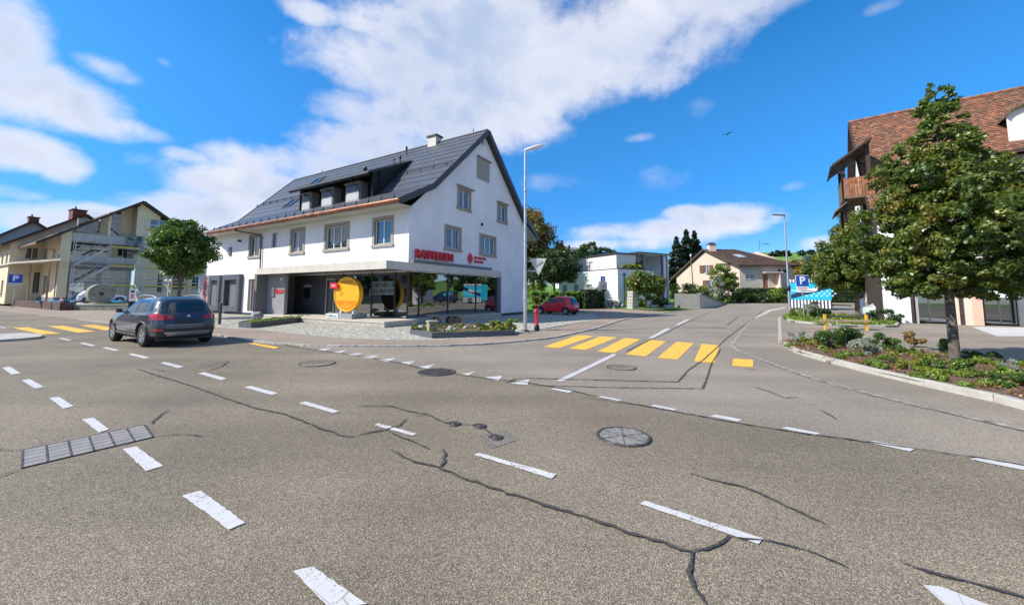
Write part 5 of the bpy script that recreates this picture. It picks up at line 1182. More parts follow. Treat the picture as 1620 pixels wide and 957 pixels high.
tree('street_tree', (at(1357, 498, .1).x, at(1357, 498, .1).y, .1), 'slim street tree with low hanging crown behind the picnic bench, screening the trailer', 'tree',
     [(-.6, 0, 4.2, 2.3, 1.9, 1.5), (-1.6, 0, 2.9, 1.7, 1.4, .9), (1.0, 0, 3.6, 1.9, 1.7, 1.5), (.2, 0, 6.0, 1.7, 1.5, 1.4), (.6, 0, 7.6, 1.1, 1.1, 1.0), (1.6, 0, 2.4, 1.5, 1.2, .8), (-1.0, 0, 5.4, 1.2, 1.2, 1.0), (2.6, 0, 5.0, 1.6, 1.4, 1.6), (2.8, 0, 3.2, 1.7, 1.4, 1.0), (2.9, 0, 2.2, 1.2, 1.2, .7), (2.4, 0, 6.4, 1.1, 1.1, 1.2), (3.5, 0, 3.9, 1.2, 1.2, 1.3), (1.2, 0, 2.0, 1.4, 1.2, .6)],
     560, 58000, .17, LF_MAIN, 1.7, .15, seed=8, rr=(.3, .6), limbs=26, shell=.4)
tree('street_tree', (19.2, 13.6, 0), 'broad street tree at the right picture edge in front of the tiled house', 'tree',
     [(-.6, 0, 3.9, 1.7, 1.5, 1.1), (.9, 0, 3.9, 1.6, 1.5, 1.2), (.2, 0, 5.1, 1.2, 1.2, .9)], 220, 20000, .10, LF_MAIN, 2.4, .12, seed=9, rr=(.25, .45), limbs=18, shell=.4)

# blue trailer -------------------------------------------------------------------
TB = Vector((29.56, 40.8, T(30, 40))); tr = root('trailer', TB, R_(-36), 'bright blue box trailer with black and white striped edges', 'trailer')
TBL = mat('trailer cyan', (.02, .46, .72), .4); TBD = mat('trailer dark blue', (.015, .03, .07), .45)
TL = 3.35
mb = MB(); mb.box(0, TL, 0, 2.1, .45, 3.05); mb.build('box_body', TBL, tr)
mb = MB(); n = 13
for k in range(n): mb.box(k * TL / n, (k + .55) * TL / n, -.03, -.002, 2.82, 3.12)
mb.build('top_stripe', SIGNW, tr)
mb = MB(); mb.box(0, TL, -.012, -.001, 2.78, 3.1); mb.build('stripe_ground', TBD, tr)
mb = MB()
for k in range(12): mb.box((k + .1) * TL / 12, (k + .62) * TL / 12, -.03, -.014, .14, .98)
mb.build('skirt_stripe', SIGNW, tr)
mb = MB(); mb.box(0, TL, -.012, -.001, .12, 1.0); mb.build('skirt_ground', TBD, tr)
mb = MB(); mb.prism([(.05, -.004, 1.1), (.05, -.004, 1.55), (TL, -.004, 2.7), (TL, -.004, 2.2)], (0, -.02, 0)); mb.build('diagonal_band', TBD, tr)
DOT = mat('pale dot', (.45, .75, .88), .4)
for r in range(3):
    for k in range(6):
        x = 1.35 + k * .42 + (r % 2) * .2; z = 1.42 + r * .24
        if z < 1.25 + x * .28: mb = MB(); mb.lathe([(.001, 0), (.09, 0)], 12, axis='y', c=(x, -.012, z)); mb.build('dot', DOT, tr)
mb = MB(); pts = [(1.2 + 1.15 * math.cos(a), -.026, 2.1 + .3 * math.sin(a)) for a in [math.pi * (.95 + 1.1 * k / 14) for k in range(15)]]; mb.tube(pts, .055, 6); mb.prism([(.8, -.02, 1.95), (2.2, -.02, 2.0), (2.35, -.02, 2.3), (1.1, -.02, 2.0)], (0, -.015, 0)); mb.build('painted_swoosh', SIGNW, tr)
for x in (2.0,):
    for y in (-.02, 2.1):
        w = link('wheel', None, tr); w.location = (x - .1, y - .03, .38); mb = MB(); mb.lathe([(.2, -.1), (.36, -.11), (.38, -.05), (.38, .08), (.2, .1)], 28, axis='y'); mb.build('tyre', TYRE, w); mb = MB(); mb.lathe([(.001, -.09), (.1, -.1), (.2, -.08), (.2, 0)], 20, axis='y'); mb.build('rim', ALLOY, w)
mb = MB(); mb.tube([(2 + .46 * math.cos(a), -.06, .36 + .46 * math.sin(a)) for a in [math.pi * k / 14 for k in range(15)]], .05, 6); mb.build('mudguard', BLACK, tr)
mb = MB(); mb.bar((TL, 1.05, .5), (TL + 1.6, 1.05, .45), .08, .1); mb.box(-.1, TL + .1, .05, 2.05, .33, .44); mb.build('drawbar', BLACK, tr)
VB = TB + Vector((4.2, -3.0, 0)); van, H, patch = car('towing_van', 'dark blue van with light blue dots half hidden behind the slim tree', VB + Vector((2.4, -.8, 0)), R_(-36), mat('navy van paint', (.02, .04, .09), .35, coat=.6),
    rear=[(.3, -2.2), (.4, -2.32), (.9, -2.32), (1.2, -2.28), (1.9, -2.15), (1.96, -2.0)], front=[(.3, 2.15), (.45, 2.3), (.8, 2.25), (1.0, 2.05), (1.12, 1.6), (1.2, 1.35), (1.6, .9), (1.9, .55), (1.96, .3)],
    Wt=[(.3, .88), (.5, .95), (1.1, .94), (1.5, .86), (1.85, .76), (1.96, .6)], n_=7, axr=-1.4, axf=1.45, wr=.33, windows=[('side', [(.3, 1.15), (1.2, 1.15), (.75, 1.65), (.32, 1.7)]), ('rear', [(-.7, 1.15), (.7, 1.15), (.62, 1.75), (-.62, 1.75)])],
    tail=[('side', [(-2.2, .9), (-2.08, .9), (-2.06, 1.5), (-2.16, 1.5)])], extra=[('blue_dot', 'side', [(-1.8, 1.3), (-1.3, 1.3), (-1.3, 1.75), (-1.8, 1.75)], TBL, .012), ('blue_dot', 'side', [(-.9, 1.2), (-.4, 1.2), (-.4, 1.6), (-.9, 1.6)], TBL, .012)], cat='van', track=.82)
# parked small white-green car tip behind the island
gcx = at(1403, 503); gc, H, patch = car('parked_car', 'low white and green car peeping out behind the right island', (26.5, 26.2, .0), -.35, mat('pale green white paint', (.62, .70, .62), .3, coat=.8),
    rear=[(.22, -1.9), (.4, -2.0), (.8, -1.95), (.95, -1.6), (1.2, -1.2), (1.3, -.8)], front=[(.22, 1.9), (.4, 2.0), (.62, 1.9), (.78, 1.1), (.9, .8), (1.2, .2), (1.3, -.2)], Wt=[(.22, .75), (.4, .82), (.8, .82), (.95, .74), (1.2, .6), (1.3, .4)], n_=5,
    axr=-1.2, axf=1.25, wr=.3, windows=[('side', [(-.9, .93), (.6, .92), (.15, 1.18), (-.7, 1.2)])], tail=[], extra=[('green_band', 'side', [(-1.3, .42), (1.3, .42), (1.3, .62), (-1.3, .62)], mat('green stripe', (.03, .35, .12), .4), .01)])

# ------------------------------------------------------------------ tiled farmhouse at right
Q_ = Vector((23.45, 23.2, 0)); r1 = Vector((-.8, .6, 0)); r2 = Vector((.6, .8, 0)); CQ = Q_ + r1 * .75
fh = root('farmhouse', CQ, math.atan2(-.6, .8), 'old farmhouse with steep red brown tiled roof and wooden gallery at its gable', 'building')
# local frame: x along facade to the right, y into the building
FF = Face((0, 0, 0), (1, 0, 0), (0, -1, 0)); GE = Face((0, 0, 0), (0, 1, 0), (-1, 0, 0))
LEN = 26; RZ = 14.9; RY = 5.9; EZ = 6.9; EY = -.8; sl = (RZ - EZ) / (RY - EY)
def frz(y): return EZ + (min(y, 2 * RY - y) - EY) * sl
mb = MB()
FF.wall(mb, .0, 1.15, 0, 6.6); FF.wall(mb, 1.15, 2.75, 2.9, 6.6); FF.wall(mb, 2.75, 3.55, 0, 6.6, m=1); FF.wall(mb, 3.55, 3.95, 0, 6.6, m=2); FF.wall(mb, 3.95, LEN, 2.95, 6.6)
mb.box(.0, .03, 0, .6, 0, .01)
GE.wall(mb, 0, 2 * RY, 0, [(0, 7.6), (RY, RZ - .3), (2 * RY, 7.6)], depth=.2)
mb.poly([(LEN, 0, 0), (LEN, 2 * RY, 0), (LEN, 2 * RY, 7.5), (LEN, RY, 14.6), (LEN, 0, 7.5)]); mb.poly([(0, 2 * RY, 0), (LEN, 2 * RY, 0), (LEN, 2 * RY, 7.5), (0, 2 * RY, 7.5)])
mb.build('wall', [WHITE, mat('cream pink render', (.72, .55, .44), .85, var=.05), PINK], fh, fix=False)
mb = MB(); mb.box(1.15, LEN - .1, .9, 1.0, 0, 3.0); mb.box(1.1, LEN - .1, .02, 1.0, 2.9, 2.95); mb.build('recess_wall', DGREY, fh)
for (u0, u1) in ((1.2, 2.7), (4.05, 5.2), (5.45, 6.9), (7.2, 9.2), (9.6, 11.6)):
    FF2 = Face((0, .25, 0), (1, 0, 0), (0, -1, 0)); FF2.window(fh, u0, u1, .1, 2.85, mull=(.5,), frame=DGREY, gl=GLASSS, name='shop_window', sill=False)
mb = MB(); FF.box(mb, 1.15, 1.28, -.1, .05, 0, 2.9); mb.build('post', WOODD, fh)
mb = MB(); FF.box(mb, 1.35, 1.45, -.1, .05, 0, 2.9); mb.build('post', LGREY, fh)
for u in (3.12, 5.25, 7.0, 9.35): mb = MB(); FF.box(mb, u - (.05 if u < 4 else .1), u + .1, .005, .06 if u < 4 else .18, 0, 2.94); mb.build('post', WOODD if u < 4 else MGREY, fh)
mb = MB(); FF.box(mb, 4.15, 4.75, -.18, -.14, 1.9, 2.35); mb.build('poster', mat('teal poster', (.05, .42, .48), .5), fh)
mb = MB(); FF.box(mb, 4.15, 4.9, -.18, -.14, 1.55, 1.89); mb.build('poster', SIGNW, fh); mb = MB(); FF.box(mb, 5.6, 6.1, -.18, -.14, 1.6, 1.95); mb.build('poster', SIGNW, fh)
# roof: boards below, tiles as real overlapping pieces
mb = MB(); yl = [EY, RY, 2 * RY - EY]; zl = [EZ, RZ, EZ]
for i in range(2): mb.prism([(-.45, yl[i], zl[i]), (LEN, yl[i], zl[i]), (LEN, yl[i + 1], zl[i + 1]), (-.45, yl[i + 1], zl[i + 1])], (0, 0, -.18))
rf = mb.build('roof', WOODD, fh)
TILEM = [mat('clay tile', (.26, .11, .062), .85, var=.25, vscale=3), mat('weathered tile', (.19, .098, .062), .9, var=.3, vscale=4), mat('dark mossy tile', (.13, .085, .055), .9, var=.4, vscale=5), mat('orange tile', (.33, .155, .085), .85, var=.2)]
nrow = 54; tw = .18; an = math.atan(sl); Ls = math.hypot(RY - EY, RZ - EZ) / nrow; mb = MB(); g = random.Random(12)
for r in range(nrow):
    y = EY + (RY - EY) * r / nrow; z = EZ + (RZ - EZ) * r / nrow; k = 0
    while -.45 + k * tw < 17:
        x = -.45 + k * tw + (tw / 2 if r % 2 else 0); k += 1
        up = .055 + g.uniform(-.008, .012); l = Ls * 1.12; dy, dz = math.cos(an), math.sin(an); ny, nz = -math.sin(an), math.cos(an)
        a = (y + ny * up, z + nz * up); b = (y + dy * l + ny * .015, z + dz * l + nz * .015); c = (y + ny * .005, z + nz * .005)
        m = g.choice((0, 0, 0, 1, 1, 2, 3)); x1 = x + tw - .012
        mb.add([(x, *a), (x1, *a), (x1, *b), (x, *b), (x, *c), (x1, *c)], [(0, 1, 2, 3), (4, 5, 1, 0)], m)
o = mb.build('roof_tile', TILEM, rf, fix=False); o['kind'] = 'stuff'
for k in range(42):
    mb = MB(); mb.tube([(-.45 + k * .42, RY, RZ + .04), (-.45 + k * .42 + .43, RY, RZ + .07)], .12, 8, r1=.135)
    o = mb.build('ridge_tile', TILEM[k % 2], rf)
    if k > 41: break
mb = MB(); mb.bar((-.47, EY, EZ - .05), (-.47, RY, RZ - .05), .05, .26); mb.bar((-.47, RY, RZ - .05), (-.47, 2 * RY - EY, EZ - .05), .05, .26); mb.build('verge_board', WOODD, rf)
mb = MB(); mb.tube([(-.45, EY - .1, EZ - .02), (LEN, EY - .1, EZ - .02)], .08, 8); mb.build('gutter', BRMETAL, rf)
# dormers: one long with blinds, and an upper round-topped white one
def dorm(u0, u1, z0, z1, kind, lb):
    y0 = EY + (z0 - EZ) / sl; y1 = EY + (z1 - EZ) / sl + .9
    mb = MB()
    if kind == 'flat':
        mb.prism([(u0 - .25, y0 - .35, z1), (u1 + .25, y0 - .35, z1), (u1 + .25, y1 + .5, z1 + .65), (u0 - .25, y1 + .5, z1 + .65)], (0, 0, .12)); d = mb.build('dormer', TILEM[1], rf)
        mb = MB(); mb.box(u0 - .27, u1 + .27, y0 - .4, y0 - .35, z1 - .02, z1 + .14); mb.build('dormer_fascia', WOODD, d)
    else:
        n = 10; pts = [(u0 + (u1 - u0) * (.5 - .5 * math.cos(math.pi * k / n)), z1 - .5 + .5 * math.sin(math.pi * k / n)) for k in range(n + 1)]
        for (a, b), (c, e) in zip(pts, pts[1:]): mb.prism([(a, y0 - .3, b), (c, y0 - .3, e), (c, y1 + .4, e), (a, y1 + .4, b)], (0, 0, .12))
        d = mb.build('dormer', TILEM[2], rf)
        mb = MB(); mb.prism([(u0 + .06, y0 - .02, z0)] + [(a + (.06 if i == 0 else -.06 if i == n else 0), y0 - .02, b) for i, (a, b) in enumerate(pts)] + [(u1 - .06, y0 - .02, z0)], (0, .1, 0)); mb.build('dormer_front', mat('dormer white', (.72, .70, .64), .8), d)
        return
    mb = MB(); mb.box(u0, u0 + .1, y0, y1, z0, z1); mb.box(u1 - .1, u1, y0, y1, z0, z1); mb.box(u0, u1, y0 + .1, y0 + .14, z0, z1); mb.build('dormer_wall', WOODD, d)
    mb = MB()
    for k in range(16): mb.box(u0 + .15, u1 - .15, y0 + .02, y0 + .06, z0 + .05 + k * (z1 - z0 - .1) / 16, z0 + .05 + (k + .6) * (z1 - z0 - .1) / 16)
    mb.build('blind_slat', mat('pale blind', (.34, .33, .32), .5), d)['kind'] = 'stuff'
    mb = MB(); mb.box((u0 + u1) / 2 - .05, (u0 + u1) / 2 + .05, y0 - .02, y0 + .02, z0, z1); mb.build('mullion', WHITEM, d)
dorm(4.6, 8.0, 7.9, 9.35, 'flat', ''); dorm(6.1, 8.2, 10.6, 12.6, 'round', '')
# gallery on the gable end
gl_ = MB(); gl_.prism([(-2.0, -.3, 10.1), (0.0, -.3, 11.5), (0.0, 3.4, 11.5), (-2.0, 3.4, 10.1)], (0, 0, .14)); gal = gl_.build('gallery_roof', WOODD, fh)
for y in (0.15, 3.0):
    mb = MB(); mb.box(-1.5, -1.34, y, y + .16, 6.4, 10.4); mb.build('gallery_post', WOODD, gal)
    mb = MB(); mb.box(-.3, -.1, y, y + .16, 6.4, 11.3); mb.build('gallery_post', WOODD, gal)
mb = MB(); mb.box(-1.5, 0, .0, 3.2, 7.9, 8.05); mb.build('gallery_floor', WOOD, gal)
for k in range(10): mb = MB(); mb.box(-1.48 + k * .15, -1.345 + k * .15, .02, .06, 8.06, 9.25); mb.build('board', WOODO, gal)
for k in range(14): mb = MB(); mb.box(-1.54, -1.5, .1 + k * .22, .3 + k * .22, 7.9, 9.25); mb.build('board', WOOD, gal)
mb = MB(); mb.box(-1.55, -1.4, 0, 3.2, 9.26, 9.34); mb.build('handrail', WOODD, gal)
mb = MB(); mb.prism([(-2.0, -.2, 7.05), (-1.4, -.2, 7.6), (-1.4, 3, 7.6), (-2.0, 3, 7.05)], (0, 0, .1)); mb.build('lower_canopy', WOOD, gal)
mb = MB(); mb.tube([(-2.05, -.4, 10.05), (-2.05, 3.5, 10.05)], .06, 8); mb.tube([(-2.05, -.3, 10.0), (-1.6, -.2, 9.9), (-1.55, .0, 9.6), (-1.55, .0, 6.4)], .035, 6); mb.build('gutter', BLACK, gal)
mb = MB(); mb.box(-.05, -.002, .3, 7, .02, 9.5); mb.build('cladding_and_shade', WOODD, fh)  # dark boards, carried down to the ground for a shadowed look
wp = drape('pale_paving', [tuple(p)[:2] for p in V2([(1538, 517.8), (1577, 532.5), (1700, 533.5), (1700, 520)])], mat('pale slabs', (.50, .49, .47), .7, var=.1, vscale=2), .03, thick=.05); tag(wp, 'pale paved patch before the shop windows of the farmhouse', None, kind='structure')

# ================================================================== MIDDLE DISTANCE
# modern white house
mdg = R_(28); e1 = Vector((-math.sin(mdg), math.cos(mdg), 0)); e2 = Vector((math.cos(mdg), math.sin(mdg), 0))
mz = T(12.4, 45); mh = root('modern_house', (12.41, 45, mz - .1), mdg, 'modern white flat roofed house with terrace and tall porch', 'building'); b = -mz + .1
ML = Face((0, 0, 0), (0, 1, 0), (-1, 0, 0)); MF = Face((0, 0, 0), (1, 0, 0), (0, -1, 0))
mb = MB(); ML.wall(mb, 0, 12, -.4, 4.45, [(2.2, 3.1, .9, 2.75), (4.6, 5.6, .9, 2.75), (7.4, 8.4, .9, 2.75), (10, 11, .9, 2.75)]); MF.wall(mb, 0, 6.2, -.4, 4.45)
mb.poly([(12, 12, -.4), (0, 12, -.4), (0, 12, 4.45), (12, 12, 4.45)]); mb.build('wall', WHITE, mh, fix=False)
for u in (2.2, 4.6, 7.4, 10): ML.window(mh, u, u + (.9 if u < 3 else 1.0), .9, 2.75, mull=(), frame=MGREY, gl=mat('grey roller blind', (.22, .23, .235), .5), depth=.12, sill=False)
mb = MB(); mb.box(-.04, 6.2, -.04, 12, 4.452, 4.54); mb.build('parapet_cap', mat('dark parapet', (.06, .065, .08), .4), mh)
mb = MB(); U = Face((.9, 1.1, 0), (0, 1, 0), (-1, 0, 0)); U.wall(mb, 0, 10.5, 4.5, 6.4, [(6.4, 7.2, 4.56, 5.65), (4.4, 5.2, 4.56, 5.75)]); UF = Face((.9, 1.1, 0), (1, 0, 0), (0, -1, 0)); UF.wall(mb, 0, 3.2, 4.5, 6.4); mb.box(4.1, 9.8, 4.0, 4.2, 4.5, 6.6, 0)
mb.build('upper_wall', mat('warm white render', (.70, .68, .65), .9, var=.03), mh, fix=False)
for u in (4.4, 6.4): U.window(mh, u, u + .8, 4.56, 5.7, mull=(), frame=MGREY, gl=mat('pale blind pane', (.5, .5, .5), .5), sill=False)
mb = MB(); mb.box(.7, 4.3, .9, 12, 6.4, 6.55); mb.box(4.0, 9.9, .6, 7, 6.62, 6.78); mb.build('roof_slab', mat('dark roof edge', (.05, .055, .07), .4), mh)
mb = MB(); mb.box(4.1, 9.7, .75, 7, 6.55, 6.619); mb.build('roof_soffit', WHITE, mh)
mb = MB(); MF2 = Face((0, 1.0, 0), (1, 0, 0), (0, -1, 0)); MF2.wall(mb, 9.0, 9.9, -.4, 6.5); mb.box(8.98, 9.2, .95, 6, -.4, 6.5); mb.box(9.7, 9.92, 1.0, 6, -.4, 6.5); mb.box(6.2, 9.0, 3.2, 3.4, -.4, 4.4); mb.box(6.0, 6.2, .02, 6, -.4, 4.45); mb.build('porch_wall', WHITE, mh, fix=False)
for x, y in ((5.1, .9), (8.4, .75)):
    mb = MB(); mb.box(x, x + .16, y, y + .16, 4.56 if x < 6 else -.3, 6.55); mb.build('column', DGREY, mh)
for x, y, zt in ((1.0, -.08, 3.7), (2.35, -.08, 3.2), (9.45, .9, 6.5)):
    mb = MB(); mb.tube([(x, y, -.2), (x, y, zt)], .05, 8); mb.box(x - .12, x + .12, y - .1, y + .08, zt, zt + .25); mb.build('downpipe', DGREY, mh)
mb = MB(); MF.box(mb, 1.25, 2.2, -.02, .02, .3, 3.0); MF.box(mb, 2.6, 3.4, -.02, .02, .3, 2.6); mb.build('louvre_panel', mat('grey louvre', (.45, .47, .47), .5), mh)
mb = MB()
for k in range(12):
    MF.box(mb, 1.25, 2.2, .02, .06, .35 + k * .22, .45 + k * .22)
    if k < 10: MF.box(mb, 2.6, 3.4, .02, .06, .35 + k * .22, .45 + k * .22)
mb.build('louvre', LGREY, mh)['kind'] = 'stuff'
mb = MB(); MF.box(mb, 6.4, 7.4, -3.1, -3.05, 4.55, 5.9); mb.box(6.3, 6.7, 3.9, 3.98, 4.6, 5.9); mb.box(7.0, 7.6, 3.9, 3.98, 4.6, 5.9); mb.build('dark_window', GLASSD, mh)
C_, Rd = crown_clusters([(2.6, .35, 4.75, 1.7, .25, .3)], 30, 3, (.2, .35)); cvr = root('terrace_plants', (12.41, 45, mz - .1), mdg, 'yellow green plants growing along the terrace parapet of the modern house', 'plants'); link('foliage', leaf_mesh('foliage', [(x, y, z + .05) for x, y, z in C_], Rd, 2600, .12, LF_YEL, seed=3), cvr)
# stepped concrete stack and stones, low boxes before the house
def put(px, pyy): p = at(px, pyy); return (p.x, p.y, T(p.x, p.y))
cs = root('concrete_steps', put(1002, 489), mdg, 'stack of stepped pale concrete blocks at the corner of the modern house', 'steps')
for k in range(6): mb = MB(); mb.box(-.42 + k * .02, .48 - k * .03, -.3, .5, k * .31 + .02, k * .31 + .30); mb.build('block', CONC, cs)
for x, lb in ((1034, 'left of two pale concrete blocks on the lawn edge'), (1058, 'right of two pale concrete blocks on the lawn edge')):
    s_ = root('concrete_block', put(x, 488), mdg, lb, 'block'); mb = MB(); mb.box(-.5, .5, -.25, .25, 0, .35); mb.build('block_body', CONC, s_, bevel=.03); mb = MB(); mb.box(-.45, .45, -.2, .2, .351, .38); mb.build('block_lid', mat('block lid', (.5, .48, .42), .8), s_)
rw = root('rock_wall', put(968, 487), .2, 'low wall of rough grey stones at the foot of the white house', 'wall')
for k in range(9):
    bm = bmesh.new(); bmesh.ops.create_icosphere(bm, subdivisions=1, radius=.34)
    for v in bm.verts: v.co *= 1 + rnd.uniform(-.2, .2)
    me = bpy.data.meshes.new('stone'); bm.to_mesh(me); bm.free(); me.materials.append(STONEG); o = link('stone', me, rw); o.location = (-1.2 + (k % 5) * .6 + (.3 if k > 4 else 0), (k % 3) * .12, .22 + (k // 5) * .42)
lw_ = drape('lawn', [tuple(p)[:2] for p in V2([(975, 489), (1000, 490.3), (1040, 490.8), (1075, 489.2), (1062, 487), (1000, 485.8), (978, 486)])], GRASS, .04); tag(lw_, 'narrow strip of lawn in front of the modern house', None, kind='structure')
tree('garden_tree', put(1022, 489), 'round multi-stem garden tree on the lawn before the modern house', 'tree', [(0, 0, 2.7, 1.9, 1.6, 1.1), (-.8, 0, 2.9, 1.2, 1.1, .9), (.9, 0, 2.5, 1.3, 1.1, .9)], 130, 9500, .19, LF_MAIN, 1.3, .1, seed=21, rr=(.35, .6), limbs=14)
bush('garden_shrub', put(1006, 486), 'bright leafy shrub left of the garden tree stem', 'shrub', 1.2, .8, 1.3, 2600, .16, LF_BRIGHT, 71); bush('garden_shrub', put(1040, 486), 'dark leafy shrub right of the garden tree stem', 'shrub', 1.3, .8, 1.2, 2600, .16, LF_DARK, 72)
# direction sign with grey board before hedge
q = put(954.5, 487.5); hs_ = root('information_sign', q, .1, 'small blue sign above a grey notice board at the hedge end', 'traffic sign')
mb = MB(); mb.tube([(0, 0, 0), (0, 0, 3.5)], .04, 8); mb.build('post', GALV, hs_); mb = MB(); mb.box(-.26, .26, -.06, -.03, 2.85, 3.4); mb.build('blue_plate', BLUE, hs_); mb = MB(); mb.box(-.4, .45, -.055, -.03, 1.55, 2.83); mb.build('notice_board', mat('notice board', (.35, .33, .36), .5), hs_)
mb = MB(); mb.lathe([(.15, -.07), (.2, -.07), (.2, -.06)], 20, axis='y', c=(0, 0, 2.4)); mb.build('ring_symbol', mat('brownish ring', (.25, .2, .15), .5), hs_)
mb = MB(); mb.box(-.04, .04, -.068, -.061, 2.95, 3.3); mb.build('arrow', SIGNW, hs_)
# hedges
def hedge(label, p0, p1, h, w, n, m, seed):
    p0, p1 = Vector(p0), Vector(p1); c = (p0 + p1) / 2; L = (p1 - p0).length; rz = math.atan2(p1.y - p0.y, p1.x - p0.x); t = root('hedge', c, rz, label, 'hedge')
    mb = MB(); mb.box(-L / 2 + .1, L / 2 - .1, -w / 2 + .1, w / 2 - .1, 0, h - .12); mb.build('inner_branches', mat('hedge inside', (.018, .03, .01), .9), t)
    g = np.random.default_rng(seed); k = int(L * 5); cs = []
    for _ in range(k * 5):
        s = g.integers(0, 4); x = g.uniform(-L / 2, L / 2); z = g.uniform(.1, h)
        cs.append((x, -w / 2 if s != 1 else w / 2, z) if s < 3 else (x, g.uniform(-w / 2, w / 2), h - .05))
    cs += [(-L / 2, g.uniform(-w / 2, w / 2), g.uniform(0, h)) for _ in range(12)] + [(L / 2, g.uniform(-w / 2, w / 2), g.uniform(0, h)) for _ in range(12)]
    link('foliage', leaf_mesh('foliage', cs, [.16] * len(cs), n, .1, m, seed=seed), t); return t
h0 = at(842, 487.5); h1 = at(915, 489); h2 = at(951, 487.5)
hedge('clipped hedge behind the red car, sunlight put into its bright green leaves', (h0.x, h0.y, T(h0.x, h0.y)), (h1.x, h1.y, T(h1.x, h1.y)), 1.75, 1.0, 14000, LF_HEDGE_SUN, 81)
hedge('end of clipped hedge nearest the white house, shade put into its dark leaves', (h1.x + .3, h1.y, T(h1.x, h1.y)), (h2.x, h2.y, T(h2.x, h2.y)), 1.95, 1.2, 9000, LF_DARK, 82)  # same hedge, its shade given by darker leaves
def gy_(x, y): return (x, y, T(x, y))
def by_px(px, y): d = ray(px, 466); return d.x / d.y * y
x_ = by_px(877, 46); tree('garden_tree', gy_(x_, 46), 'dark round tree rising behind the hedge and red car', 'tree', [(0, 0, 4.7, 2.5, 2.2, 1.9), (-1.2, 0, 4.0, 1.6, 1.5, 1.2), (1.2, 0, 4.0, 1.4, 1.5, 1.2)], 190, 15000, .2, LF_DARK, 2.2, .14, seed=31, rr=(.4, .7))
x_ = by_px(846, 50); tree('autumn_tree', gy_(x_, 52), 'tall tree turning orange and brown at the edge of the bank gable', 'tree', [(-1.2, 0, 8.8, 3.6, 3.5, 4.2), (1.8, 0, 6.4, 2.7, 2.6, 3.0), (-3, 0, 5, 3, 3, 3)], 380, 28000, .26, LF_AUT, 3.0, .3, seed=33, rr=(.5, 1.0))
hedge('long dark hedge behind the yard with the blue trailer', (34, 57.8, T(34, 57.8)), (64, 57.8, T(64, 57.8)), 2.2, 1.4, 16000, LF_MID, 84)
x_ = by_px(848, 47); bush('garden_shrub', gy_(x_, 47), 'bright yellow green shrub peeping over the hedge', 'shrub', 1.2, 1.0, 2.1, 2600, .16, LF_BRIGHT, 83)
def conifer(name, loc, h, r, label, seed, n=7000, group=None, size=.28):
    t = root(name, loc, 0, label, 'tree', group); g = np.random.default_rng(seed); cs = []; rr = []
    for k in range(int(h * 34)):
        z = h * (.06 + .94 * g.random() ** .8); w = r * (1 - z / h) ** .85 * (.55 + .5 * g.random()) * (.75 + .25 * math.sin(z * 4)); a = g.random() * 6.283
        cs.append((w * math.cos(a), w * math.sin(a), z - w * .25)); rr.append(.22 + .55 * (1 - z / h))
    cs.append((0, 0, h)); rr.append(.12)
    link('crown', leaf_mesh('crown', cs, rr, n, size, LF_CON, squash=.55, seed=seed), t); mb = MB(); mb.tube([(0, 0, 0), (0, 0, h * .95)], r * .07, 8, r1=.02); mb.build('trunk', TRUNK, t)
def conifer_px(px, ptop, y, r, lb, seed, **k):
    x = by_px(px, y); z0 = T(x, y); top = dep(px, ptop, y).z; conifer('spruce_tree', (x, y, z0), top - z0, r, lb, seed, **k)
conifer_px(1089, 364, 84, 4.6, 'tall spruce, highest and middle of the dark group behind the beige house', 91, n=34000, size=.40); conifer_px(1102, 366, 86, 4.4, 'tall spruce, right hand of the dark group behind the beige house', 92, n=34000, size=.40); conifer_px(1073, 375, 82, 4.2, 'shorter spruce, left hand of the dark group behind the modern house', 93, n=24000, size=.40)
conifer_px(901, 388, 110, 1.6, 'small pointed spruce above the modern house roof line', 94, n=2500); conifer_px(1110, 392, 92, 3, 'lower spruce at the right flank of the dark group', 95, n=8000, size=.36)
for px, ptop, y, w, lb, sd_ in ((933, 385, 120, 3.6, 'distant leafy tree, biggest above the modern house roof', 101), (958, 391, 118, 3.2, 'distant leafy tree at the right above the modern house roof', 102), (920, 394, 122, 2.4, 'distant leafy tree at the left above the modern house roof', 103)):
    x = by_px(px, y); z0 = T(x, y); zt = dep(px, ptop, y).z - z0; tree('distant_tree', (x, y, z0), lb, 'tree', [(0, 0, zt - w * .8, w, w, w * .85)], 60, 4500, .4, LF_DARK, max(1, zt - 2 * w), .25, seed=sd_, rr=(.6, 1.1), limbs=5)
for px, y, w, h, lb in ((898, 128, 6, 3.0, 'distant pale house on the slope behind the small spruce'), (912, 135, 7, 3.2, 'distant white house on the slope left of the leafy trees')):
    x = by_px(px, y); z0 = T(x, y); top = dep(px, 391 if px < 905 else 397, y).z; fhh = root('distant_house', (x, y, z0), .3, lb, 'building'); mb = MB(); mb.box(-w / 2, w / 2, -3, 3, -1, top - z0 - 1.2); mb.build('wall', WHITE, fhh)
    mb = MB(); mb.prism([(-w / 2 - .4, -3.5, top - z0 - 1.2), (-w / 2 - .4, 3.5, top - z0 - 1.2), (-w / 2 - .4, 0, top - z0)], (w + .8, 0, 0)); mb.build('roof', mat('grey roof', (.2, .19, .18), .8), fhh)
    for k in range(3): mb = MB(); mb.box(-w / 2 + 1 + k * 1.8, -w / 2 + 1.9 + k * 1.8, -3.05, -3.0, top - z0 - 3.2, top - z0 - 1.9); mb.build('window', GLASSD, fhh)

# beige house --------------------------------------------------------------------
hz = 2.35; bd = R_(-3)
bh = root('beige_house', (36.0, 60.5, hz), bd, 'beige house with brown tiled roof, red brown shutters and sheltered front door', 'building')
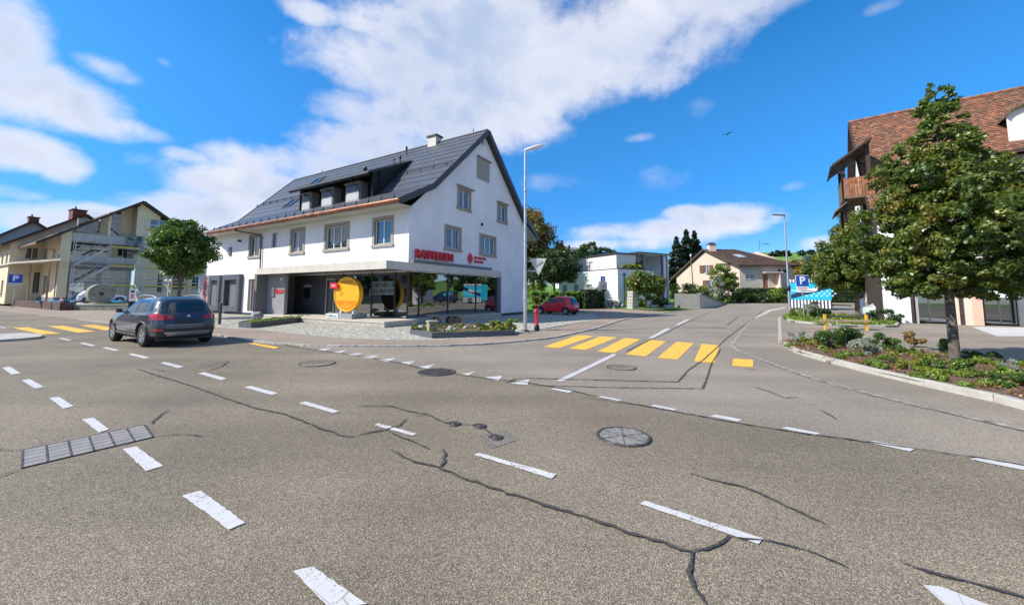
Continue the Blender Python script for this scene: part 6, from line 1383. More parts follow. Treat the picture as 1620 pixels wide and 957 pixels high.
# local: corner at origin, x along the front to the right, y back; gable on the left turned away
ga = Vector((-.80, .60, 0))     # direction of the gable wall from the corner
BF = Face((0, 0, 0), (1, 0, 0), (0, -1, 0)); BG = Face((0, 0, 0), ga, Vector((-.6, -.8, 0)))
GW = 9.6; P_ = 4.7; gt = [(0, 4.15), (P_, 6.6), (GW, 2.3)]
mb = MB(); BF.wall(mb, 0, 8.1, -.6, 4.1, [(.9, 2.2, 1.75, 2.6), (5.9, 7.4, 2.75, 3.45), (3.5, 4.3, .35, 2.5)]); mb.build('front_wall', BEIGE, bh, fix=False)
mb = MB(); BG.wall(mb, 0, GW, -.8, gt, [(1.9, 2.7, 3.1, 4.4), (4.4, 5.2, 2.9, 4.2), (3.6, 4.8, -.1, 1.7), (1.2, 2.0, -.1, 1.6)])
cr_ = Vector((8.1, 0, 0)); mb.poly([(8.1, 0, -.6), tuple(cr_ + ga * GW + Vector((0, 0, -.6))), tuple(cr_ + ga * GW + Vector((0, 0, 2.3))), tuple(cr_ + ga * P_ + Vector((0, 0, 6.5))), (8.1, 0, 4.1)]); mb.build('gable_wall', CREAM, bh, fix=False)
BF.window(bh, .9, 2.2, 1.75, 2.6, mull=(.5,)); BF.window(bh, 5.9, 7.4, 2.75, 3.45, mull=(.4,)); 
mb = MB(); BF.box(mb, 3.5, 4.3, -.15, -.1, .35, 2.5); dr2 = mb.build('front_door', mat('brown door', (.22, .09, .05), .5, var=.1), bh); mb = MB(); BF.box(mb, 4.15, 4.22, -.1, -.05, 1.3, 1.5); mb.build('handle', LGREY, dr2)
mb = MB(); BF.box(mb, 3.3, 6.0, 0.003, 1.2, 2.75, 2.88); mb.build('porch_roof', CREAM, bh); mb = MB(); BF.box(mb, 5.4, 5.6, .003, 1.1, -.3, 2.74); mb.build('porch_wall', CREAM, bh)
for u0, u1, z0, z1 in ((1.9, 2.7, 3.1, 4.4), (4.4, 5.2, 2.9, 4.2), (3.6, 4.8, -.1, 1.7), (1.2, 2.0, -.1, 1.6)):
    w = BG.window(bh, u0, u1, z0, z1, mull=(.5,), gl=GLASSW)
    for a, b_ in ((u0 - .62, u0 - .04), (u1 + .04, u1 + .62)): mb = MB(); BG.box(mb, a, b_, .01, .07, z0, z1); mb.build('shutter', SHUTR, bh)
# roof: ridge runs right from gable peak, hipped at the right end
RT = mat('brown roof tile', (.105, .065, .05), .9, var=.25, vscale=2.5)
pk = ga * P_ + Vector((0, 0, 6.85)) + ga * 0; e0 = Vector((-.5, -.7, 3.95)); e1_ = Vector((8.9, -.7, 3.95)); pr_ = Vector((4.6, 0, 0)) + ga * P_ + Vector((0, 0, 6.85)); pk2 = pk + Vector((-.55, 0, 0)); bl_ = ga * (GW + .6) + Vector((-.4, 0, 1.95)); br_ = ga * (GW + .6) + Vector((8.6, 0, 1.95))
mb = MB()
for q in ([e0, e1_, pr_, pk2], [bl_, pk2, pr_, br_], [e1_, br_, pr_]): mb.prism([tuple(v) for v in q], (0, 0, -.16))
brf = mb.build('roof', WOODD, bh)
mb = MB(); N_ = 16
for r in range(N_):
    f0, f1 = r / N_, (r + 1.08) / N_; a, b_ = e0.lerp(pk2, f0), e1_.lerp(pr_, f0); c, d = e1_.lerp(pr_, min(1, f1)), e0.lerp(pk2, min(1, f1)); cols = 26
    for k in range(cols):
        u0, u1 = k / cols, (k + .94) / cols; z = .08 + rnd.uniform(-.01, .015)
        mb.add([tuple(a.lerp(b_, u0) + Vector((0, -.03, z))), tuple(a.lerp(b_, u1) + Vector((0, -.03, z))), tuple(d.lerp(c, u1) + Vector((0, 0, .02))), tuple(d.lerp(c, u0) + Vector((0, 0, .02)))], [(0, 1, 2, 3)], rnd.choice((0, 0, 1)))
o = mb.build('roof_tile', [RT, mat('lighter roof tile', (.15, .09, .07), .9, var=.2)], brf, fix=False); o['kind'] = 'stuff'
mb = MB(); mb.bar(tuple(e0), tuple(pk2), .12, .25); mb.bar(tuple(pk2), tuple(bl_), .12, .25); mb.bar(tuple(e0), tuple(e1_), .1, .2); mb.build('verge_board', mat('brown verge', (.07, .04, .03), .6), brf)
q = pk + Vector((.9, -.1, 0)); mb = MB(); mb.box(q.x - .6, q.x + .5, q.y - .4, q.y + .4, 6.2, 7.6); chh = mb.build('chimney', CREAM, brf); mb = MB(); mb.box(q.x - .7, q.x + .6, q.y - .5, q.y + .5, 7.603, 7.7); mb.box(q.x - .45, q.x + .35, q.y - .3, q.y + .3, 7.7, 7.95); mb.build('chimney_cap', DGREY, chh)
c = e0.lerp(pk2, .45).lerp(e1_.lerp(pr_, .45), .36); mb = MB(); d1_ = (e1_ - e0).normalized(); d2_ = (pk2.lerp(pr_, .2) - e0.lerp(e1_, .2)).normalized(); q = [c + Vector((0, -.08, .16)), c + d1_ * 1.1 + Vector((0, -.08, .16)), c + d1_ * 1.1 + d2_ * 1.0 + Vector((0, -.08, .16)), c + d2_ * 1.0 + Vector((0, -.08, .16))]; mb.prism([tuple(v) for v in q], (0, 0, -.1)); mb.build('skylight', mat('sky pane', (.35, .42, .5), .1), brf)
mb = MB(); mb.tube([(5, 3.0, 6.8), (5, 3.0, 8.2)], .03); mb.build('aerial', BLACK, brf)
stp = root('entrance_steps', (36.0 + 4.6, 58.4, hz - .7), bd, 'pale entrance terrace with steps below the brown front door', 'steps')
for k in range(4): mb = MB(); mb.box(-2.0 + k * .3, 2.3, -1.2 + k * .3, 2.2, k * .2, k * .2 + .195); mb.build('step', mat('sandy stone', (.50, .38, .27), .85, var=.2), stp)
# garden wall with concrete ramp
gwp = root('garden_wall', (0, 0, 0), 0, 'grey concrete retaining wall left of the beige house garden', 'wall')
g0_, g1_ = at(1068, 485), at(1108, 488.2); g2_ = at(1148, 482)
mb = MB(); z0 = T(g0_.x, g0_.y)
mb.prism([(g0_.x, g0_.y, z0 - .2), (g1_.x, g1_.y, z0 - .2), (g1_.x, g1_.y, z0 + 1.45), (g0_.x, g0_.y, z0 + 1.5)], (.1, .3, 0)); mb.build('wall_panel', mat('dark concrete wall', (.17, .17, .17), .85, var=.1), gwp)
mb = MB(); mb.prism([(g1_.x + .05, g1_.y, z0 - .2), (g2_.x, g2_.y, z0 - .2), (g2_.x, g2_.y, z0 + .12), (g1_.x + .05, g1_.y, z0 + 1.45)], (.1, .3, 0)); mb.build('wall_panel', mat('pale concrete wall', (.55, .50, .43), .85, var=.08), gwp)
mb = MB(); mb.bar((g1_.x, g1_.y + .15, z0 + 1.5), (g2_.x, g2_.y + .15, z0 + .17), .45, .12); mb.build('coping', MGREY, gwp)
gl = [(1075, 52, 1.3, 1.9, LF_YEL, 'yellowish shrub at the left foot of the beige gable'), (1094, 52, 1.3, 1.7, LF_YEL, 'yellow and green shrub behind the grey garden wall'), (1088, 51, .9, 1.2, LF_BRIGHT, 'bright round bush low behind the garden wall'), (1112, 53, 1.4, 1.5, LF_BRIGHT, 'wide green bush above the garden wall end'),
      (1132, 52, 1.1, 2.2, LF_GREY, 'pale green upright shrub before the gable windows'), (1150, 53, 1.4, 1.5, LF_DARK, 'dark shrub with red blooms at the corner of the beige house'), (1166, 55, .9, .9, LF_DARK, 'low dark bush beside the garden path'), (1185, 55.5, 1.3, .8, LF_BRIGHT, 'low green bush left of the entrance terrace'),
      (1208, 56, 1.2, .8, LF_DARK, 'low dark bush right of the entrance terrace'), (1228, 56, 1.3, 1.3, LF_BRIGHT, 'bright green bush under the right corner of the beige house'), (1243, 57, 1.1, 1.0, LF_DARK, 'dark bush next to the street lamp foot'), (1200, 55, 1.5, .55, LF_DARK, 'low hedge piece along the garden edge')]
for i, (px, y, r, h, m, lb) in enumerate(gl):
    x = by_px(px, y); bush('garden_shrub', (x, y, T(x, y)), lb, 'shrub', r, r * .7, h, 2200, .17, m, 110 + i)
x = by_px(1143, 54.5); tree('garden_tree', (x, 54.5, T(x, 54.5)), 'small bushy tree in front of the beige gable wall', 'tree', [(0, 0, 3.9, 1.7, 1.4, 1.6), (.7, 0, 3.0, 1.4, 1.2, 1.0)], 110, 7000, .2, LF_BRIGHT, 1.6, .1, seed=41, rr=(.3, .55))
for px, py_, lb in ((1175, 479.5, 'left grey plant tub with a small green bush by the kerb'), (1198, 479, 'middle plant tub with a small green bush by the kerb'), (1241, 478.4, 'right plant tub with a small green bush by the kerb')):
    q = put(px, py_); pt = root('plant_tub', q, 0, lb, 'planter'); mb = MB(); mb.lathe([(.25, 0), (.36, .5), (.33, .5), (.3, .42)], 16); mb.build('tub', MGREY, pt); C_, Rd = crown_clusters([(0, 0, .75, .5, .5, .35)], 14, 3, (.15, .25)); link('foliage', leaf_mesh('foliage', C_, Rd, 500, .12, LF_BRIGHT, seed=7), pt)
q = put(1102, 486); pl_ = root('wooden_pole', (by_px(1098, 52), 52, T(30, 52)), 0, 'plain wooden utility pole left of the beige house', 'pole'); mb = MB(); mb.tube([(0, 0, 0), (-.25, 0, 6.4)], .09, 8, r1=.06); mb.build('shaft', WOOD, pl_); mb = MB(); mb.tube([(-.25, 0, 6.4), (-.25, 0, 6.7)], .1, 8); mb.build('cap', SIGNW, pl_)
# garden vegetation behind the trailer and a brown roof beyond
for i, (px, y, r, top, m, lb) in enumerate([(1262, 66, 4.2, 414, LF_AUT, 'olive coloured bushy tree beside the beige house'), (1290, 64, 4.2, 416, LF_AUT, 'yellow green bushy tree behind the trailer'), (1318, 62, 4.8, 412, LF_MID, 'dark green bushy tree behind the trailer right end'),
                                            (1345, 60, 4.5, 405, LF_AUT, 'brownish green tree half hidden behind the slim street tree'), (1250, 74, 4.0, 420, LF_YEL, 'yellowing tree far behind the right corner of the beige house'), (1380, 58, 5, 400, LF_DARK, 'dark tree mass between trailer and farmhouse'), (1330, 72, 5, 404, LF_YEL, 'yellow tinted tree high behind the trailer')]):
    x = by_px(px, y); z0 = T(x, y); zt = max(3.0, dep(px, top, y).z - z0); tree('background_tree', (x, y, z0), lb, 'tree', [(0, 0, zt * .55, r, r * .8, zt * .48), (r * .5, 0, zt * .45, r * .7, r * .7, zt * .4)], 110, 8500, .32, m, zt * .25, .2, seed=130 + i, rr=(.5, 1.0), limbs=6)
x = by_px(1300, 96); zt = dep(1300, 409, 96).z; rh = root('hillside_house', (x, 96, T(x, 96)), -.1, 'house with broad brown roof and dark chimney on the slope behind the trailer', 'building'); hb = zt - T(x, 96)
mb = MB(); mb.box(-4.5, 4.5, 0, 9, -1, hb - 3); mb.build('wall', CREAM, rh); mb = MB(); mb.prism([(-5.2, -1, hb - 3.2), (5.2, -1, hb - 3.2), (4, 4.5, hb), (-4, 4.5, hb)], (0, 0, .15)); mb.prism([(-5.2, 10, hb - 3.2), (5.2, 10, hb - 3.2), (4, 4.5, hb), (-4, 4.5, hb)], (0, 0, .15)); mb.build('roof', RT, rh)
mb = MB(); mb.box(-1.2, 0.4, 3.2, 4.4, hb - 1.4, hb + 1.0); mb.build('chimney', DGREY, rh)
for k in range(3): mb = MB(); mb.box(-3.8 + k * 3, -2.6 + k * 3, -.06, 0, hb - 5.4, hb - 4); mb.build('window', GLASSD, rh)
x = by_px(1238, 380); fw_ = root('distant_wood', (by_px(1238, 380), 380, T(150, 380)), 0, 'dark copse of trees on the crest of the green hill', 'wood'); C_, Rd = crown_clusters([(k * 3.5, 0, 2.5, 3, 3, 3 + (k % 2)) for k in range(-2, 3)], 60, 5, (1, 1.8)); link('canopy', leaf_mesh('canopy', C_, Rd, 5000, 1.0, LF_CON, seed=5), fw_)
zt = dep(1238, 396, 380).z; fw_.location.z = zt - 6.5
for px, y, tp, lb in ((1272, 300, 400, 'lone bush on the left of the meadow crest'), (1288, 300, 398.5, 'lone bush right of centre on the meadow crest')):
    x = by_px(px, y); z = dep(px, tp + 4, y).z; bush('distant_bush', (x, y, z), lb, 'shrub', 3, 2, 2.2, 700, .9, LF_CON, 150 + px)
# ================================================================== LEFT SIDE
Kp = Vector((-52.2, 44.0, 0)); zt0 = .55
def LK(b, a, z=0): return Kp + B_ * b + A_ * a + Vector((0, 0, z))
ter = drape('terrace', [tuple(p)[:2] for p in (at(207, 489.5) + B_ * .1, at(119, 491) + B_ * .1, Vector((-41.89, 35.83, 0)) + B_ * .1, Vector((-41.89, 35.83, 0)) + A_ * 31 + B_ * .1, LK(-1.5, 32), LK(16, 32), LK(16, 30), LK(16, -12))], mat('terrace paving', (.40, .37, .31), .9, var=.1, vscale=1), .56, thick=.7)
ter.data.update(); tag(ter, 'raised pale terrace before the yellow house', None, kind='structure')
yh = root('yellow_house', LK(0, 0, zt0), math.atan2(B_.y, B_.x), 'yellow gabled house with scaffolded balconies and dark roof edge', 'building')
YG = Face((0, 0, 0), (1, 0, 0), (0, -1, 0)); YS = Face((0, 0, 0), (0, 1, 0), (-1, 0, 0)); z_ = -zt0
ytop = [(0, 8.9 + z_), (6.64, 13.35 + z_), (15, 7.6 + z_)]
mb = MB()
YG.wall(mb, 0, .8, 0, [(0, 8.9 + z_), (.8, 9.4 + z_)]); YG.wall(mb, .8, 6.5, 5.0, [(.8, 5.0), (6.5, 5.0)])
mb2 = Face((0, 0, 0), (1, 0, 0), (0, -1, 0))
YG.wall(mb, 6.5, 15, 0, [(6.5, 13.3 + z_), (6.64, 13.35 + z_), (15, 7.6 + z_)], [(7.6, 9.4, 1.2, 3.7), (7.6, 9.4, 9.4, 11.0), (8.6, 9.6, 5.6, 6.9), (10.4, 11.8, 1.6, 3.5), (12.6, 14.2, 1.6, 3.5)])
RB = Face((0, 1.9, 0), (1, 0, 0), (0, -1, 0))
RB.wall(mb, .0, 6.5, 5.0, [(0, 8.8 + z_), (6.5, 13.2 + z_)], [(1.0, 4.3, 5.2, 7.2), (5.2, 6.2, 5.1, 7.2), (4.0, 5.3, 8.5, 11.3), (1.5, 3.4, 8.6, 10.2)])
YS.wall(mb, 0, 9, 0, 7.3 + z_ + 1.4, [(2.2, 3.6, 5.2, 6.6), (6.2, 8.6, 5.0, 6.8), (4.5, 7.5, .9, 3.3)])
mb.box(6.3, 6.5, .0, 1.9, 5.0, 12.4); mb.build('wall', YWALL, yh, fix=False)
mb = MB(); mb.box(-.03, 15, -.04, -.002, 0, .55); mb.box(-.04, -.002, 0, 9, 0, .6); mb.build('plinth', mat('blue grey plinth', (.16, .19, .24), .8), yh)
for u0, u1, z0, z1 in ((7.6, 9.4, 1.2, 3.7), (7.6, 9.4, 9.4, 11.0), (8.6, 9.6, 5.6, 6.9), (10.4, 11.8, 1.6, 3.5), (12.6, 14.2, 1.6, 3.5)): YG.window(yh, u0, u1, z0, z1, mull=(.5,), trans=(z0 + z1) / 2)
for u0, u1, z0, z1 in ((1.0, 4.3, 5.2, 7.2), (5.2, 6.2, 5.1, 7.2), (4.0, 5.3, 8.5, 11.3), (1.5, 3.4, 8.6, 10.2)): RB.window(yh, u0, u1, z0, z1, mull=(.5,) if u1 - u0 < 3 else (.33, .66), trans=z1 - .9 if z1 > 11 else None, gl=GLASSD)
for u0, u1, z0, z1 in ((2.2, 3.6, 5.2, 6.6), (6.2, 8.6, 5.0, 6.8), (4.5, 7.5, .9, 3.3)): YS.window(yh, u0, u1, z0, z1, mull=(.5,))
mb = MB(); mb.box(.8, 6.5, .002, 1.9, 4.7, 4.95); mb.box(.8, 6.5, .002, 1.9, 7.15, 7.35); mb.build('balcony_slab', CONC, yh)
for z0, z1 in ((4.96, 5.55), (7.36, 8.2)):
    for k in range(6): mb = MB(); mb.box(.82 + k * .945, .82 + k * .945 + .92, -.04, .0, z0, z1); mb.build('parapet_panel', mat('pale parapet', (.46, .46, .44), .7, var=.08), yh)
mb = MB(); mb.box(3.7, 3.95, .02, .25, 8.2, 11.2); mb.build('balcony_column', YWALL, yh)
# shop front
mb = MB(); mb.box(.9, 6.2, .06, .1, .5, 4.0); mb.build('shop_backing', mat('shop interior', (.25, .30, .30), .7, var=.3, vscale=2), yh)
for k in range(4): YG.window(yh, .9 + k * 1.33, .9 + k * 1.33 + 1.3, .6, 2.3 if k != 2 else 3.9, mull=(), frame=LGREY, depth=.0, sill=False, gl=glass('shop pane', (.20, .25, .26), .25) if k == 0 else GLASSW)
for k in range(4): YG.window(yh, .9 + k * 1.33, .9 + k * 1.33 + 1.3, 2.4, 3.9, mull=(), frame=LGREY, depth=.0, sill=False, gl=GLASSW) if k != 2 else None
mb = MB(); mb.box(.8, 6.4, -.06, .05, 4.0, 4.7); mb.build('shop_fascia', mat('grey brown fascia', (.20, .18, .16), .7), yh)
mb = MB(); mb.box(5.4, 7.0, -.7, -.66, 6.1, 8.4); mb.build('hanging_banner', mat('grey photo banner', (.12, .16, .16), .6, var=.8, vscale=1.5), yh)
mb = MB()
for a, b_ in (((-1.9, 7.25 + z_), (6.64, 13.65 + z_)), ((6.64, 13.65 + z_), (16.2, 7.0 + z_))): mb.prism([(a[0], -.7, a[1]), (b_[0], -.7, b_[1]), (b_[0], 16, b_[1]), (a[0], 16, a[1])], (0, 0, -.16))
yr = mb.build('roof', mat('roof tile dark', (.10, .06, .05), .8, var=.2), yh)
mb = MB(); mb.bar((-1.9, -.74, 7.17 + z_), (6.64, -.74, 13.57 + z_), .06, .28); mb.bar((6.64, -.74, 13.57 + z_), (16.2, -.74, 6.92 + z_), .06, .28); mb.build('verge_board', WOODD, yr)
mb = MB(); mb.tube([(-1.9, -.7, 7.1 + z_), (-1.9, 10, 7.1 + z_)], .08, 8); mb.build('gutter', COPPER, yr)
mb = MB(); mb.tube([(-1.9, -.3, 7.0 + z_), (-.6, -.15, 6.5 + z_), (-.12, -.12, 6.0 + z_), (-.12, -.12, .1)], .055, 8); mb.build('downpipe', COPPER, yh)
# entrance canopy
mb = MB(); mb.prism([(-1.15, -2.0, 5.1 + z_), (-2.7, 5, 5.0 + z_), (-2.7, 20, 5.0 + z_), (-.003, 20, 5.25 + z_), (-.003, -.1, 5.25 + z_), (-.5, -3.6, 5.2 + z_)], (0, 0, .2)); mb.build('entrance_canopy', mat('canopy edge', (.50, .47, .40), .8), yh)
for y, m in ((-2.3, COPPER), (7.5, SURR)):
    mb = MB(); mb.tube([(-1.0, y, 0), (-1.0, y, 5.1 + z_)], .08, 10); mb.build('canopy_post', m, yh)
# scaffold
sc = root('scaffold', LK(0, 0, zt0) - A_ * .4, math.atan2(B_.y, B_.x), 'steel scaffold with stairs and yellow planks on the yellow house', 'scaffold')
for x in (.8, 3.6, 6.3, 6.75, 9.6, 12.6):
    for y in (-1.7, -.8):
        mb = MB(); mb.tube([(x, y, 0), (x, y, 7.3 if x < 6.5 else 10.5)], .035, 6); mb.build('upright', GALV, sc)
for z in (1.9, 4.3, 6.6):
    for y in (-1.7, -.8):
        mb = MB(); mb.tube([(.8, y, z), (12.6, y, z)], .025, 6); mb.build('ledger', GALV, sc)
    mb = MB(); mb.tube([(.8, -1.72, z + 1.0), (12.6, -1.72, z + 1.0)], .022, 6); mb.build('guard_rail', GALV, sc); mb = MB(); mb.tube([(.8, -1.72, z + .55), (12.6, -1.72, z + .55)], .02, 6); mb.build('guard_rail', GALV, sc)
    for x0, x1 in ((3.65, 6.25), (6.8, 9.55), (9.65, 12.55)):
        mb = MB(); mb.box(x0, x1, -1.65, -.85, z + .03, z + .08); mb.build('plank', GALV, sc); mb = MB(); mb.box(x0, x1, -1.74, -1.70, z + .03, z + .2); mb.build('toe_board', YRAIL, sc)
mb = MB(); mb.box(6.8, 12.6, -1.74, -1.7, 9.3, 9.45); mb.box(6.8, 12.6, -1.65, -.85, 9.25, 9.3); mb.build('toe_board', YRAIL, sc)
for z0, z1 in ((.1, 2.0), (2.0, 4.4), (4.4, 6.7)):
    for y in (-1.6, -1.05):
        mb = MB(); mb.bar((1.0, y, z0), (3.7, y, z1), .06, .14); mb.build('stair_stringer', LGREY, sc)
    for k in range(8):
        f = (k + .5) / 8; mb = MB(); mb.box(1.0 + 2.7 * f - .12, 1.0 + 2.7 * f + .12, -1.6, -1.05, z0 + (z1 - z0) * f, z0 + (z1 - z0) * f + .03); mb.build('stair_tread', LGREY, sc)
    mb = MB(); mb.tube([(1.0, -1.62, z0 + .9), (3.7, -1.62, z1 + .9)], .022, 6); mb.build('guard_rail', GALV, sc)
# neighbouring gables
def gable_house(label, a, b0, z0, bp, zp, b1, z1, wallm, depth_, roofm, ch=None, wins=(), gwins=()):
    t = root('gabled_house', LK(0, a, 0), math.atan2(B_.y, B_.x), label, 'building'); F = Face((0, 0, 0), (1, 0, 0), (0, -1, 0)); S = Face((b0 + .8, 0, 0), (0, 1, 0), (-1, 0, 0)); s0 = (zp - z0) / (bp - b0)
    mb = MB(); F.wall(mb, b0 + .8, b1 - .8, .3, [(b0 + .8, z0 + .8 * s0 - .2), (bp, zp - .2), (b1 - .8, zp - .2 - (b1 - .8 - bp) * (zp - z1) / (b1 - bp))], list(gwins))
    for w in gwins: F.window(t, *w, mull=(.33, .66) if w[1] - w[0] > 1.3 else (.5,), depth=.2)
    S.wall(mb, 0, depth_, .3, z0 + .8 * s0 - .3, [w for w in wins]); mb.build('wall', wallm, t, fix=False)
    for w in wins: S.window(t, *w, mull=(.5,), gl=GLASSW)
    mb = MB(); mb.prism([(b0, -.6, z0), (bp, -.6, zp), (bp, depth_, zp), (b0, depth_, z0)], (0, 0, -.18)); mb.prism([(bp, -.6, zp), (b1, -.6, z1), (b1, depth_, z1), (bp, depth_, zp)], (0, 0, -.18)); r = mb.build('roof', roofm, t)
    mb = MB(); mb.bar((b0, -.63, z0 - .08), (bp, -.63, zp - .08), .05, .26); mb.bar((bp, -.63, zp - .08), (b1, -.63, z1 - .08), .05, .26); mb.build('verge_board', WOODD, r)
    if ch:
        mb = MB(); mb.box(*ch); c = mb.build('chimney', mat('red brick chimney', (.16, .05, .04), .85, var=.2, vscale=6), r)
        mb = MB(); mb.box(ch[0] - .1, ch[1] + .1, ch[2] - .1, ch[3] + .1, ch[5] + .003, ch[5] + .12); mb.build('chimney_cap', BRMETAL, c)
        mb = MB(); mb.tube([(ch[0] + .3, ch[2] + .4, ch[5] + .1), (ch[0] + .3, ch[2] + .4, ch[5] + .55)], .12, 8, r1=.06); mb.build('chimney_pot', BLACK, c)
    return t
RDK = mat('dark red roof', (.09, .045, .04), .85, var=.2)
gable_house('second yellow gable behind the scaffolded one, with broad dark chimney', 9, -3.3, 7.4, 3.4, 12.3, 9, 8.0, YWALL, 14, RDK, (2.5, 3.8, 1.5, 3.6, 11.0, 13.0), [(1, 2.4, 5.0, 6.6), (4, 5.4, 5.0, 6.6), (7, 8.4, 5.0, 6.6), (2, 3.5, 1.2, 3.2), (6, 8, 1.2, 3.2)], [(-1.3, -.3, 5.9, 7.3), (-.5, 1.5, 1.6, 4.3)])
gable_house('farthest gable at the left picture edge, pale grey with small chimney', 25, -6.5, 5.9, 1.1, 12.6, 9, 6.8, mat('grey render', (.42, .45, .46), .9), 12, RDK, (.8, 1.8, .8, 2.0, 12.0, 13.2), [(2, 3.4, 5.0, 6.6)])
# brown stepped wall, low concrete wall
BRW = mat('brown sleeper wood', (.095, .055, .045), .8, var=.3, vscale=4)
w0 = at(119, 491); w1 = Vector((-41.89, 35.83, 0)); w2 = w1 + A_ * 31
sw = root('timber_wall', w1, 0, 'low brown retaining wall of horizontal timbers along the left footway', 'wall')
for k in range(5):
    mb = MB(); a_, b_ = Vector((0, 0, 0)), w2 - w1; mb.bar((a_.x, a_.y, .09 + k * .155), (b_.x, b_.y, .09 + k * .155), .16 + .02 * (k % 2), .148); mb.build('timber', BRW, sw)
    mb = MB(); c_ = w0 - w1; mb.bar((a_.x, a_.y, .09 + k * .155), (c_.x, c_.y, .09 + k * .155), .16 + .02 * ((k + 1) % 2), .148); mb.build('timber', BRW, sw)
lw2 = root('low_wall', w0, 0, 'low mossy concrete wall carrying the grass strip under the millstone', 'wall'); e_ = at(206, 491) - w0
mb = MB(); mb.bar((0, 0, .24), (e_.x, e_.y, .24), .25, .5); mb.build('wall_body', mat('mossy concrete', (.20, .21, .16), .9, var=.25, vscale=3), lw2); mb = MB(); mb.bar((0, 0, .52), (e_.x, e_.y, .52), .32, .06); mb.build('coping', CONC, lw2)
gs = [w0 + B_ * .2, w0 + e_ + B_ * .2, w0 + e_ + B_ * 2.2, w0 + B_ * 2.4]; o = drape('grass_strip', [tuple(p)[:2] for p in gs], GRASS, .6); tag(o, 'narrow grass strip behind the low mossy wall', None, kind='structure')
yp = drape('yard_paving', [tuple(p)[:2] for p in (K1[0] + B_ * 2.62 + A_ * 25, K1[0] + B_ * 2.62, K1[3] + B_ * 2.42, at(344, 519.8), at(300, 506), L2(-.2, 24), L2(6, 26.5), at(207, 489.6), at(119, 491.2), w1, w2)], ASPH2, .02); tag(yp, 'asphalt strip between the left footway and the low walls', None, kind='structure')
# millstone
ml = root('millstone', (-42.1, 39.3, .62), 0, 'huge grey stone roller lying on its side behind the low wall', 'stone roller'); ax = Vector((.80, -.60, 0)); u_ = Vector((0, 0, 1)); v_ = ax.cross(u_); mb = MB(); n = 40; R0 = .97
pf = [(.0, -1.1), (R0 * .97, -1.1), (R0, -1.05), (R0, 1.05), (R0 * .97, 1.1), (.16, 1.1), (.14, .95), (.001, .95)]
vs = [ax * h + (u_ * math.sin(2 * math.pi * k / n) + v_ * math.cos(2 * math.pi * k / n)) * max(r, .001) + Vector((0, 0, R0)) for r, h in pf for k in range(n)]
mb.add(vs, [(i * n + k, i * n + (k + 1) % n, (i + 1) * n + (k + 1) % n, (i + 1) * n + k) for i in range(len(pf) - 1) for k in range(n)]); mb.build('stone_roller', mat('grey sandstone', (.24, .22, .195), .9, var=.2, vscale=4, bump=.5), ml, fix=False)
mb = MB(); mb.tube([Vector((0, 0, R0)) + ax * .96, Vector((0, 0, R0)) + ax * 1.02], .13, 14); mb.build('axle_hole', BLACK, ml)
# parked white car behind
car('parked_car', 'white and dark blue car parked left of the stone roller', (-45.2, 42.5, .56), .9, mat('white blue paint', (.55, .58, .68), .3, coat=.8), rear=[(.24, -1.8), (.4, -1.95), (.8, -1.9), (1.0, -1.75), (1.3, -1.45), (1.45, -1.1)], front=[(.24, 1.8), (.45, 1.95), (.72, 1.85), (.9, 1.0), (1.0, .8), (1.3, .25), (1.45, -.3)],
    Wt=[(.24, .76), (.45, .84), (.9, .83), (1.0, .78), (1.3, .66), (1.45, .4)], n_=5, axr=-1.2, axf=1.25, wr=.31, windows=[('side', [(-1.1, 1.02), (.7, 1.0), (.2, 1.36), (-.9, 1.36)]), ('front', [(-.7, 1.0), (.7, 1.0), (.5, 1.36), (-.5, 1.36)])], tail=[], extra=[('headlamp', 'front', [(-.7, .62), (-.4, .6), (-.42, .74), (-.7, .76)], LAMPW, .01), ('headlamp', 'front', [(.4, .6), (.7, .62), (.7, .76), (.42, .74)], LAMPW, .01)])
# cone
cn = root('traffic_cone', (-44.9, 38.4, .57), 0, 'small red and white traffic cone on the timber wall terrace', 'traffic cone'); mb = MB(); mb.box(-.2, .2, -.2, .2, 0, .05); mb.build('base', RED, cn); mb = MB(); mb.lathe([(.17, .05), (.12, .3), (.08, .5), (.04, .72), (.001, .73)], 16); mb.build('cone_body', mat('cone orange red', (.75, .08, .05), .5), cn); mb = MB(); mb.lathe([(.125, .3), (.087, .49)], 16); mb.build('reflective_band', SIGNW, cn)
# parking sign left
pd = at(50, 470, .6); px0 = Vector((-48.6, 35.0, .0)); d = ray(22, 466); yy = 36.6
ps2 = root('parking_sign', (d.x / d.y * yy, yy, .2), .75, 'blue parking sign before the yellow house at the left edge', 'traffic sign')
mb = MB(); mb.tube([(0, 0, 0), (0, 0, 3.3)], .04, 8); mb.build('post', GALV, ps2); mb = MB(); mb.box(-.42, .42, -.06, -.03, 2.4, 3.2); mb.build('sign_face', BLUE, ps2); text_mesh('letter_p', 'P', .72, .004, SIGNW, ps2, fm((0, -.065, 2.8), (1, 0, 0), (0, -1, 0)), bold=.02); mb = MB(); mb.box(-.4, .4, -.06, -.03, 2.1, 2.38); mb.build('supplementary_plate', SIGNB, ps2)
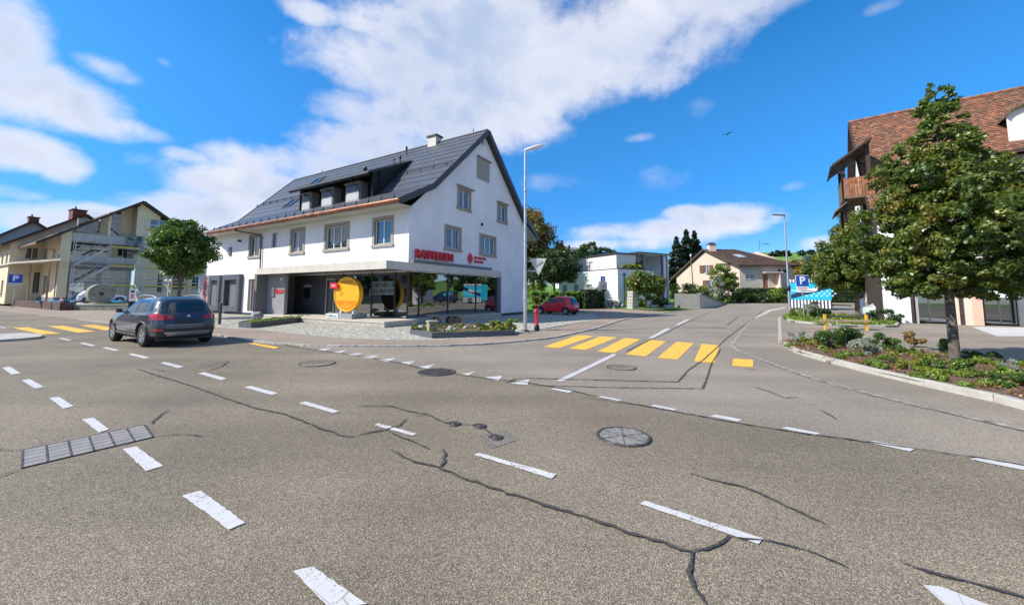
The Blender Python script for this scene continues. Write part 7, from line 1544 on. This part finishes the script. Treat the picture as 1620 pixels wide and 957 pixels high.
# white and black post with number panel, shrub and stairs near the tree
d = ray(210, 466); yy = 33.5; wb = root('information_post', (d.x / d.y * yy, yy, .0), .6, 'white and black info post left of the round street tree', 'post'); mb = MB(); mb.box(-.2, .2, -.12, .12, .02, .95); mb.build('black_base', BLACK, wb); mb = MB(); mb.box(-.2, .2, -.12, .12, .953, 2.0); wp_ = mb.build('white_panel', SIGNW, wb); mb = MB(); mb.box(-.1, .12, -.125, -.121, 1.7, 1.9); mb.build('dark_square', BLACK, wp_); mb = MB(); mb.box(-.1, .1, -.125, -.121, 1.2, 1.6); mb.build('red_notice', mat('pale red notice', (.6, .25, .3), .5), wp_)
d = ray(248, 466); yy = 41; st = root('outdoor_stairs', (d.x / d.y * yy, yy, .56), math.atan2(B_.y, B_.x), 'pale stone stairs leading up to the door behind the round tree', 'steps')
for k in range(7): mb = MB(); mb.box(-1.3, 1.3, k * .3, 2.4, k * .17, k * .17 + .165); mb.build('step', CONC, st)
for x in (-1.3, 1.3): mb = MB(); mb.tube([(x, .1, 0), (x, .1, .95), (x, 2.2, 2.1), (x, 2.2, 1.2)], .025, 6); mb.build('handrail', GALV, st)
for px, yy, lb, c in ((236, 38, 'red flowering plant beside the stairs', LF_RED), (312, 33, 'green shrub at the wooden posts behind the waiting car', LF_BRIGHT), (196, 40, 'blue tarpaulin coloured shrub pot by the shop front', LF_DARK)):
    if c is LF_DARK: continue
    d = ray(px, 466); bush('low_shrub', (d.x / d.y * yy, yy, .5), lb, 'shrub', .7, .5, .5, 900, .1, c, 170 + px)
for px, lb in ((183, 'blue plastic sheet on the ground by the shop front'), (88, 'light blue plastic sheet at the foot of the yellow corner')):
    d = ray(px, 466); yy = 41.5 if px > 100 else 40.5; t = root('plastic_sheet', (d.x / d.y * yy, yy, .6), .5, lb, 'plastic sheet'); bm = bmesh.new(); bmesh.ops.create_grid(bm, x_segments=14, y_segments=10, size=1.0)
    for v in bm.verts: v.co.z = .12 + .1 * math.sin(v.co.x * 5) * math.cos(v.co.y * 4) + rnd.uniform(0, .06); v.co.x *= 1.2
    me = bpy.data.meshes.new('sheet'); bm.to_mesh(me); bm.free(); me.materials.append(mat('blue sheet', (.03, .25, .48), .4)); link('sheet', me, t)
# round street tree at left with wooden stakes
d = ray(283, 466); yy = 25.0; tx = d.x / d.y * yy
tree('street_tree', (tx, yy, .04), 'round dense green street tree with staked trunk left of the bank', 'tree', [(0, 0, 4.5, 1.8, 1.8, 1.5), (-.6, 0, 5.0, 1.2, 1.1, 1.0), (.8, 0, 4.4, 1.3, 1.2, 1.1), (0, 0, 5.4, 1.2, 1.1, .9), (.2, 0, 3.4, 1.0, 1.0, .7)], 260, 28000, .14, LF_MID, 2.3, .11, seed=55, rr=(.28, .5), limbs=22, shell=.4)
sk = root('tree_stakes', (tx, yy, .04), .4, 'two light wooden stakes holding the round street tree', 'stakes')
for x in (-.45, .45): mb = MB(); mb.tube([(x, 0, 0), (x * .85, 0, 2.5)], .045, 8); mb.build('stake', mat('light stake wood', (.42, .30, .14), .8, var=.15), sk)
mb = MB(); mb.bar((-.42, 0, 2.2), (.42, 0, 2.2), .03, .1); mb.build('cross_tie', WOOD, sk)
d = ray(305, 466); lamp3 = pole_thing('wall_lantern_post', (d.x / d.y * 40, 40, .56), 'white five globe garden lantern by the stairs of the yellow house', 'lantern', 2.3, .04, .04, SIGNW); lamp3.location.x = ray(265, 466).x / ray(265, 466).y * 40
for k in range(4): mb = MB(); a = k * 1.57; mb.lathe([(.001, -.14), (.12, -.07), (.14, 0), (.12, .07), (.001, .14)], 12, c=(.25 * math.cos(a), .25 * math.sin(a), 2.4)); mb.build('globe', SIGNW, lamp3)
# only reflected; left trees and houses are added to darken the bank's panes
for i, (x, y, r, h, lb) in enumerate(((62, 30, 5, 9, 'tree behind the farmhouse yard, nearest the street'), (66, 40, 6, 11, 'tallest tree behind the farmhouse yard'), (60, 50, 5, 8, 'tree at the far end of the farmhouse yard'), (-56, 4, 5.5, 11, 'unseen tree added at the left for dark panes, before the added houses'), (-62, 17, 6, 12, 'unseen tree added for dark panes, between the added houses'), (-48, -10, 6, 11, 'unseen tree added for dark panes, far back'))):
    tree('background_tree', (x, y, T(x, y)), lb, 'tree', [(0, 0, h * .6, r, r * .8, h * .42)], 50, 3500, .5, LF_DARK, h * .25, .2, seed=230 + i, rr=(.8, 1.3), limbs=4)
for x, y, rz, lb in ((-66, 10, -1.2, 'unseen house added for dark panes, nearer one'), (-74, 26, -1.2, 'unseen house added for dark panes, farther one')):
    hh = root('added_house', (x, y, 0), rz, lb, 'building'); mb = MB(); mb.box(-6, 6, -5, 4, 0, 6); mb.prism([(-6, -5, 6), (-6, 4, 6), (-6, -.5, 10)], (12, 0, 0)); mb.build('wall', BEIGE, hh)
    mb = MB(); mb.prism([(-6.5, -5.6, 5.6), (6.5, -5.6, 5.6), (6.5, -.5, 10.1), (-6.5, -.5, 10.1)], (0, 0, .2)); mb.prism([(-6.5, 4.6, 5.6), (6.5, 4.6, 5.6), (6.5, -.5, 10.1), (-6.5, -.5, 10.1)], (0, 0, .2)); mb.build('roof', RT, hh)
    for k in range(3):
        for z in (1.2, 3.8): mb = MB(); mb.box(-4.5 + k * 3.5, -3.2 + k * 3.5, 4.0, 4.05, z, z + 1.4); mb.build('window', GLASSD, hh)
# birds
for px, py_, y, lb in ((1150, 213, 45, 'small dark bird flying high in the blue sky'), (1211, 387, 60, 'dark bird gliding over the beige house roof')):
    p = dep(px, py_, y); bd_ = root('bird', p, .6, lb, 'bird'); mb = MB(); mb.tube([(-.22, 0, 0), (-.05, 0, .02), (.15, 0, .02), (.28, 0, 0)], [.01, .06, .05, .01], 8); mb.build('body', BLACK, bd_)
    for s in (-1, 1): mb = MB(); mb.prism([(-.06, 0, .02), (.1, 0, .02), (.08, s * .35, .16), (-.02, s * .62, .08), (-.08, s * .3, .14)], (0, 0, .012)); mb.build('wing', BLACK, bd_)
for o in [o for o in SC.objects if o.parent is None and not o.get('group')]:
    g = {'street_tree': 'trees along the street', 'parked_car': 'parked and waiting cars', 'street_lamp': 'street lamps', 'parking_sign': 'blue parking signs', 'manhole_cover': 'covers in the road', 'hedge': 'clipped hedges', 'spruce_tree': 'dark spruces behind the houses',
         'background_tree': 'trees behind the houses', 'garden_shrub': 'garden shrubs', 'distant_tree': 'distant trees above the modern house', 'plant_tub': 'plant tubs along the kerb', 'rock': 'stones in the beds', 'bird': 'birds in the sky', 'low_shrub': 'low shrubs in the beds'}.get(o.name.split('.')[0])
    if g: o['group'] = g
